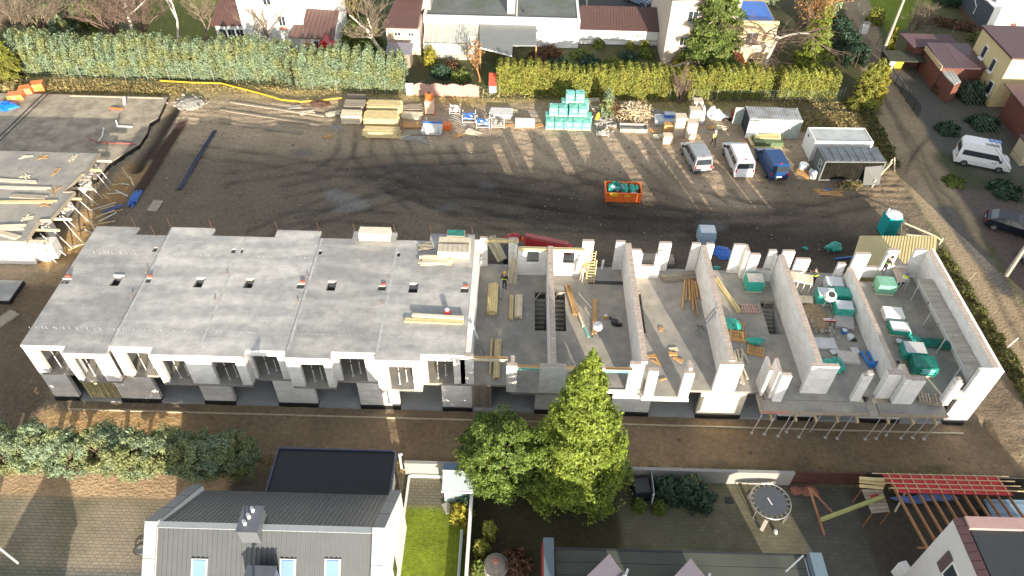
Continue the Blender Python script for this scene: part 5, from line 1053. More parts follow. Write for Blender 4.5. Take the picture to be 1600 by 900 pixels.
# ================================================================ left side: foundation slab and shuttered slab
t = thing('foundation_slab', 'sandy finished foundation slab with drain pipes sticking out, upper left', 'foundation', (-45, 62, 0)); zs = .5
outl = [(-36.9, 68.9), (-36.5, 64.9), (-37.0, 64.0), (-36.6, 62.3), (-36.6, 60.2), (-37.4, 58.6), (-38.2, 57.0), (-38.4, 54.5), (-60, 54.5), (-60, 68.8)]
part('slab', MB().prism(outl, zs-.08, zs), mSandC, t); part('slab_side', MB().prism([(x*.9999+(-.05 if x > -40 else 0), y*.9995) for x, y in outl], -.9, zs-.085), mBlack, t)
bits('groove_board', MB().obox((-50.4, 62.3, zs+.02), (.12, 13.2, .04), -.19+.12).obox((-49.9, 62.3, zs+.02), (.1, 13.2, .04), -.19+.12), mDark, t); part('edge_board', MB().box(-47, -37.2, 68.5, 68.62, zs+.002, zs+.1), mWoodG, t)
def pipe(label, pts, m, r=.07):
    pts = [at(a, b, c_) for a, b, c_ in pts]; solo('drain_pipe', MB().tube([p-pts[0] for p in pts], r, 7), m, label, 'pipe', pts[0])
pipe('white vertical drain pipe at the rear edge of the foundation slab', [(194, 163, .5), (194, 152, 1.4)], mRend, .12); pipe('pale blue bent drain pipe on the foundation slab', [(181, 188, 1.0), (184, 197, .55), (207, 198, .55)], mBlueF if 0 else mFoilW, .08)
pipe('forked white pipe standing on the foundation slab', [(162, 200, 1.1), (160, 212, .7), (153, 222, .55)], mFoilW); pipe('long reddish pipe lying across the foundation slab', [(139, 216, .6), (154, 222, .6), (213, 225, .6)], mat('red_pipe', (.42, .12, .10), .5), .06); pipe('short orange pipe piece near the rear of the foundation slab', [(172, 169, .6), (192, 170, .6)], mOrange, .08)
# shuttered first-floor slab
t = thing('shuttered_house', 'half built white house with a fresh grey first floor slab edged by yellow formwork', 'building', (-45, 50, 0))
o3 = [(-38.6, 43.4), (-38.7, 46.0), (-37.9, 46.1), (-37.5, 49.8), (-38.45, 49.7), (-38.0, 52.3), (-37.8, 52.3), (-37.75, 55.5), (-60, 55.5), (-60, 43.4)]
part('first_floor_slab', MB().prism(o3, ZF-.2, ZF), mFloor, t)
for (a, b_) in zip(o3[:7], o3[1:8]): part('edge_board', MB().beam((a[0]+.05, a[1], ZF-.06), (b_[0]+.05, b_[1], ZF-.06), .07, .3), mWoodG, t); 
for k, y in enumerate((43.9, 45.2, 46.6, 48.0, 49.3, 50.7, 52.0, 53.4, 54.8)): part('formwork_beam', MB().box(-40.5, -37.15+.35*(k % 3), y-.05, y+.05, ZF-.42, ZF-.22), (mWoodG, mWood, mWoodP)[k % 3], t)
part('front_wall', MB().box(-60, -38.9, 43.5, 43.75, .0, ZF-.21), mWhite, t); part('gable_wall', wall(43.76, 55.2, 0, ZF-.5, -39.2, -38.95, [(44.6, 46.4, -1, 2.0), (47.6, 49.4, -1, 2.0), (50.8, 53.0, -1, 2.0)], 'yz'), mWhite, t)
part('plinth', MB().box(-60, -38.88, 43.48, 43.52, -.5, -.01), mBlack, t)
part('wall_pier', MB().box(-38.9, -37.9, 43.9, 44.2, 0, 1.9), mWhite, t)
bits('partition', MB().box(-55, -54.8, 43.8, 55, 0, 2.3).box(-48, -47.8, 43.8, 55, 0, 2.3), mWhite, t)
pq = 'steel props carrying the shuttered slab'
rp2 = thing('steel_prop', 'first slanting steel prop from the front beside the shuttered slab', 'steel prop', (-37.6, 43.9, 0), group=pq); part('tube', MB().tube([(-37.2, 43.7, -.2), (-38.3, 43.95, ZF-.45)], .04, 6), mSteelW, rp2)
for q_, y in enumerate((45.0, 46.0, 47.2, 48.1, 49.4, 50.3, 51.5, 52.6, 53.9, 54.8)): dup(rp2, (-37.6+random.uniform(-.2, .3), y, 0), random.uniform(-.4, .4), '%s slanting steel prop from the front beside the shuttered slab' % ORD[q_+1])
z3 = ZF+.01
for lb, px, py, L, a, n, m in (('long round pale timber across the shuttered slab', 30, 294, 5.0, 0, 2, mWoodP), ('thin laths lying behind the long timber on the shuttered slab', 20, 283, 4.0, -.05, 2, mWoodP), ('two crossed planks in the middle of the shuttered slab', 38, 316, 5.0, .06, 2, mWood), ('grey planks next to the crossed planks', 45, 308, 3.0, -.04, 3, mWoodG), ('short board pile near the front left of the shuttered slab', 14, 356, 2.5, .1, 4, mWoodP), ('pale boards at the front edge of the shuttered slab', 10, 367, 2.4, -.3, 3, mWoodP)):
    pile('board_pile', lb, 'board pile', *lay(at(px, py, z3), L, a), n, .16, .08, 1, m, z=z3, jit=.1)
for q_, (px, py) in enumerate(((42, 245), (64, 247), (114, 247), (88, 269), (39, 276), (70, 320), (42, 341), (85, 299))):
    pile('offcut', '%s scattered offcut pile from the rear on the shuttered slab' % ORD[q_], 'offcut', *lay(at(px, py, z3), .9, q_*.7), 3, .12, .04, 1, mWoodO if q_ % 2 else mWoodP, z=z3, turn=.8, jit=.4, group='offcuts on the shuttered slab')
t = thing('white_block_stack', 'square stack of white blocks below the corner of the shuttered slab', 'block stack', at(78, 400, 0)); c = at(80, 398, 0)
for k in range(4): piece('block_course', t, (1.6, 1.1, .34), (c.x, c.y, .2+k*.36), .1, mWhite)
t = thing('board_tangle', 'tangle of yellow boards and tubes in the trench right of the shuttered slab', 'scaffold debris', at(160, 290)); 
for k in range(26):
    p = at(random.uniform(118, 190), random.uniform(235, 350), 0); p = Vector((-36.2+random.uniform(-.6, 1.0), 45+k*.42, random.uniform(.05, .5))); a = random.uniform(0, 3.1); part('board' if k % 3 else 'tube', MB().obox(p, (random.uniform(1, 2.4), .1, .05), a, 0, 0, random.uniform(-.35, .35)), (mWoodO, mWood, mSteelW, mWoodP)[k % 4], t)
# long rusty bars, blue pipe, prop bundles
def bundle(name, label, cat, p, q, n, m, r, zz=.1, sp=.12):
    p, q, L, a = spread(p, q); v = Vector((-math.sin(a), math.cos(a), 0)); t = thing(name, label, cat, p)
    for k in range(n): o = v*((k % 6)-2.5)*sp+Vector((0, 0, zz+(k//6)*sp)); d = (q-p).normalized()*random.uniform(-.3, .3); part('bar', MB().tube([p+o+d, (p+q)/2+o+v*random.uniform(-.05, .05)+Vector((0, 0, .02)), q+o+d], r, 5), m, t)
bundle('steel_bars', 'long dark bundle of rusty reinforcing bars right of the foundation slab', 'steel bars', at(218, 300), at(285, 195), 12, mRust, .04, sp=.14)
bundle('steel_bars', 'second reddish reinforcing bar bundle with a white tag, nearer the slab', 'steel bars', at(236, 250), at(288, 192), 8, mRust, .035, sp=.1)
bundle('blue_pipe', 'long blue plastic pipe lying in the mud', 'pipe', at(277, 298), at(333, 206), 3, mat('blue_pipe', (.02, .03, .075), .5), .07, sp=.12)
bundle('prop_bundle', 'upright bundle of blue and silver props lying near the shuttered slab', 'prop bundle', at(206, 322), at(216, 303), 12, mBlueF, .05, sp=.12)
bundle('prop_bundle', 'flat bundle of dark blue props left of the upright bundle', 'prop bundle', at(165, 334), at(190, 322), 12, mat('navy_steel', (.10, .12, .25), .5), .045, sp=.1)
piece_t = thing('plywood_sheet', 'single greyish plywood board lying flat on the mud right of the blue bundle', 'board', at(243, 323)); c = at(243, 323); part('board', MB().obox((c.x, c.y, .1), (.9, 1.5, .08), -.08), mWoodG, piece_t)
pile('timber_stack', 'dark planks lying at the left picture edge beside the finished block', 'timber stack', *lay(at(8, 500), 1.8, 1.1), 5, .2, .1, 1, mWoodG)
solo('bitumen_box', MB().obox((0, 0, .2), (3.2, 1.6, .4), -.0), mBlack, 'black flat foundation corner at the left picture edge', 'foundation', at(-10, 466)) if 0 else None
t = thing('foundation_corner', 'black coated concrete corner at the left picture edge below the shuttered house', 'foundation', at(0, 470)); c = at(-18, 470); part('concrete_top', MB().box(c.x-2, c.x+1.9, c.y-.3, c.y+1.9, .35, .4), mSlab, t); part('coated_side', MB().box(c.x-2, c.x+1.95, c.y-.35, c.y+1.95, -.3, .345), mBlack, t)
c = at(298, 163); t = thing('rubble_heap', 'low heap of white-grey chippings in front of the long green hedge', 'rubble heap', c); b = MB(); part('mound', MB().lump((c.x, c.y, 0), (1.5, 1.2, .5), 14, 8, 0, .1), mConc, t)
for k in range(90): b.lump((c.x+random.gauss(0, .9), c.y+random.gauss(0, .7), random.uniform(.05, .4)), [random.uniform(.05, .16)]*3, 5, 4, 0, .35)
part('rubble', b, mConc, t, kind='stuff')
for q_, (p, q) in enumerate((((345, 172), (500, 196)), ((360, 160), (508, 182)), ((340, 190), (470, 210)), ((425, 162), (455, 166)))):
    p, q = at(*p), at(*q); pile('timber_stack', '%s long grey timber from the fence on the sunny mud' % ('second', 'first', 'third', 'fourth')[q_], 'timber', p, q, 2, .14, .1, 1, mWoodG, group='long grey timbers left of the timber stacks', jit=.05)
# brick pallets under orange and blue sheets
for k, (px, py, m, w, lb) in enumerate(((30, 160, mOrange, 1.4, 'largest orange plastic wrapped brick pallet at the left picture edge'), (45, 150, mOrange, 1.2, 'orange wrapped brick pallet behind the largest one'), (63, 143, mOrange, 1.2, 'rearmost orange wrapped brick pallet with a grey end'))):
    load('brick_pallet', lb, 'pallet', at(px, py), w, 1.0, .95, mat('orange_foil', (.80, .23, .05), .4, .25, 4, .5, col2=(.75, .42, .3), c2scale=2), bulge=.06, a=.3)
crumple('blue_tarpaulin', 'bright blue tarpaulin in front of the orange pallets', 'tarpaulin', at(12, 173), (1.5, 1.0, .8), mat('bright_blue_tarp', (.01, .20, .75), .4, .2, 4, .5), n=5)
solo('yellow_hose', MB().tube([at(a, b, .25)-at(250, 126) for a, b in ((250, 126), (300, 129), (345, 130), (372, 137), (410, 147), (440, 156), (470, 159), (500, 157), (535, 153))], .085, 6), mYellow, 'long yellow hose snaking along the grass below the fence', 'hose', at(250, 126))
solo('rusty_heap', MB().lump((0, 0, .1), (1.0, .5, .3), 10, 6, 0, .3), mRust, 'small red-brown heap beside the yellow hose', 'heap', at(499, 163))
# ================================================================ gardens and houses south of the site
A4 = lambda *q: [at(*p) for p in q]
mSeam = mat('grey_seam_roof', (.082, .088, .09), .4, .08, 1.2); mTrimL = mat('pale_metal_capping', (.30, .33, .34), .45, .06, 1.5)
t = thing('house', 'grey ribbed metal roofed white house with two block chimneys, bottom left', 'house', (-12, 17.5, 0))
XA0, XA1, YRG, YE, ZRG, ZE = -17.25, -6.55, 17.5, 21.45, 7.35, 3.75
part('wall', MB().prism([(XA0+.1, 13.6), (XA1-.1, 13.6), (XA1-.1, 21.3), (XA0+.1, 21.3)], 0, ZE-.1), mRend, t)
def slope(y0, z0, y1, z1, nm):
    b = MB().sheet((XA0, y0, z0), (XA1, y0, z0), (XA1, y1, z1), (XA0, y1, z1), .08 if y1 > y0 else -.08); part(nm, b, mSeam, t)
slope(YE, ZE, YRG, ZRG, 'north_roof_slope'); slope(13.55, ZE, YRG, ZRG, 'south_roof_slope')
n = 44
for k in range(1, n):
    x = XA0+(XA1-XA0)*k/n
    piece('seam', t, (.09, 5.35, .09), (x, (13.55+YRG)/2, (ZE+ZRG)/2+.11), 0, mSeam, rx=math.atan2(ZRG-ZE, YRG-13.55)); piece('seam', t, (.05, 5.35, .06), (x, (YE+YRG)/2, (ZE+ZRG)/2+.10), 0, mSeam, rx=-math.atan2(ZRG-ZE, YE-YRG))
part('ridge_cap', MB().box(XA0, XA1, YRG-.16, YRG+.16, ZRG+.09, ZRG+.15), mTrimL, t)
for xx, s in ((XA0, -1), (XA1, 1)):   # raised gable parapets, capped in separate metal lengths
    x0, x1 = sorted((xx, xx+s*.5)); prof = [(13.5, -0.0), (21.55, 0), (21.55, ZE+.45), (YRG, ZRG+.4), (13.5, ZE+.4)]
    b = MB(); b.add([(x0, y, z) for y, z in prof]+[(x1, y, z) for y, z in prof], [(0, 1, 2, 3, 4), (9, 8, 7, 6, 5)]+[(i, i+5, (i+1) % 5+5, (i+1) % 5) for i in range(5)]); part('gable_wall', b, mRend, t)
    for k in range(3):
        for (ya, za, yb, zb, m_) in ((YRG, ZRG+.4, 21.6, ZE+.45, mat('mid_metal_capping', (.12, .13, .14), .5, .06, 1.5)), (YRG, ZRG+.4, 13.4, ZE+.4, mTrimL)):
            f0, f1 = k/3+.004, (k+1)/3-.004; L = lambda f: (ya+(yb-ya)*f, za+(zb-za)*f+.01); (a, b_), (c, d) = L(f0), L(f1)
            part('capping', MB().add([(x0-.05, a, b_), (x1+.05, a, b_), (x1+.05, c, d), (x0-.05, c, d), (x0-.05, a, b_+.06), (x1+.05, a, b_+.06), (x1+.05, c, d+.06), (x0-.05, c, d+.06)], [(0, 3, 2, 1), (4, 5, 6, 7), (0, 1, 5, 4), (1, 2, 6, 5), (2, 3, 7, 6), (3, 0, 4, 7)]), m_, t)
part('east_window', MB().box(XA1+.49, XA1+.52, 17.5, 18.2, 1.6, 3.2), mGlass, t); part('red_panel', MB().box(XA1+.5, XA1+.54, 15.9, 17.0, 1.2, 3.0), mRed, t)
for cx, cy, w, d, h0, h1, lb in ((-12.55, 17.55, .95, 1.3, 7.0, 8.15, None), (-11.75, 15.1, 1.35, 1.2, 5.0, 7.0, None)):
    part('chimney', MB().box(cx-w/2, cx+w/2, cy-d/2, cy+d/2, h0, h1), mat('chimney_sheet', (.12, .13, .14), .45, .06, 1.5), t); c_ = part('chimney_cap', MB().box(cx-w/2-.05, cx+w/2+.05, cy-d/2-.05, cy+d/2+.05, h1+.002, h1+.06), mat('chimney_cap_sheet', (.10, .11, .13), .45), t)
    for k in range(3 if cy > 16 else 1): part('flue_cowl', MB().tube([(cx-.15+.1*k, cy-.3+.35*k, h1+.07), (cx-.15+.1*k, cy-.3+.35*k, h1+.4), (cx-.0+.1*k, cy-.5+.35*k, h1+.5)], .085, 8), mSteelW, t)
sa = math.atan2(ZRG-ZE, YRG-13.55)
for px in (312, 450, 520):
    zf = lambda y: ZRG-(YRG-y)*(ZRG-ZE)/(YRG-13.55)+.15
    _, y_ = min((abs(at(px, 889, zf(y)).y-y), y) for y in np.arange(13.7, 17.4, .02)); z_ = zf(y_); x_ = at(px, 889, z_).x; y_ = float(y_); z_ = float(z_)
    fr = part('roof_window', MB().obox((x_, y_, z_+.02), (.8, 1.0, .12), 0, 0, sa), mat('grey_window_frame', (.36, .38, .36), .5), t); g_ = MB().obox((x_, y_-.03, z_+.1), (.6, .8, .03), 0, 0, sa); q_ = part('pane', g_, mGlassL, fr)
t = thing('lean_to', 'single-storey annex with a flat black bitumen roof behind the grey ribbed house', 'annex', (-10.4, 23.3, 0))
part('wall', MB().box(-13.7, -7.1, 21.6, 24.6, 0, 2.85), mRend, t); part('roof', MB().box(-13.95, -6.9, 21.6, 24.85, 2.86, 3.0), mat('black_bitumen_roof', (.010, .011, .016), .6, .1, 1), t)
bits('roof_edge', MB().box(-6.9, -6.8, 21.6, 24.85, 2.8, 3.08).box(-14.05, -13.95, 21.6, 24.85, 2.8, 3.08).box(-13.95, -6.9, 24.85, 24.95, 2.8, 3.08), mat('navy_edge_metal', (.06, .07, .11), .5), t)
part('flue', MB().tube([(-6.6, 24.6, 1.6), (-6.6, 24.6, 3.2), (-6.45, 24.5, 3.3)], .08, 8), mSteelW, t)
# garden walls and fences
def gwall(name, label, x0, x1, y, h, m, n, th=.16, cat='garden wall'):
    t = thing(name, label, cat, (x0, y, 0))
    for k in range(n): a = x0+(x1-x0)*k/n; b_ = x0+(x1-x0)*(k+1)/n; part('panel', MB().box(a+.008, b_-.008, y-th/2, y+th/2, -.4, h), m, t)
    part('coping', MB().box(x0, x1, y-th/2-.03, y+th/2+.03, h+.003, h+.05), m, t); return t
mGW = mat('smooth_grey_render', (.29, .28, .26), .8, .06, .6)
gwall('garden_wall', 'low grey concrete wall behind the lawn beside the black annex', -6.55, -2.3, 25.2, 1.35, mGW, 2); gwall('garden_wall', 'grey concrete garden wall stretch hidden behind the two evergreens', -2.25, 7.0, 25.2, 1.35, mGW, 4)
gwall('garden_wall', 'long grey rendered wall behind the trampoline', 7.05, 17.9, 25.2, 1.35, mGW, 5); gwall('garden_fence', 'dark brown board fence right of the grey wall', 18.0, 22.4, 25.3, 1.35, mat('dark_brown_board', (.085, .035, .025), .7, .15, 2), 2, .06, 'fence'); gwall('garden_fence', 'black shaded fence behind the red roof membrane', 22.45, 34, 25.35, 1.3, mat('black_board', (.03, .025, .022), .8, .15, 2), 4, .06, 'fence')
t = thing('garden_fence', 'white-capped fence separating the lawn from the dark shrub garden', 'fence', (-2.2, 21, 0))
for k in range(5): part('fence_panel', MB().box(-2.28, -2.16, 14+2*k+.02, 14+2*k+1.98, 0, .85), mConc, t)
part('cap_rail', MB().box(-2.32, -2.12, 14, 24, .86, .92), mRend, t); part('inner_board', MB().box(-2.75, -2.6, 15, 21.2, 0, .6), mTrimL, t)
solo('lawn_kerb', MB().box(-.06, .06, -2.9, 0, 0, .18), mRend, 'pale kerb running down from the wall corner along the left lawn edge', 'kerb', (-6.3, 25.0, 0)); solo('lawn_kerb', MB().box(0, 2.4, -.05, .05, 0, .22), mRend, 'pale kerb line in front of the wall behind the patio', 'kerb', (-6.2, 25.0, 0))
solo('stepping_stone', MB().obox((0, 0, .05), (.45, .7, .1), .5), mConc, 'pale stepping stone at the shed corner of the lawn', 'stone', at(699, 794))
t = thing('garden_shed', 'small metal garden shed with a blue-grey ridge roof at the corner of the lawn', 'shed', (-3.05, 24.3, 0)); x0, x1 = -3.95, -2.15
part('wall', MB().box(x0+.05, x1-.05, 23.3, 25.0, 0, 1.5), mat('shed_sheet', (.30, .36, .38), .5, .05, 2, stripe=(0, .2, .15)), t)
part('roof_panel', MB().sheet((x0-.05, 23.15, 1.5), (x1+.05, 23.15, 1.5), (x1+.05, 24.25, 2.0), (x0-.05, 24.25, 2.0), .04), mat('shed_roof_light', (.36, .42, .44), .4, .05, 2, stripe=(0, .2, .15)), t); part('roof_panel', MB().sheet((x0-.05, 24.27, 2.0), (x1+.05, 24.27, 2.0), (x1+.05, 25.05, 1.55), (x0-.05, 25.05, 1.55), .04), mat('shed_roof_blue', (.10, .19, .32), .4, .05, 2, stripe=(0, .2, .15)), t)
part('door', MB().box(x0+.5, x0+1.25, 23.27, 23.297, .05, 1.4), mat('shed_door', (.24, .3, .32), .5), t); bits('trim', MB().box(x0-.07, x1+.07, 24.23, 24.29, 2.03, 2.08).box(x0-.07, x1+.07, 23.1, 23.145, 1.46, 1.56), mRend, t)
# evergreens
conifer('conifer_tree', 'tall lime-green pointed conifer standing in front of the open block', 4.15, 24.6, 13.2, 3.35, lfConif, nl=100000, size=.12, z0=1.5, shape=.85, lobes=15)
tufted('pine_tree', 'broad bushy pine with dark gaps left of the tall conifer', -.5, 24.2, .4, 7.2, 2.5, 2.1, lfPine, nt=230, per=190, tuft=.46, size=.10)
tufted('pine_tree', 'lower dark pine shrub between the two big evergreens', 1.9, 24.1, .2, 5.0, 1.6, 1.5, lfPine, nt=85, per=150, tuft=.48, size=.10)
mPN = lfBlue
for k, (px, py, h, r, lb) in enumerate(((14, 742, 4.6, 1.7, 'first blue-green pine from the left in the bottom left row'), (75, 738, 4.2, 1.6, 'second pine from the left in the bottom left row'), (125, 735, 4.0, 1.5, 'third pine from the left in the bottom left row'), (185, 738, 4.3, 1.6, 'fourth pine from the left in the bottom left row'), (228, 735, 4.1, 1.5, 'fifth pine from the left at the edge of the shade'), (285, 736, 4.0, 1.6, 'shaded pine behind the grey roof parapet'), (335, 735, 3.9, 1.6, 'shaded pine second from the right in the bottom left row'), (378, 735, 3.7, 1.4, 'last shaded pine beside the black annex roof'))):
    p = at(px, py); tufted('pine_tree', lb, p.x, 24.7+.2*(k % 2), .35, h, r, 1.35, lfBlue, nt=130, per=120, tuft=.40, size=.10, group='row of pines along the bottom left boundary')
bush('shrub', 'straw-coloured spiky grass clump in front of the garden shed', *at(722, 805)[:2], .75, .8, lfYel, 900, .2); bush('shrub', 'dark round shrub in the corner behind the straw grass', *at(728, 790)[:2], .55, 1.0, lfDark, 700)
bush('shrub', 'bright green upright bush behind the fence of the dark garden, upper one', *at(765, 838)[:2], .45, 1.6, lfThuja, 900); bush('shrub', 'lower bright green bush beside the fence of the dark garden', *at(752, 862)[:2], .5, 1.1, lfThuja, 900); bush('shrub', 'small sunlit bush at the bottom next to the round stone grill', *at(750, 892)[:2], .5, .9, lfGreen, 800)
bush('shrub', 'red-brown leafless-looking bush at the bottom beside the round grill', *at(806, 888)[:2], 1.1, 1.2, lfRedS, 1400)
c = at(775, 893); t = thing('garden_grill', 'round grey stone grill with a domed lid at the bottom picture edge', 'grill', c); part('base', MB().tube([(c.x, c.y, 0), (c.x, c.y, .9)], [.75, .7], 16), mConc, t); part('lid', MB().lump((c.x, c.y, .95), (.62, .62, .35), 14, 8, 0, .03), mat('grey_brown_lid', (.22, .19, .16), .7), t); part('knob', MB().lump((c.x, c.y, 1.3), (.2, .2, .1), 8, 5, 0, .03), mat('clay', (.38, .17, .12), .8), t)
for px, py, r, h, lf, lb in ((1040, 775, .9, 1.6, lfDark, 'dark conifer bush left in the group behind the narrow screen'), (1065, 778, .8, 1.9, lfDark, 'middle dark bush of the group beside the long grey wall'), (1092, 785, 1.0, 1.4, lfDark, 'widest dark green shrub at the right of the bush group'), (998, 793, .45, .7, lfGreen, 'small round shrub left of the white screen'), (1030, 796, .45, .7, lfGreen, 'small round shrub right of the white screen'), (1080, 757, .6, 1.2, lfBlue, 'pale blue-green shrub close to the long grey wall')): bush('shrub', lb, *at(px, py)[:2], r, h, lf, 1100)
c = at(1000, 778); t = thing('barbecue', 'black kettle-like garden box under a cover beside the white screen', 'barbecue', c); part('cover', MB().obox((c.x, c.y+.3, .5), (1.0, 1.1, 1.0), .1), mat('black_cover', (.022, .024, .034), .6, .2, 3, .3), t); part('lid', MB().obox((c.x, c.y+.3, 1.02), (.9, 1.0, .05), .1), mDark, t)
t = thing('privacy_screen', 'narrow whitish screen panel standing out from the long grey wall', 'screen', (8.9, 24, 0)); part('panel', MB().sheet(at(1017, 790, 0), at(1015, 756, 0), at(1017, 733, 1.35), at(1022, 772, 1.35), .05), mTrimL, t); part('post', MB().tube([at(1018, 790, 0), at(1021, 773, 1.4)], .06, 6), mSteelW, t)
solo('drain_grate', MB().obox((0, 0, .03), (.5, .45, .03)), mDark, 'small dark drain grate in the paved garden left of the trampoline', 'drain', at(1139, 782))
# trampoline
c = at(1204, 783, .85); t = thing('trampoline', 'round grey trampoline with chrome rim and springs beside the brown fence', 'trampoline', (c.x, c.y, 0))
part('mat', MB().tube([(c.x, c.y, .84), (c.x, c.y, .86)], 1.0, 32), mat('trampoline_mat', (.075, .085, .10), .7, .05, 2), t); part('rim', MB().tube([(c.x+1.22*math.cos(a*math.pi/16), c.y+1.22*math.sin(a*math.pi/16), .86) for a in range(33)], .035, 6, cap=False), mSteel, t)
for k in range(40): a = 2*math.pi*k/40; part('spring', MB().beam((c.x+1.0*math.cos(a), c.y+1.0*math.sin(a), .855), (c.x+1.2*math.cos(a), c.y+1.2*math.sin(a), .86), .03), mSteel if k % 2 else mDark, t)
for k in range(4): a = .6+math.pi/2*k; part('leg', MB().tube([(c.x+1.2*math.cos(a), c.y+1.2*math.sin(a), .84), (c.x+1.25*math.cos(a), c.y+1.25*math.sin(a), .05), (c.x+1.25*math.cos(a+.35), c.y+1.25*math.sin(a+.35), .05), (c.x+1.2*math.cos(a+.35), c.y+1.2*math.sin(a+.35), .84)], .028, 6), mSteel, t)
part('print_mark', MB().obox((c.x-.05, c.y-.02, .868), (.07, .5, .006), .35), mRend, t); part('step', MB().beam((c.x-.5, c.y-1.25, .8), (c.x-.7, c.y-1.55, .05), .22, .04), mConc, t); part('shoe', MB().lump((c.x+.15, c.y-1.6, .08), (.12, .2, .08), 7, 5, 0, .1), mRend, t)
# swing frame and climbing tower
t = thing('swing_frame', 'timber swing with a long yellow-green beam reaching the climbing tower', 'swing', at(1287, 835)); part('beam', MB().beam(at(1283, 812, 2.0-1.0), at(1380, 776, 1.9), .2, .22), mat('green_impregnated_beam', (.34, .34, .12), .7, .15, 3), t)
bits('leg', MB().beam(at(1288, 836, 0), at(1264, 762, 1.9), .1).beam(at(1300, 800, 0), at(1267, 764, 1.9), .09), mat('brown_post', (.36, .17, .09), .7, .15, 3), t)
solo('clay_heap', MB().lump((0, 0, .05), (.75, .55, .25), 9, 6, 0, .25), mat('terracotta', (.30, .13, .09), .9, .2, 4), 'flat terracotta coloured heap in front of the brown fence', 'heap', at(1252, 768)) if 0 else crumple('clay_heap', 'flat terracotta coloured heap in front of the brown fence', 'heap', at(1255, 772), (.8, .6, .2), mat('terracotta', (.30, .13, .09), .9, .2, 4), n=2)
t = thing('climbing_tower', 'weathered plank climbing tower with yellow rails at the end of the swing beam', 'play tower', at(1365, 795)); P = [at(1346, 765, 1.6), at(1378, 765, 1.6), at(1390, 800, 1.6), at(1362, 803, 1.6)]
for k in range(7):
    f0, f1 = k/7+.01, (k+1)/7-.01; part('plank', MB().sheet(P[0].lerp(P[3], f0), P[1].lerp(P[2], f0), P[1].lerp(P[2], f1), P[0].lerp(P[3], f1), -.05), mWoodG, t)
for q in P: part('post', MB().tube([(q.x, q.y, 0), (q.x, q.y, 1.6)], .04, 6), mWoodB, t)
for a, b_ in (((1343, 747, 2.4), (1382, 750, 2.4)), ((1343, 752, 2.2), (1382, 756, 2.2)), ((1343, 759, 2.0), (1380, 762, 2.0))): part('rail', MB().beam(at(*a), at(*b_), .16, .12), mWood, t)
part('play_panel', MB().obox((P[0]+P[2])/2+Vector((0, .2, .1)), (.5, .3, .05), .3), mRed, t)
# roof frame under construction with a red membrane
t = thing('roof_frame', 'timber lean-to roof frame of slanting rafters with a red membrane along its top', 'roof frame', (26, 22, 0)); n = 11
LT = [at(1393-8+16.9*k, 741+.4*k, 2.35) for k in range(n)]; LB = []
for k in range(n):
    bx = (1440, 1455, 1466, 1476, 1485, 1496, 1511, 1528, 1545, 1560, 1577)[k]; by = (870, 858, 846, 835, 825, 806, 804, 804, 804, 804, 804)[k]; q = at(bx, by, 3.2); a = LT[k]; q = Vector((a.x+.1, 19.0, 3.5)); part('rafter', MB().beam(a, q, .09, .16), mWoodB, t)
    part('counter_batten', MB().beam(a+Vector((0, 0, .16)), a.lerp(q, .26)+Vector((0, 0, .16)), .05), mat('batten', (.55, .40, .22), .7, .1, 3), t)
a0 = LT[0]; a1 = LT[-1]; d = 1.45; part('membrane', MB().sheet(a0+Vector((-.35, -.1, .1)), a1+Vector((.1, -.1, .1)), (a1.x+.25, a1.y-1.5, 2.35+.42), (a0.x+.1, a0.y-1.5, 2.35+.42), -.02), mat('red_membrane', (.52, .02, .03), .5, .06, 2), t)
for k in range(4): f = .02+k*.065; part('batten', MB().beam(LT[0].lerp(Vector((LT[0].x+.1, 19, 3.5)), f)+Vector((-1.0+.2*k, 0, .22)), LT[-1].lerp(Vector((LT[-1].x+.1, 19, 3.5)), f)+Vector((.7+.15*k, 0, .22)), .05), mat('batten', (.55, .40, .22), .7, .1, 3), t)
for q in (LT[0], LT[5], LT[-1]): part('post', MB().box(q.x-.06, q.x+.06, q.y-.4, q.y-.28, 0, 2.3), mWoodB, t)
part('wall_plate', MB().box(LT[0].x-.2, LT[-1].x+.3, LT[0].y-.42, LT[0].y-.3, 2.2, 2.3), mWoodB, t); part('tie_beam', MB().box(22.9, 25.2, 19.6, 19.7, 2.9, 3.0), mWoodB, t)
solo('ladder', MB().beam((0, 0, 0), (1.3, 1.6, .3), .12), mWoodP, 'pale prop lying diagonally under the rafters', 'prop', at(1398, 800)); crumple('pool_cover', 'long blue crumpled cover under the rafters', 'cover', at(1447, 782), (1.9, .35, .5), mat('soft_blue_cover', (.12, .20, .45), .5, .2, 3, .4), n=5)
t = thing('storage_box_row', 'pale blue flat metal roof of a parked trailer behind the red membrane', 'trailer', (31, 23, 0)); part('roof', MB().box(28.9, 34, 21.9, 23.6, 1.5, 1.6), mat('pale_blue_sheet', (.22, .33, .44), .4, .08, 1.5, stripe=(1, .8, .3)), t); part('body', MB().box(29.1, 34, 22.1, 23.5, .3, 1.495), mDark, t)
crumple('tyre_pile', 'black tyre pile beside the pale blue trailer roof', 'tyres', at(1588, 803), (.8, .6, .7), mRubber, n=4); conifer('conifer_tree', 'tiny pointed evergreen at the edge of the parapet of the white gabled house', *at(1580, 808)[:2], 1.6, .35, lfGrass, nl=500, size=.12, z0=.1)
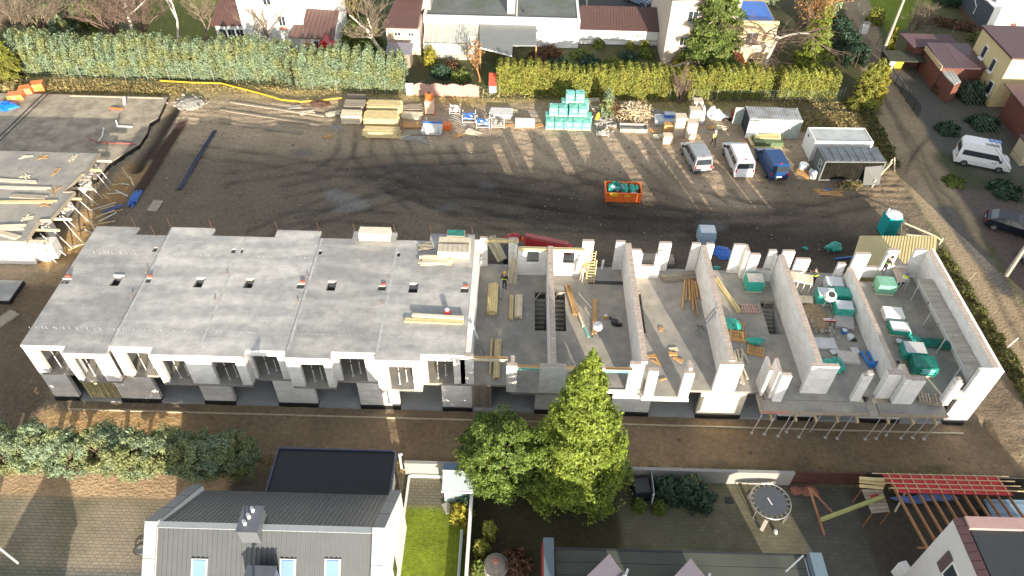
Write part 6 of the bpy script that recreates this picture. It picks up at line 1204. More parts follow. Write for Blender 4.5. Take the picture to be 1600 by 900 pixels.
# house with dark roof, bottom right
t = thing('house', 'pale rendered house with dark roof and pinkish parapet, bottom right corner', 'house', (27, 15, 0)); xd0, xd1, yd1, zd = 22.5, 31.6, 18.85, 7.7
part('wall', MB().box(xd0, xd1, 6, yd1, 0, zd), mat('pale_house_render', (.60, .58, .57), .8, .04, 1), t); part('roof', MB().box(xd0+.55, xd1, 6, yd1-.65, zd+.003, zd+.12), mat('dark_roof_felt', (.03, .036, .042), .8, .15, 1), t)
part('north_parapet', MB().box(xd0+.45, xd1, yd1-.62, yd1+.02, zd+.003, zd+.3), mat('pink_capping', (.40, .26, .24), .7, .1, 2), t)
for k in range(26): piece('ridge_tile', t, (.5, .42, .1), (xd0+.2, yd1-.2-k*.45, zd+.08), 0, mat('dark_brown_tile', (.09, .045, .045), .7, .15, 3), ry=-.25)
wf = part('window_frame', MB().box(xd0-.05, xd0-.004, 16.2, 17.3, 5.0, 6.3), mRend, t); part('pane', MB().box(xd0-.07, xd0-.052, 16.3, 17.2, 5.1, 6.2), mGlass, wf); part('shutter', MB().box(xd0-.09, xd0-.055, 17.32, 17.85, 4.95, 6.35), mat('brown_shutter', (.10, .07, .07), .7), t)
part('roof_box', MB().box(26.6, 28.6, 13.6, 15.6, zd+.13, zd+.9), mGreyFelt, t)
solo('white_box', MB().obox((0, 0, .6), (.5, .9, 1.2), .3), mRend, 'small white cabinet standing left of the bottom right house', 'cabinet', at(1405, 903))
# house with flat greenish roof, bottom centre
t = thing('house', 'low house with flat slatted greenish roof and two slanting dormer roofs, bottom centre', 'house', (9, 16, 0)); part('wall', MB().box(2.6, 15.9, 8, 18.2, 0, 4.2), mRend, t)
for k in range(14): piece('roof_board', t, (13.2, .66, .06), (9.2, 18.0-.7*k, 4.25), 0, mat('green_grey_board', (.07, .075, .06), .8, .2, .8, rand=.08))
part('gutter', MB().box(2.3, 16.0, 18.33, 18.45, 4.15, 4.3), mDark, t); part('west_parapet', MB().box(1.95, 2.5, 8, 18.75, 3.2, 4.75), mat('blue_grey_sheet', (.13, .165, .185), .5, .05, 1.5), t); part('red_trim', MB().box(1.9, 1.948, 16, 18.6, 3.3, 4.6), mRed, t); part('east_parapet', MB().box(15.95, 16.6, 8, 18.3, 3.2, 4.8), mat('pale_blue_sheet2', (.14, .20, .24), .5, .05, 1.5), t)
for (px, py) in ((952, 866), (1079, 873)):
    a = at(px, py, 5.9); b = MB(); L_, w_ = 3.4, 1.2; dx = Vector((-.72, -.70, 0)); dy = Vector((.55, -.84, 0)); z5 = Vector((0, 0, 5.6))
    p0, p1, p2, p3 = a, a+dy*w_, a+dy*w_+dx*L_, a+dx*L_; dn = Vector((0, 0, -1.6))
    part('dormer_roof', MB().sheet(p0, p1+Vector((0, 0, -.15)), p2+Vector((0, 0, -.15)), p3, -.07), mat('mauve_roof_sheet', (.16, .145, .17), .5, .06, 1), t); part('dormer_wall', MB().add([p0, p1, p2, p3, p0+dn, p1+dn, p2+dn, p3+dn], [(0, 1, 5, 4), (1, 2, 6, 5), (2, 3, 7, 6), (3, 0, 4, 7)]), mGW, t)
    part('flashing', MB().beam(p1+Vector((.1, 0, -.2)), p1+Vector((.25, .35, -.2)), .12, .1), mTrimL, t)
part('downpipe', MB().beam(at(1228, 893, 4.8), at(1255, 868, 4.9), .07), mTrimL, t)
# driveway things, bottom left
solo('flag_pole', MB().beam(Vector((0, 0, 0)), at(28, 880, 3.4)-at(-12, 848, 3.6), .09), mRend, 'white slanting pole entering at the bottom left corner', 'pole', at(-12, 848, 3.6))
t = thing('fire_ring', 'small dark ring standing on the driveway beside the grey house wall', 'ring', at(220, 862)); c = at(220, 860); part('hoop', MB().tube([(c.x+.36*math.cos(a*math.pi/10), c.y+.32*math.sin(a*math.pi/10), .12) for a in range(21)], .035, 5, cap=False), mDark, t); part('ash_bed', MB().tube([(c.x, c.y, .02), (c.x, c.y, .06)], .3, 14), mConc, t)
# neighbour beyond the frame whose gable shades the driveway
t = thing('house', 'white gabled house just outside the bottom left corner, seen only by its shadow', 'house', (-28, 10, 0)); part('wall', MB().box(-40, -29.5, 6, 16.5, 0, 5.2), mRend, t)
b = MB().add([(-40.3, 5.7, 5.1), (-29.2, 5.7, 5.1), (-29.2, 16.8, 5.1), (-40.3, 16.8, 5.1), (-40.3, 11.2, 8), (-29.2, 11.2, 8)], [(0, 1, 5, 4), (2, 3, 4, 5), (0, 4, 3), (1, 2, 5), (0, 3, 2, 1)]); part('roof', b, mBrownRoof, t)
t = thing('apartment_house', 'large house standing beyond the right picture edge, known by its long shadow over the yard', 'house', (52, 40, 0)); part('wall', MB().box(44.5, 62, 33, 46, 0, 6.4), mCream, t); part('roof', MB().box(44.2, 62.3, 32.7, 46.3, 6.403, 7.3), mMaroon, t)
t = thing('house', 'small gabled garage below the driveway, just outside the picture', 'house', (-25, 10, 0)); part('wall', MB().box(-26.4, -23.2, 6, 11.5, 0, 2.2), mRend, t); part('roof', MB().add([(-26.6, 5.8, 2.2), (-23.0, 5.8, 2.2), (-23.0, 11.7, 2.2), (-26.6, 11.7, 2.2), (-24.8, 5.8, 3.5), (-24.8, 11.7, 3.5)], [(0, 1, 4), (2, 3, 5), (1, 2, 5, 4), (3, 0, 4, 5), (0, 3, 2, 1)]), mBrownRoof, t)

lfIvy = mat('ivy_leaves', (.115, .125, .03), .8, .35, 2.0, leaf=True, col2=(.07, .06, .03), c2scale=1.2)
# ================================================================ north of the site: hedges, fence, gardens
hedge('conifer_hedge', 'long tall blue-green conifer hedge with jagged top behind the mesh fence', [(-56.2, 75.0), (-26, 74.9), (-24.2, 73.7), (-12.2, 73.2)], 2.6, 4.3, lfBlue, dens=190, size=.14, peak=.42, plant=1.05)
hedge('thuja_hedge', 'long clipped yellow-green thuja hedge behind the green block packs', [(-2.4, 73.0), (10, 72.6), (27.2, 73.4)], 1.9, 3.3, lfThuja, dens=150, size=.15, peak=.14, plant=.8, seed=9)
hedge('thuja_hedge', 'short thuja hedge piece right of the long one above the white cabin', [(28.0, 73.5), (34.6, 73.9)], 1.7, 3.0, lfThuja, dens=150, size=.15, peak=.18, plant=.8, seed=12)
hedge('laurel_hedge', 'dark green diagonal hedge along the dirt road behind the thuja trees', [at(1272, 45)[:2], at(1300, 60)[:2], at(1338, 108)[:2]], 2.2, 2.6, lfDark, dens=60, size=.26, peak=.1, seed=4)
hedge('ivy_strip', 'overgrown yellow-green strip along the outside of the gable wall', [at(1462, 395)[:2], at(1500, 452)[:2], at(1560, 545)[:2], at(1625, 650)[:2]], 1.1, .8, lfIvy, dens=110, size=.15, peak=.8, plant=1.9, seed=5)
hedge('weed_strip', 'grassy weeds between the road and the containers', [at(1322, 158)[:2], at(1352, 178)[:2], at(1380, 230)[:2], at(1392, 262)[:2]], 1.4, .7, lfIvy, dens=90, size=.16, peak=.8, plant=1.3, seed=6)
hedge('ivy_strip', 'low green plants in front of the black container', [at(1310, 292)[:2], at(1345, 292)[:2]], 1.0, .4, lfGrass, dens=60, size=.18, peak=.5, seed=8)
# clods and stones trodden into the yard, too many to count
n_ = 5200; cx_ = rng.uniform(-35, 36, n_); cy_ = rng.uniform(42.6, 70.5, n_); k_ = rng.integers(0, 9, n_); cx_[k_ == 0] = rng.uniform(-36, 36, (k_ == 0).sum()); cy_[k_ == 0] = rng.uniform(25.6, 29.6, (k_ == 0).sum()); sz = rng.uniform(.02, .07, n_)*rng.choice([1, 1, 1, 1, 1.8], n_)
cz_ = np.where(cy_ < 30, -.3, .0)+.03; cz_ = np.where(cx_ > 33, .03, cz_)
oct_ = np.array([(1, 0, 0), (0, 1, 0), (-1, 0, 0), (0, -1, 0), (0, 0, .7), (0, 0, -.7)]); vv = (np.stack([cx_, cy_, cz_], 1)[:, None, :]+oct_[None]*sz[:, None, None]*rng.uniform(.6, 1.3, (n_, 6, 1))).reshape(-1, 3)
ff = np.array([(0, 1, 4), (1, 2, 4), (2, 3, 4), (3, 0, 4), (1, 0, 5), (2, 1, 5), (3, 2, 5), (0, 3, 5)]); ff = (ff[None]+6*np.arange(n_)[:, None, None]).reshape(-1, 3)
for nm_, sel, mm_ in (('mud_clods', slice(0, None, 2), mat('clod', (.13, .105, .08), .95, .4, 3)), ('pale_stones', slice(1, None, 2), mat('pale_stone', (.27, .24, .20), .9, .4, 3))):
    g = ff.reshape(n_, 8, 3)[sel].reshape(-1, 3); me = bpy.data.meshes.new(nm_); u_, inv_ = np.unique(g, return_inverse=True); me.from_pydata(vv[u_].tolist(), [], inv_.reshape(-1, 3).tolist()); me.materials.append(mm_); o = bpy.data.objects.new(nm_, me); COL.objects.link(o); o['kind'] = 'stuff'; o['label'] = 'small clods and stones strewn over the muddy yard'; o['category'] = 'rubble'
gt = bpy.data.objects.new('grass_tufts', leafmesh('grass_tufts', np.concatenate([np.stack([rng.uniform(-58, 36, 6000), 70.9+rng.normal(0, .75, 6000)+.9*(1), rng.uniform(.02, .22, 6000)], 1), np.stack([rng.uniform(27, 36.5, 4000), rng.uniform(66.3, 70, 4000), rng.uniform(.02, .3, 4000)], 1), np.stack([rng.uniform(-62, -36, 4500), rng.normal(70.6, .6, 4500), rng.uniform(.02, .3, 4500)], 1), np.stack([rng.uniform(-22, 37, 5000), rng.normal(25.7, .25, 5000), rng.uniform(-.2, .15, 5000)], 1)]), .13, lfGrass, None, 2.2)); COL.objects.link(gt); gt['kind'] = 'stuff'; gt['label'] = 'dry yellow grass along the site fence'; gt['category'] = 'grass'
mWireG = mat('green_coated_wire', (.16, .24, .19), .6, .1, 5)
def fence(label, pts, h, m, step_=2.5, wires=6, cat='mesh fence'):
    t = thing('mesh_fence', label, cat, (pts[0][0], pts[0][1], 0)); wb = MB()
    for a, b_ in zip(pts[:-1], pts[1:]):
        a = Vector((a[0], a[1], 0)); b_ = Vector((b_[0], b_[1], 0)); L = (b_-a).length; n = max(1, round(L/step_))
        for k in range(n+1): p = a.lerp(b_, k/n); part('post', MB().tube([p, p+Vector((-.0, 0, h))], .026, 5), mConc, t)
        for k in range(wires): zz = h*(k+.6)/wires; wb.beam(a+Vector((0, 0, zz)), b_+Vector((0, 0, zz)), .008)
        for k in range(int(L/.45)): p = a.lerp(b_, k*.45/L); wb.beam(p, p+Vector((0, 0, h*.95)), .005)
    part('wire_mesh', wb, m, t, kind='stuff'); return t
fence('pale green mesh fence with white posts in front of the jagged conifer hedge', [at(24, 118)[:2], at(440, 133)[:2], at(452, 142)[:2], at(640, 150)[:2]], 1.55, mWireG); fence('mesh fence with thin posts in front of the long thuja hedge', [at(1045, 158)[:2], at(1300, 160)[:2], at(1316, 155)[:2]], 1.5, mWireG)
fence('short mesh fence piece right of the pink concrete wall', [at(748, 152)[:2], at(780, 152)[:2]], 1.4, mWireG)
t = thing('concrete_fence', 'pink concrete panel fence with four arched tops', 'fence', (-8, 71.4, 0)); xs = [at(p, 151).x for p in (646, 670, 696, 722, 748)]
for a, b_ in zip(xs[:-1], xs[1:]):
    n = 8; pr_ = [(a+.04, 0), (b_-.04, 0)]+[(b_-.04-(b_-a-.08)*k/n, 1.25+.28*math.sin(math.pi*k/n)) for k in range(n+1)]
    b = MB().side(pr_, 71.3, 71.4); part('panel', b, mPink, t)
for x in xs: part('post', MB().box(x-.05, x+.05, 71.26, 71.44, 0, 1.4), mPink, t)
solo('white_board', MB().box(-.4, .4, -.04, .04, 0, 1.45), mRend, 'whitish board at the left end of the pink concrete fence', 'board', at(641, 149))
solo('red_hutch', MB().box(-.45, .45, -.4, .4, .5, 1.6).box(-.4, .4, -.35, .35, 0, .5), mRed, 'small red hutch between pink fence and thuja hedge', 'hutch', at(770, 148)) if 0 else None
t = thing('red_hutch', 'small red-topped white hutch between pink fence and thuja hedge', 'hutch', at(770, 146)); c = at(770, 146); part('body', MB().box(c.x-.4, c.x+.4, c.y, c.y+.8, 0, .9), mRend, t); part('red_lid', MB().sheet((c.x-.45, c.y-.1, .9), (c.x+.45, c.y-.1, .9), (c.x+.45, c.y+1.3, 1.7), (c.x-.45, c.y+1.3, 1.7), .05), mat('bright_red_sheet', (.62, .09, .05), .6), t)
# trees, left to right
B3 = lambda px, py, z=0: at(px, py, z)[:2]
conifer('thuja_tree', 'bright yellow-green pointed thuja at the top left picture edge, front one', *B3(22, 122), 5.6, 1.3, lfThuja, nl=14000, size=.15, z0=.2, shape=.6); conifer('thuja_tree', 'second thuja cut by the left picture edge', *B3(-6, 118), 5.2, 1.3, lfThuja, nl=5000, size=.22, z0=.2, shape=.6)
bush('shrub', 'yellow-orange round bush above the left end of the conifer hedge', *B3(62, 52, 1.5), 1.5, 3.2, lfYel, 2600, .24); bare_tree('bare_tree', 'grey-brown leafless bushy tree in the top left corner', *B3(75, 78), 7.0, 1.0, mTwig, mTwig, 5, 3, stems=3); bare_tree('bare_tree', 'leafless grey shrub at the left edge near the top', *B3(25, 85), 6.0, 1.0, mTwig, mTwig, 5, 5, stems=3)
conifer('spruce_tree', 'pale green young spruce behind the left end of the hedge', *B3(98, 72), 5.0, 1.9, lfBlue, nl=5000, size=.25, z0=.3); conifer('spruce_tree', 'blue-green spruce top above the young spruce', *B3(112, 45), 5.5, 1.9, lfBlue, nl=4500, size=.25, z0=.3)
bare_tree('birch_tree', 'white-trunked birch with a wide reddish leafless crown, left one', *B3(212, 72, 1), 12.5, .95, mBirch, mTwigR, 5, 11, lean=(-.08, .05), r0=.22, stems=1, droop=.05); bare_tree('bare_tree', 'reddish-brown twiggy tree around the left birch', *B3(180, 70, .5), 7.5, 1.1, mTwigR, mTwigR, 5, 13, stems=3); bare_tree('bare_tree', 'reddish twiggy shrub right of the left birch', *B3(226, 68, .5), 6.5, 1.1, mTwigR, mTwigR, 5, 14, stems=3)
bare_tree('birch_tree', 'slim birch with a bright straight trunk right of the reddish tree', *B3(280, 76, .5), 11, .8, mBirch, mTwig, 5, 17, lean=(-.1, .05), r0=.15); bare_tree('fruit_tree', 'small pale leafless fruit tree on the sunny lawn left of the white house', *B3(326, 70, .5), 6.0, .9, mTwig, mTwig, 5, 21)
bush('shrub', 'olive bush left of the reddish twiggy tree', *B3(148, 40, 0), 1.6, 3.0, lfGreen, 2500, .25); bush('shrub', 'brown-leaved bush at the left end of the mesh fence', *B3(30, 108), 1.6, 1.2, mTwigR if 0 else lfRedS, 1800, .2); bush('shrub', 'yellowish grass clump below the left end of the mesh fence', *B3(18, 138), 1.6, .6, lfGrass, 1800, .22)
bare_tree('fruit_tree', 'leafless branching tree in front of the white house', *B3(410, 85, .5), 6.5, .9, mTwig, mTwig, 5, 25, r0=.18); bush('shrub', 'russet shrub under the right wing of the white house', *B3(487, 96, .5), 1.2, 2.6, mTwigO, 1500, .2)
bare_tree('bare_tree', 'old tree with thick pale forked limbs beside the pink house', *B3(598, 84, .5), 8.5, .95, mBirch, mTwig, 5, 31, r0=.26, lean=(-.12, 0)); bush('shrub', 'grey-green bush left of the pale forked tree', *B3(565, 72, 0), 2.3, 3.0, lfGreen, 3200, .25)
bush('shrub', 'orange-yellow shrub behind the right wing of the white house', *B3(520, 28, 0), 1.8, 2.4, mTwigO, 1600, .25); bush('shrub', 'yellow bush behind the chimney side of the white house', *B3(545, 20, 0), 1.8, 2.6, lfYel, 1800, .25); t = thing('playhouse', 'small red roofed bird house like hut above the conifer hedge', 'hut', (*B3(515, 92), 0)); c = at(515, 98, 0); part('roof', MB().add([(c.x-.9, c.y-.8, 2.2), (c.x+.9, c.y-.8, 2.2), (c.x+.9, c.y+.8, 2.2), (c.x-.9, c.y+.8, 2.2), (c.x, c.y-.8, 3.1), (c.x, c.y+.8, 3.1)], [(0, 1, 4), (2, 3, 5), (1, 2, 5, 4), (3, 0, 4, 5)]), mRed, t); part('wall', MB().box(c.x-.7, c.x+.7, c.y-.6, c.y+.6, 0, 2.2), mRend, t)
conifer('spruce_tree', 'tall dense spruce with a pale trunk foot in front of the beige house', 21.6, 78.4, 15.5, 3.2, lfSpruce, nl=42000, size=.19, z0=1.7, bark=mBirch, shape=.7, lobes=10)
bare_tree('birch_tree', 'white-barked birch with drooping reddish twigs right of the tall spruce', 27.3, 78.0, 9.5, .9, mBirch, mTwigR, 5, 41, r0=.26, lean=(.22, 0), droop=.28, fork=4); bare_tree('bare_tree', 'orange-leaved twiggy tree behind the leaning birch', *B3(1215, 78), 8.5, .9, mTwig, mTwigR, 5, 43, dry=mTwigO, stems=2)
conifer('thuja_tree', 'upright yellow-green cypress right of the orange tree', *B3(1262, 105), 7.5, 1.9, lfConif, nl=20000, size=.17, z0=.4, shape=.4); tufted('pine_tree', 'pale grey-green pine at the top edge beside the road', *B3(1268, 48), .5, 5.5, 2.1, 2.0, lfBlue, nt=110, per=45, tuft=.6, size=.24)
for k, (px, py, h, r, lf, lb) in enumerate(((1338, 168, 5.2, 1.15, lfThuja, 'left orange-tipped thuja of the group at the bend of the road'), (1352, 166, 5.6, 1.15, lfThuja, 'tallest middle thuja of the group at the bend of the road'), (1364, 160, 4.6, 1.0, lfYel, 'right yellowish thuja of the group at the bend of the road'))): conifer('thuja_tree', lb, *B3(px, py), h, r, lf, nl=12000, size=.13, z0=.1, shape=.45)
conifer('conifer_tree', 'small blue-green conifer in front of the thuja hedge beside the rubble', *B3(947, 182), 3.2, 1.0, lfBlue, nl=2500, size=.2, z0=.2); bush('shrub', 'brown dried shrub below the small blue-green conifer', *B3(953, 178), .9, 1.9, mTwigR if 0 else lfRedS, 1200, .16); bare_tree('bare_shrub', 'thin reddish leafless shrub in front of the thuja hedge behind the block towers', *B3(1062, 162), 3.4, .6, mTwigR, mTwigR, 4, 51, stems=3, cat='shrub')
bush('shrub', 'orange-yellow shrub behind the hedge at the foot of the beige house', *B3(1062, 106), 1.2, 1.6, lfYel, 1000, .2)
for q_, (px, py, r, h, lf) in enumerate(((935, 73, .7, .9, lfGreen), (985, 76, .6, .8, lfThuja), (1006, 76, .6, .9, lfThuja), (905, 88, 1.2, .7, lfGreen), (860, 84, 1.4, .8, lfRedS), (980, 90, 1.3, .7, lfDark), (1010, 88, .9, .8, lfGreen), (920, 98, 1.3, .7, lfDark), (840, 92, 1.2, .8, lfRedS), (960, 100, 1.2, .6, lfGreen), (875, 100, 1.0, .6, lfDark), (690, 118, 1.3, 1.2, lfDark), (720, 122, 1.2, 1.0, lfGreen), (673, 100, .8, 2.0, lfYel), (705, 108, 1.0, .9, lfRedS))): bush('shrub', '%s garden shrub of the vegetable gardens behind the hedge, counted from the front list' % ORD[q_] if 0 else 'low garden shrub, %s in the gardens behind the hedge' % ('near the white annex wall', 'yellow-green ball left by the annex', 'yellow-green ball right by the annex', 'in the flower bed', 'brownish and leftmost', 'dark, behind the hedge', 'beside the beige house corner', 'dark, close to the hedge', 'brown, below the canopy', 'green, nearest the hedge', 'dark, left of the nearest one', 'dark, behind the pink fence', 'green, behind the pink fence', 'yellow, by the greenhouse corner', 'reddish, before the greenhouse')[q_], *B3(px, py), r, h, lf, 700, .2, group='low shrubs in the gardens behind the hedge')
bare_tree('fruit_tree', 'small leafless tree standing at the end of the brown annex roof', *B3(916, 22), 4.5, .7, mBirch, mTwig, 4, 61); bare_tree('fruit_tree', 'low leafless climbing tree at the narrow end of the grey canopy', *B3(750, 128), 3.5, .7, mTwigO, mTwigR, 4, 63, dry=mTwigO)
# ================================================================ houses north of the site
def windowpart(t, x0, x1, y, z0, z1, face='s', m=mGlass, sill=True):
    f = part('window', MB().box(x0, x1, y-.05, y-.005, z0, z1), mRend, t); n = 2; w = (x1-x0-.12)/n
    for k in range(n): part('pane', MB().box(x0+.05+k*(w+.03), x0+.03+k*(w+.03)+w, y-.07, y-.052, z0+.06, z1-.06), m, f)
    if sill: part('sill', MB().box(x0-.08, x1+.08, y-.16, y-.006, z0-.09, z0-.01), mConc, f)
    return f
def quadroof(t, P, m, nm='roof', th=.12, ribs=0):
    a, b_, c_, d_ = [Vector(p) for p in P]; o = part(nm, MB().sheet(a, b_, c_, d_, th), m, t)
    nn = (b_-a).cross(d_-a).normalized()*(th+.02)
    for k in range(1, ribs): f = k/ribs; part('roof_rib', MB().beam(a.lerp(b_, f)+nn, d_.lerp(c_, f)+nn, .06, .05), m, t)
    return o
t = thing('house', 'bright white house with red-brown metal wing roofs, behind the left hedge', 'house', (-28, 82, 0))
part('main_wall', MB().box(-31.6, -24.6, 80.2, 88, 0, 9.5), mRend, t); part('attic_wall', MB().prism([(-24.59, 82.6), (-21.4, 82.6), (-21.4, 88), (-24.59, 88)], 0, 6.0), mRend, t)
part('wing_wall', MB().box(-34.9, -31.62, 80.6, 86, 0, 3.0), mRend, t); quadroof(t, [(-35.3, 80.2, 2.95), (-31.4, 80.4, 2.95), (-31.6, 86, 5.6), (-34.6, 86, 5.6)], mBrownRoof, ribs=9)
part('porch_wall', MB().box(-25.2, -21.1, 78.9, 82.58, 0, 2.7), mRend, t); quadroof(t, [(-26.0, 78.4, 2.7), (-20.9, 78.4, 2.55), (-20.9, 82.7, 4.0), (-25.2, 82.7, 4.2)], mBrownRoof, ribs=10); quadroof(t, [(-30, 88, 9.6), (-24.4, 88, 9.6), (-24.4, 90, 11), (-30, 90, 11)], mBrownRoof)
for k in range(3): windowpart(t, -34.6+k*1.0, -33.7+k*1.0, 80.6, .9, 2.5, sill=False)
windowpart(t, -27.3, -26.5, 80.2, 3.2, 4.4); windowpart(t, -28.6, -27.7, 80.2, 5.6, 6.6); windowpart(t, -23.4, -22.8, 78.9, .3, 2.2, sill=False); part('flower_box', MB().box(-27.4, -26.4, 79.9, 80.05, 2.9, 3.1), mat('clay', (.38, .17, .12), .8), t)
quadroof(t, [(-20.6, 82.0, .2), (-17.6, 82.4, .2), (-17.6, 84.5, .9), (-20.6, 84.5, 1.4)], mConc, 'ramp')
t = thing('house', 'pinkish rear house with a brown metal roof beside the greenhouse', 'house', (-13.5, 82, 0)); part('wall', MB().box(-15.3, -11.5, 80.4, 84, 0, 3.3), mat('pinkish_render', (.55, .43, .35), .85, .08, 1.5), t)
quadroof(t, [(-15.6, 80.1, 3.3), (-11.6, 80.1, 3.3), (-11.4, 84.6, 4.6), (-14.6, 84.6, 4.6)], mBrownRoof, ribs=12); quadroof(t, [(-14.2, 84.7, 5.2), (-10.4, 84.7, 4.9), (-10.2, 92, 6.8), (-14.2, 92, 7)], mMaroon); part('rear_wall', MB().box(-14.0, -10.6, 84.9, 91.5, 0, 4.8), mGW, t)
part('loggia', MB().box(-14.8, -11.9, 80.3, 80.38, 2.1, 3.0), mCream, t); windowpart(t, -14.4, -13.6, 80.29, 2.35, 2.8, sill=False); windowpart(t, -12.8, -12.1, 80.29, 2.35, 2.8, sill=False)
t = thing('garden_shed', 'low hut with a shiny grey corrugated roof behind the conifer hedge', 'shed', (-14, 77, 0)); part('wall', MB().box(-15.0, -12.3, 77.0, 79.0, 0, 1.8), mWoodG, t)
for k in range(9): piece('roof_sheet', t, (.32, 2.3, .05), (-15.0+.17+k*.325, 78.0, 1.95+.02*(k % 2)), 0, mat('corrugated_grey_violet', (.24, .23, .27), .4, .1, 2, rand=.05), rx=.12)
t = thing('greenhouse', 'long glazed greenhouse with pale frame and shelves inside', 'greenhouse', (-8, 80.5, 0)); gx0, gx1 = -11.0, -4.9
part('shelf', MB().box(gx0+.3, gx1-1.5, 80.2, 81.0, .7, .8).box(gx0+.3, gx1-1.5, 79.9, 80.1, .3, .4), mRend, t, kind='stuff'); mGH = mat('greenhouse_glass', (.55, .56, .50), .25, .12, 1, alpha=.55)
for k in range(6): a = gx0+(gx1-gx0)*k/6; b_ = gx0+(gx1-gx0)*(k+1)/6; part('roof_pane', MB().sheet((a+.03, 79.6, 2.0), (b_-.03, 79.6, 2.0), (b_-.03, 83.0, 2.9), (a+.03, 83.0, 2.9), .02), mGH, t); part('wall_pane', MB().box(a+.03, b_-.03, 79.55, 79.57, .5, 1.95), mGH, t)
for k in range(7): a = gx0+(gx1-gx0)*k/6; part('glazing_bar', MB().beam((a, 79.56, 0), (a, 79.56, 2.02), .05).beam((a, 79.56, 2.05), (a, 83.0, 2.95), .05), mRend, t) if 0 else bits('glazing_bar', MB().beam((a, 79.56, 0), (a, 79.56, 2.02), .05).beam((a, 79.56, 2.05), (a, 83.0, 2.95), .05), mRend, t)
part('base_wall', MB().box(gx0, gx1, 79.5, 79.62, 0, .48), mConc, t); piece_h = thing('wooden_hutch', 'pinkish wooden hutch standing right in front of the greenhouse', 'hutch', at(728, 95)); c = at(728, 92); part('door', MB().box(c.x-.5, c.x+.5, c.y, c.y+.06, .1, 1.5), mPink, piece_h); part('box', MB().box(c.x-.55, c.x+.55, c.y+.065, c.y+.8, 0, 1.6), mWoodG, piece_h)
t = thing('flat_roof_building', 'long white building with grey-green flat roof and white parapet', 'building', (-2, 84, 0)); part('wall', MB().box(-11.3, 6.9, 83.1, 97, 0, 3.3), mRend, t); part('roof', MB().box(-11.0, 6.6, 83.4, 97, 3.303, 3.4), mGreyFelt, t); bits('parapet', MB().box(-11.3, 6.9, 83.08, 83.39, 3.305, 3.55).box(-11.3, -11.0, 83.4, 97, 3.305, 3.6).box(6.6, 6.9, 83.4, 97, 3.305, 3.5), mRend, t)
part('chimney', MB().box(-1.6, -.7, 84.4, 85.4, 3.41, 5.4), mBeige, t); part('chimney_pot', MB().tube([(-1.15, 84.9, 5.4), (-1.15, 84.9, 5.9)], .22, 8), mat('clay', (.38, .17, .12), .8), t); windowpart(t, 1.6, 2.1, 83.08, 1.9, 2.3, sill=False); part('roof_vent', MB().tube([(.3, 85, 3.41), (.3, 85, 3.7)], .1, 8), mDark, t)
part('roof_division', MB().box(-.55, -.4, 83.5, 97, 3.41, 3.47), mRend, t)
t = thing('canopy', 'grey felt canopy with a notched corner on slim posts', 'canopy', (-2, 79, 0)); cp = [at(a, b, 2.7) for a, b in ((749, 36), (838, 37), (838, 71), (801, 71), (800, 87), (750, 74))]
part('roof', MB().prism([(p.x, p.y) for p in cp], 2.6, 2.72), mat('canopy_felt', (.23, .245, .23), .85, .08, 1), t)
for p in (cp[2], cp[4], cp[5]): part('post', MB().box(p.x-.06, p.x+.06, p.y+.05, p.y+.17, 0, 2.59), mWoodO, t)
part('fascia', MB().beam(cp[5]+Vector((0, -.03, -.05)), cp[4]+Vector((0, -.03, -.05)), .05, .16), mRend, t)
t = thing('annex', 'low white annex with a brown ribbed metal roof between flat building and beige house', 'annex', (12, 84.5, 0)); part('wall', MB().box(7.0, 16.4, 84.3, 87.5, 0, 1.85), mRend, t)
quadroof(t, [(6.9, 84.0, 1.85), (16.6, 84.0, 1.85), (16.4, 87.9, 3.0), (7.2, 87.9, 3.0)], mBrownRoof, ribs=28); windowpart(t, 10.1, 12.2, 84.3, 1.0, 1.6, m=mGH, sill=False); windowpart(t, 12.4, 14.4, 84.3, 1.0, 1.6, m=mGH, sill=False); part('plinth_line', MB().box(7.0, 16.4, 84.24, 84.29, .55, .62), mConc, t)
t = thing('house', 'tall beige house with white window frames behind the spruce', 'house', (21, 84, 0)); part('main_wall', MB().prism([(16.4, 79.4), (24.2, 80.3), (24.2, 92), (16.4, 92)], 0, 7.7), mBeige, t); part('main_roof', MB().prism([(16.2, 79.2), (24.3, 80.1), (24.3, 92), (16.2, 92)], 7.703, 7.95), mDark, t)
part('side_wall', MB().box(24.22, 28.6, 79.6, 88, 0, 4.9), mPeach, t); part('terrace_wall', MB().box(24.22, 28.6, 79.55, 79.8, 4.903, 5.5), mCream, t); part('terrace_floor', MB().box(24.4, 28.5, 79.85, 86, 4.904, 4.95), mat('blue_terrace', (.03, .16, .60), .4, .15, 1), t)
for (x0, x1, z0, z1, y) in ((18.4, 19.5, 5.2, 6.5, 79.6), (18.0, 18.9, 2.4, 3.5, 79.56), (20.4, 21.5, 5.2, 6.4, 79.85)): windowpart(t, x0, x1, y, z0, z1)
windowpart(t, 25.3, 26.7, 79.6, 2.6, 4.2); windowpart(t, 26.2, 27.0, 79.55, .6, 1.1, sill=False); part('balcony', MB().box(24.3, 27.8, 78.9, 79.54, 2.2, 2.3), mConc, t); part('balcony_rail', MB().box(24.3, 27.8, 78.85, 78.9, 2.3, 3.1), mBeige, t)
for k in range(14): piece('stair_step', t, (.42, 1.0, .14), (17.0+k*.38, 78.6+.05*k, .2+k*.16), .1, mat('stair_brick', (.40, .28, .22), .85, .15, 3))
part('stair_wall', MB().beam((16.9, 78.0, .2), (22.0, 78.6, 2.3), .12, .5), mBeige, t)
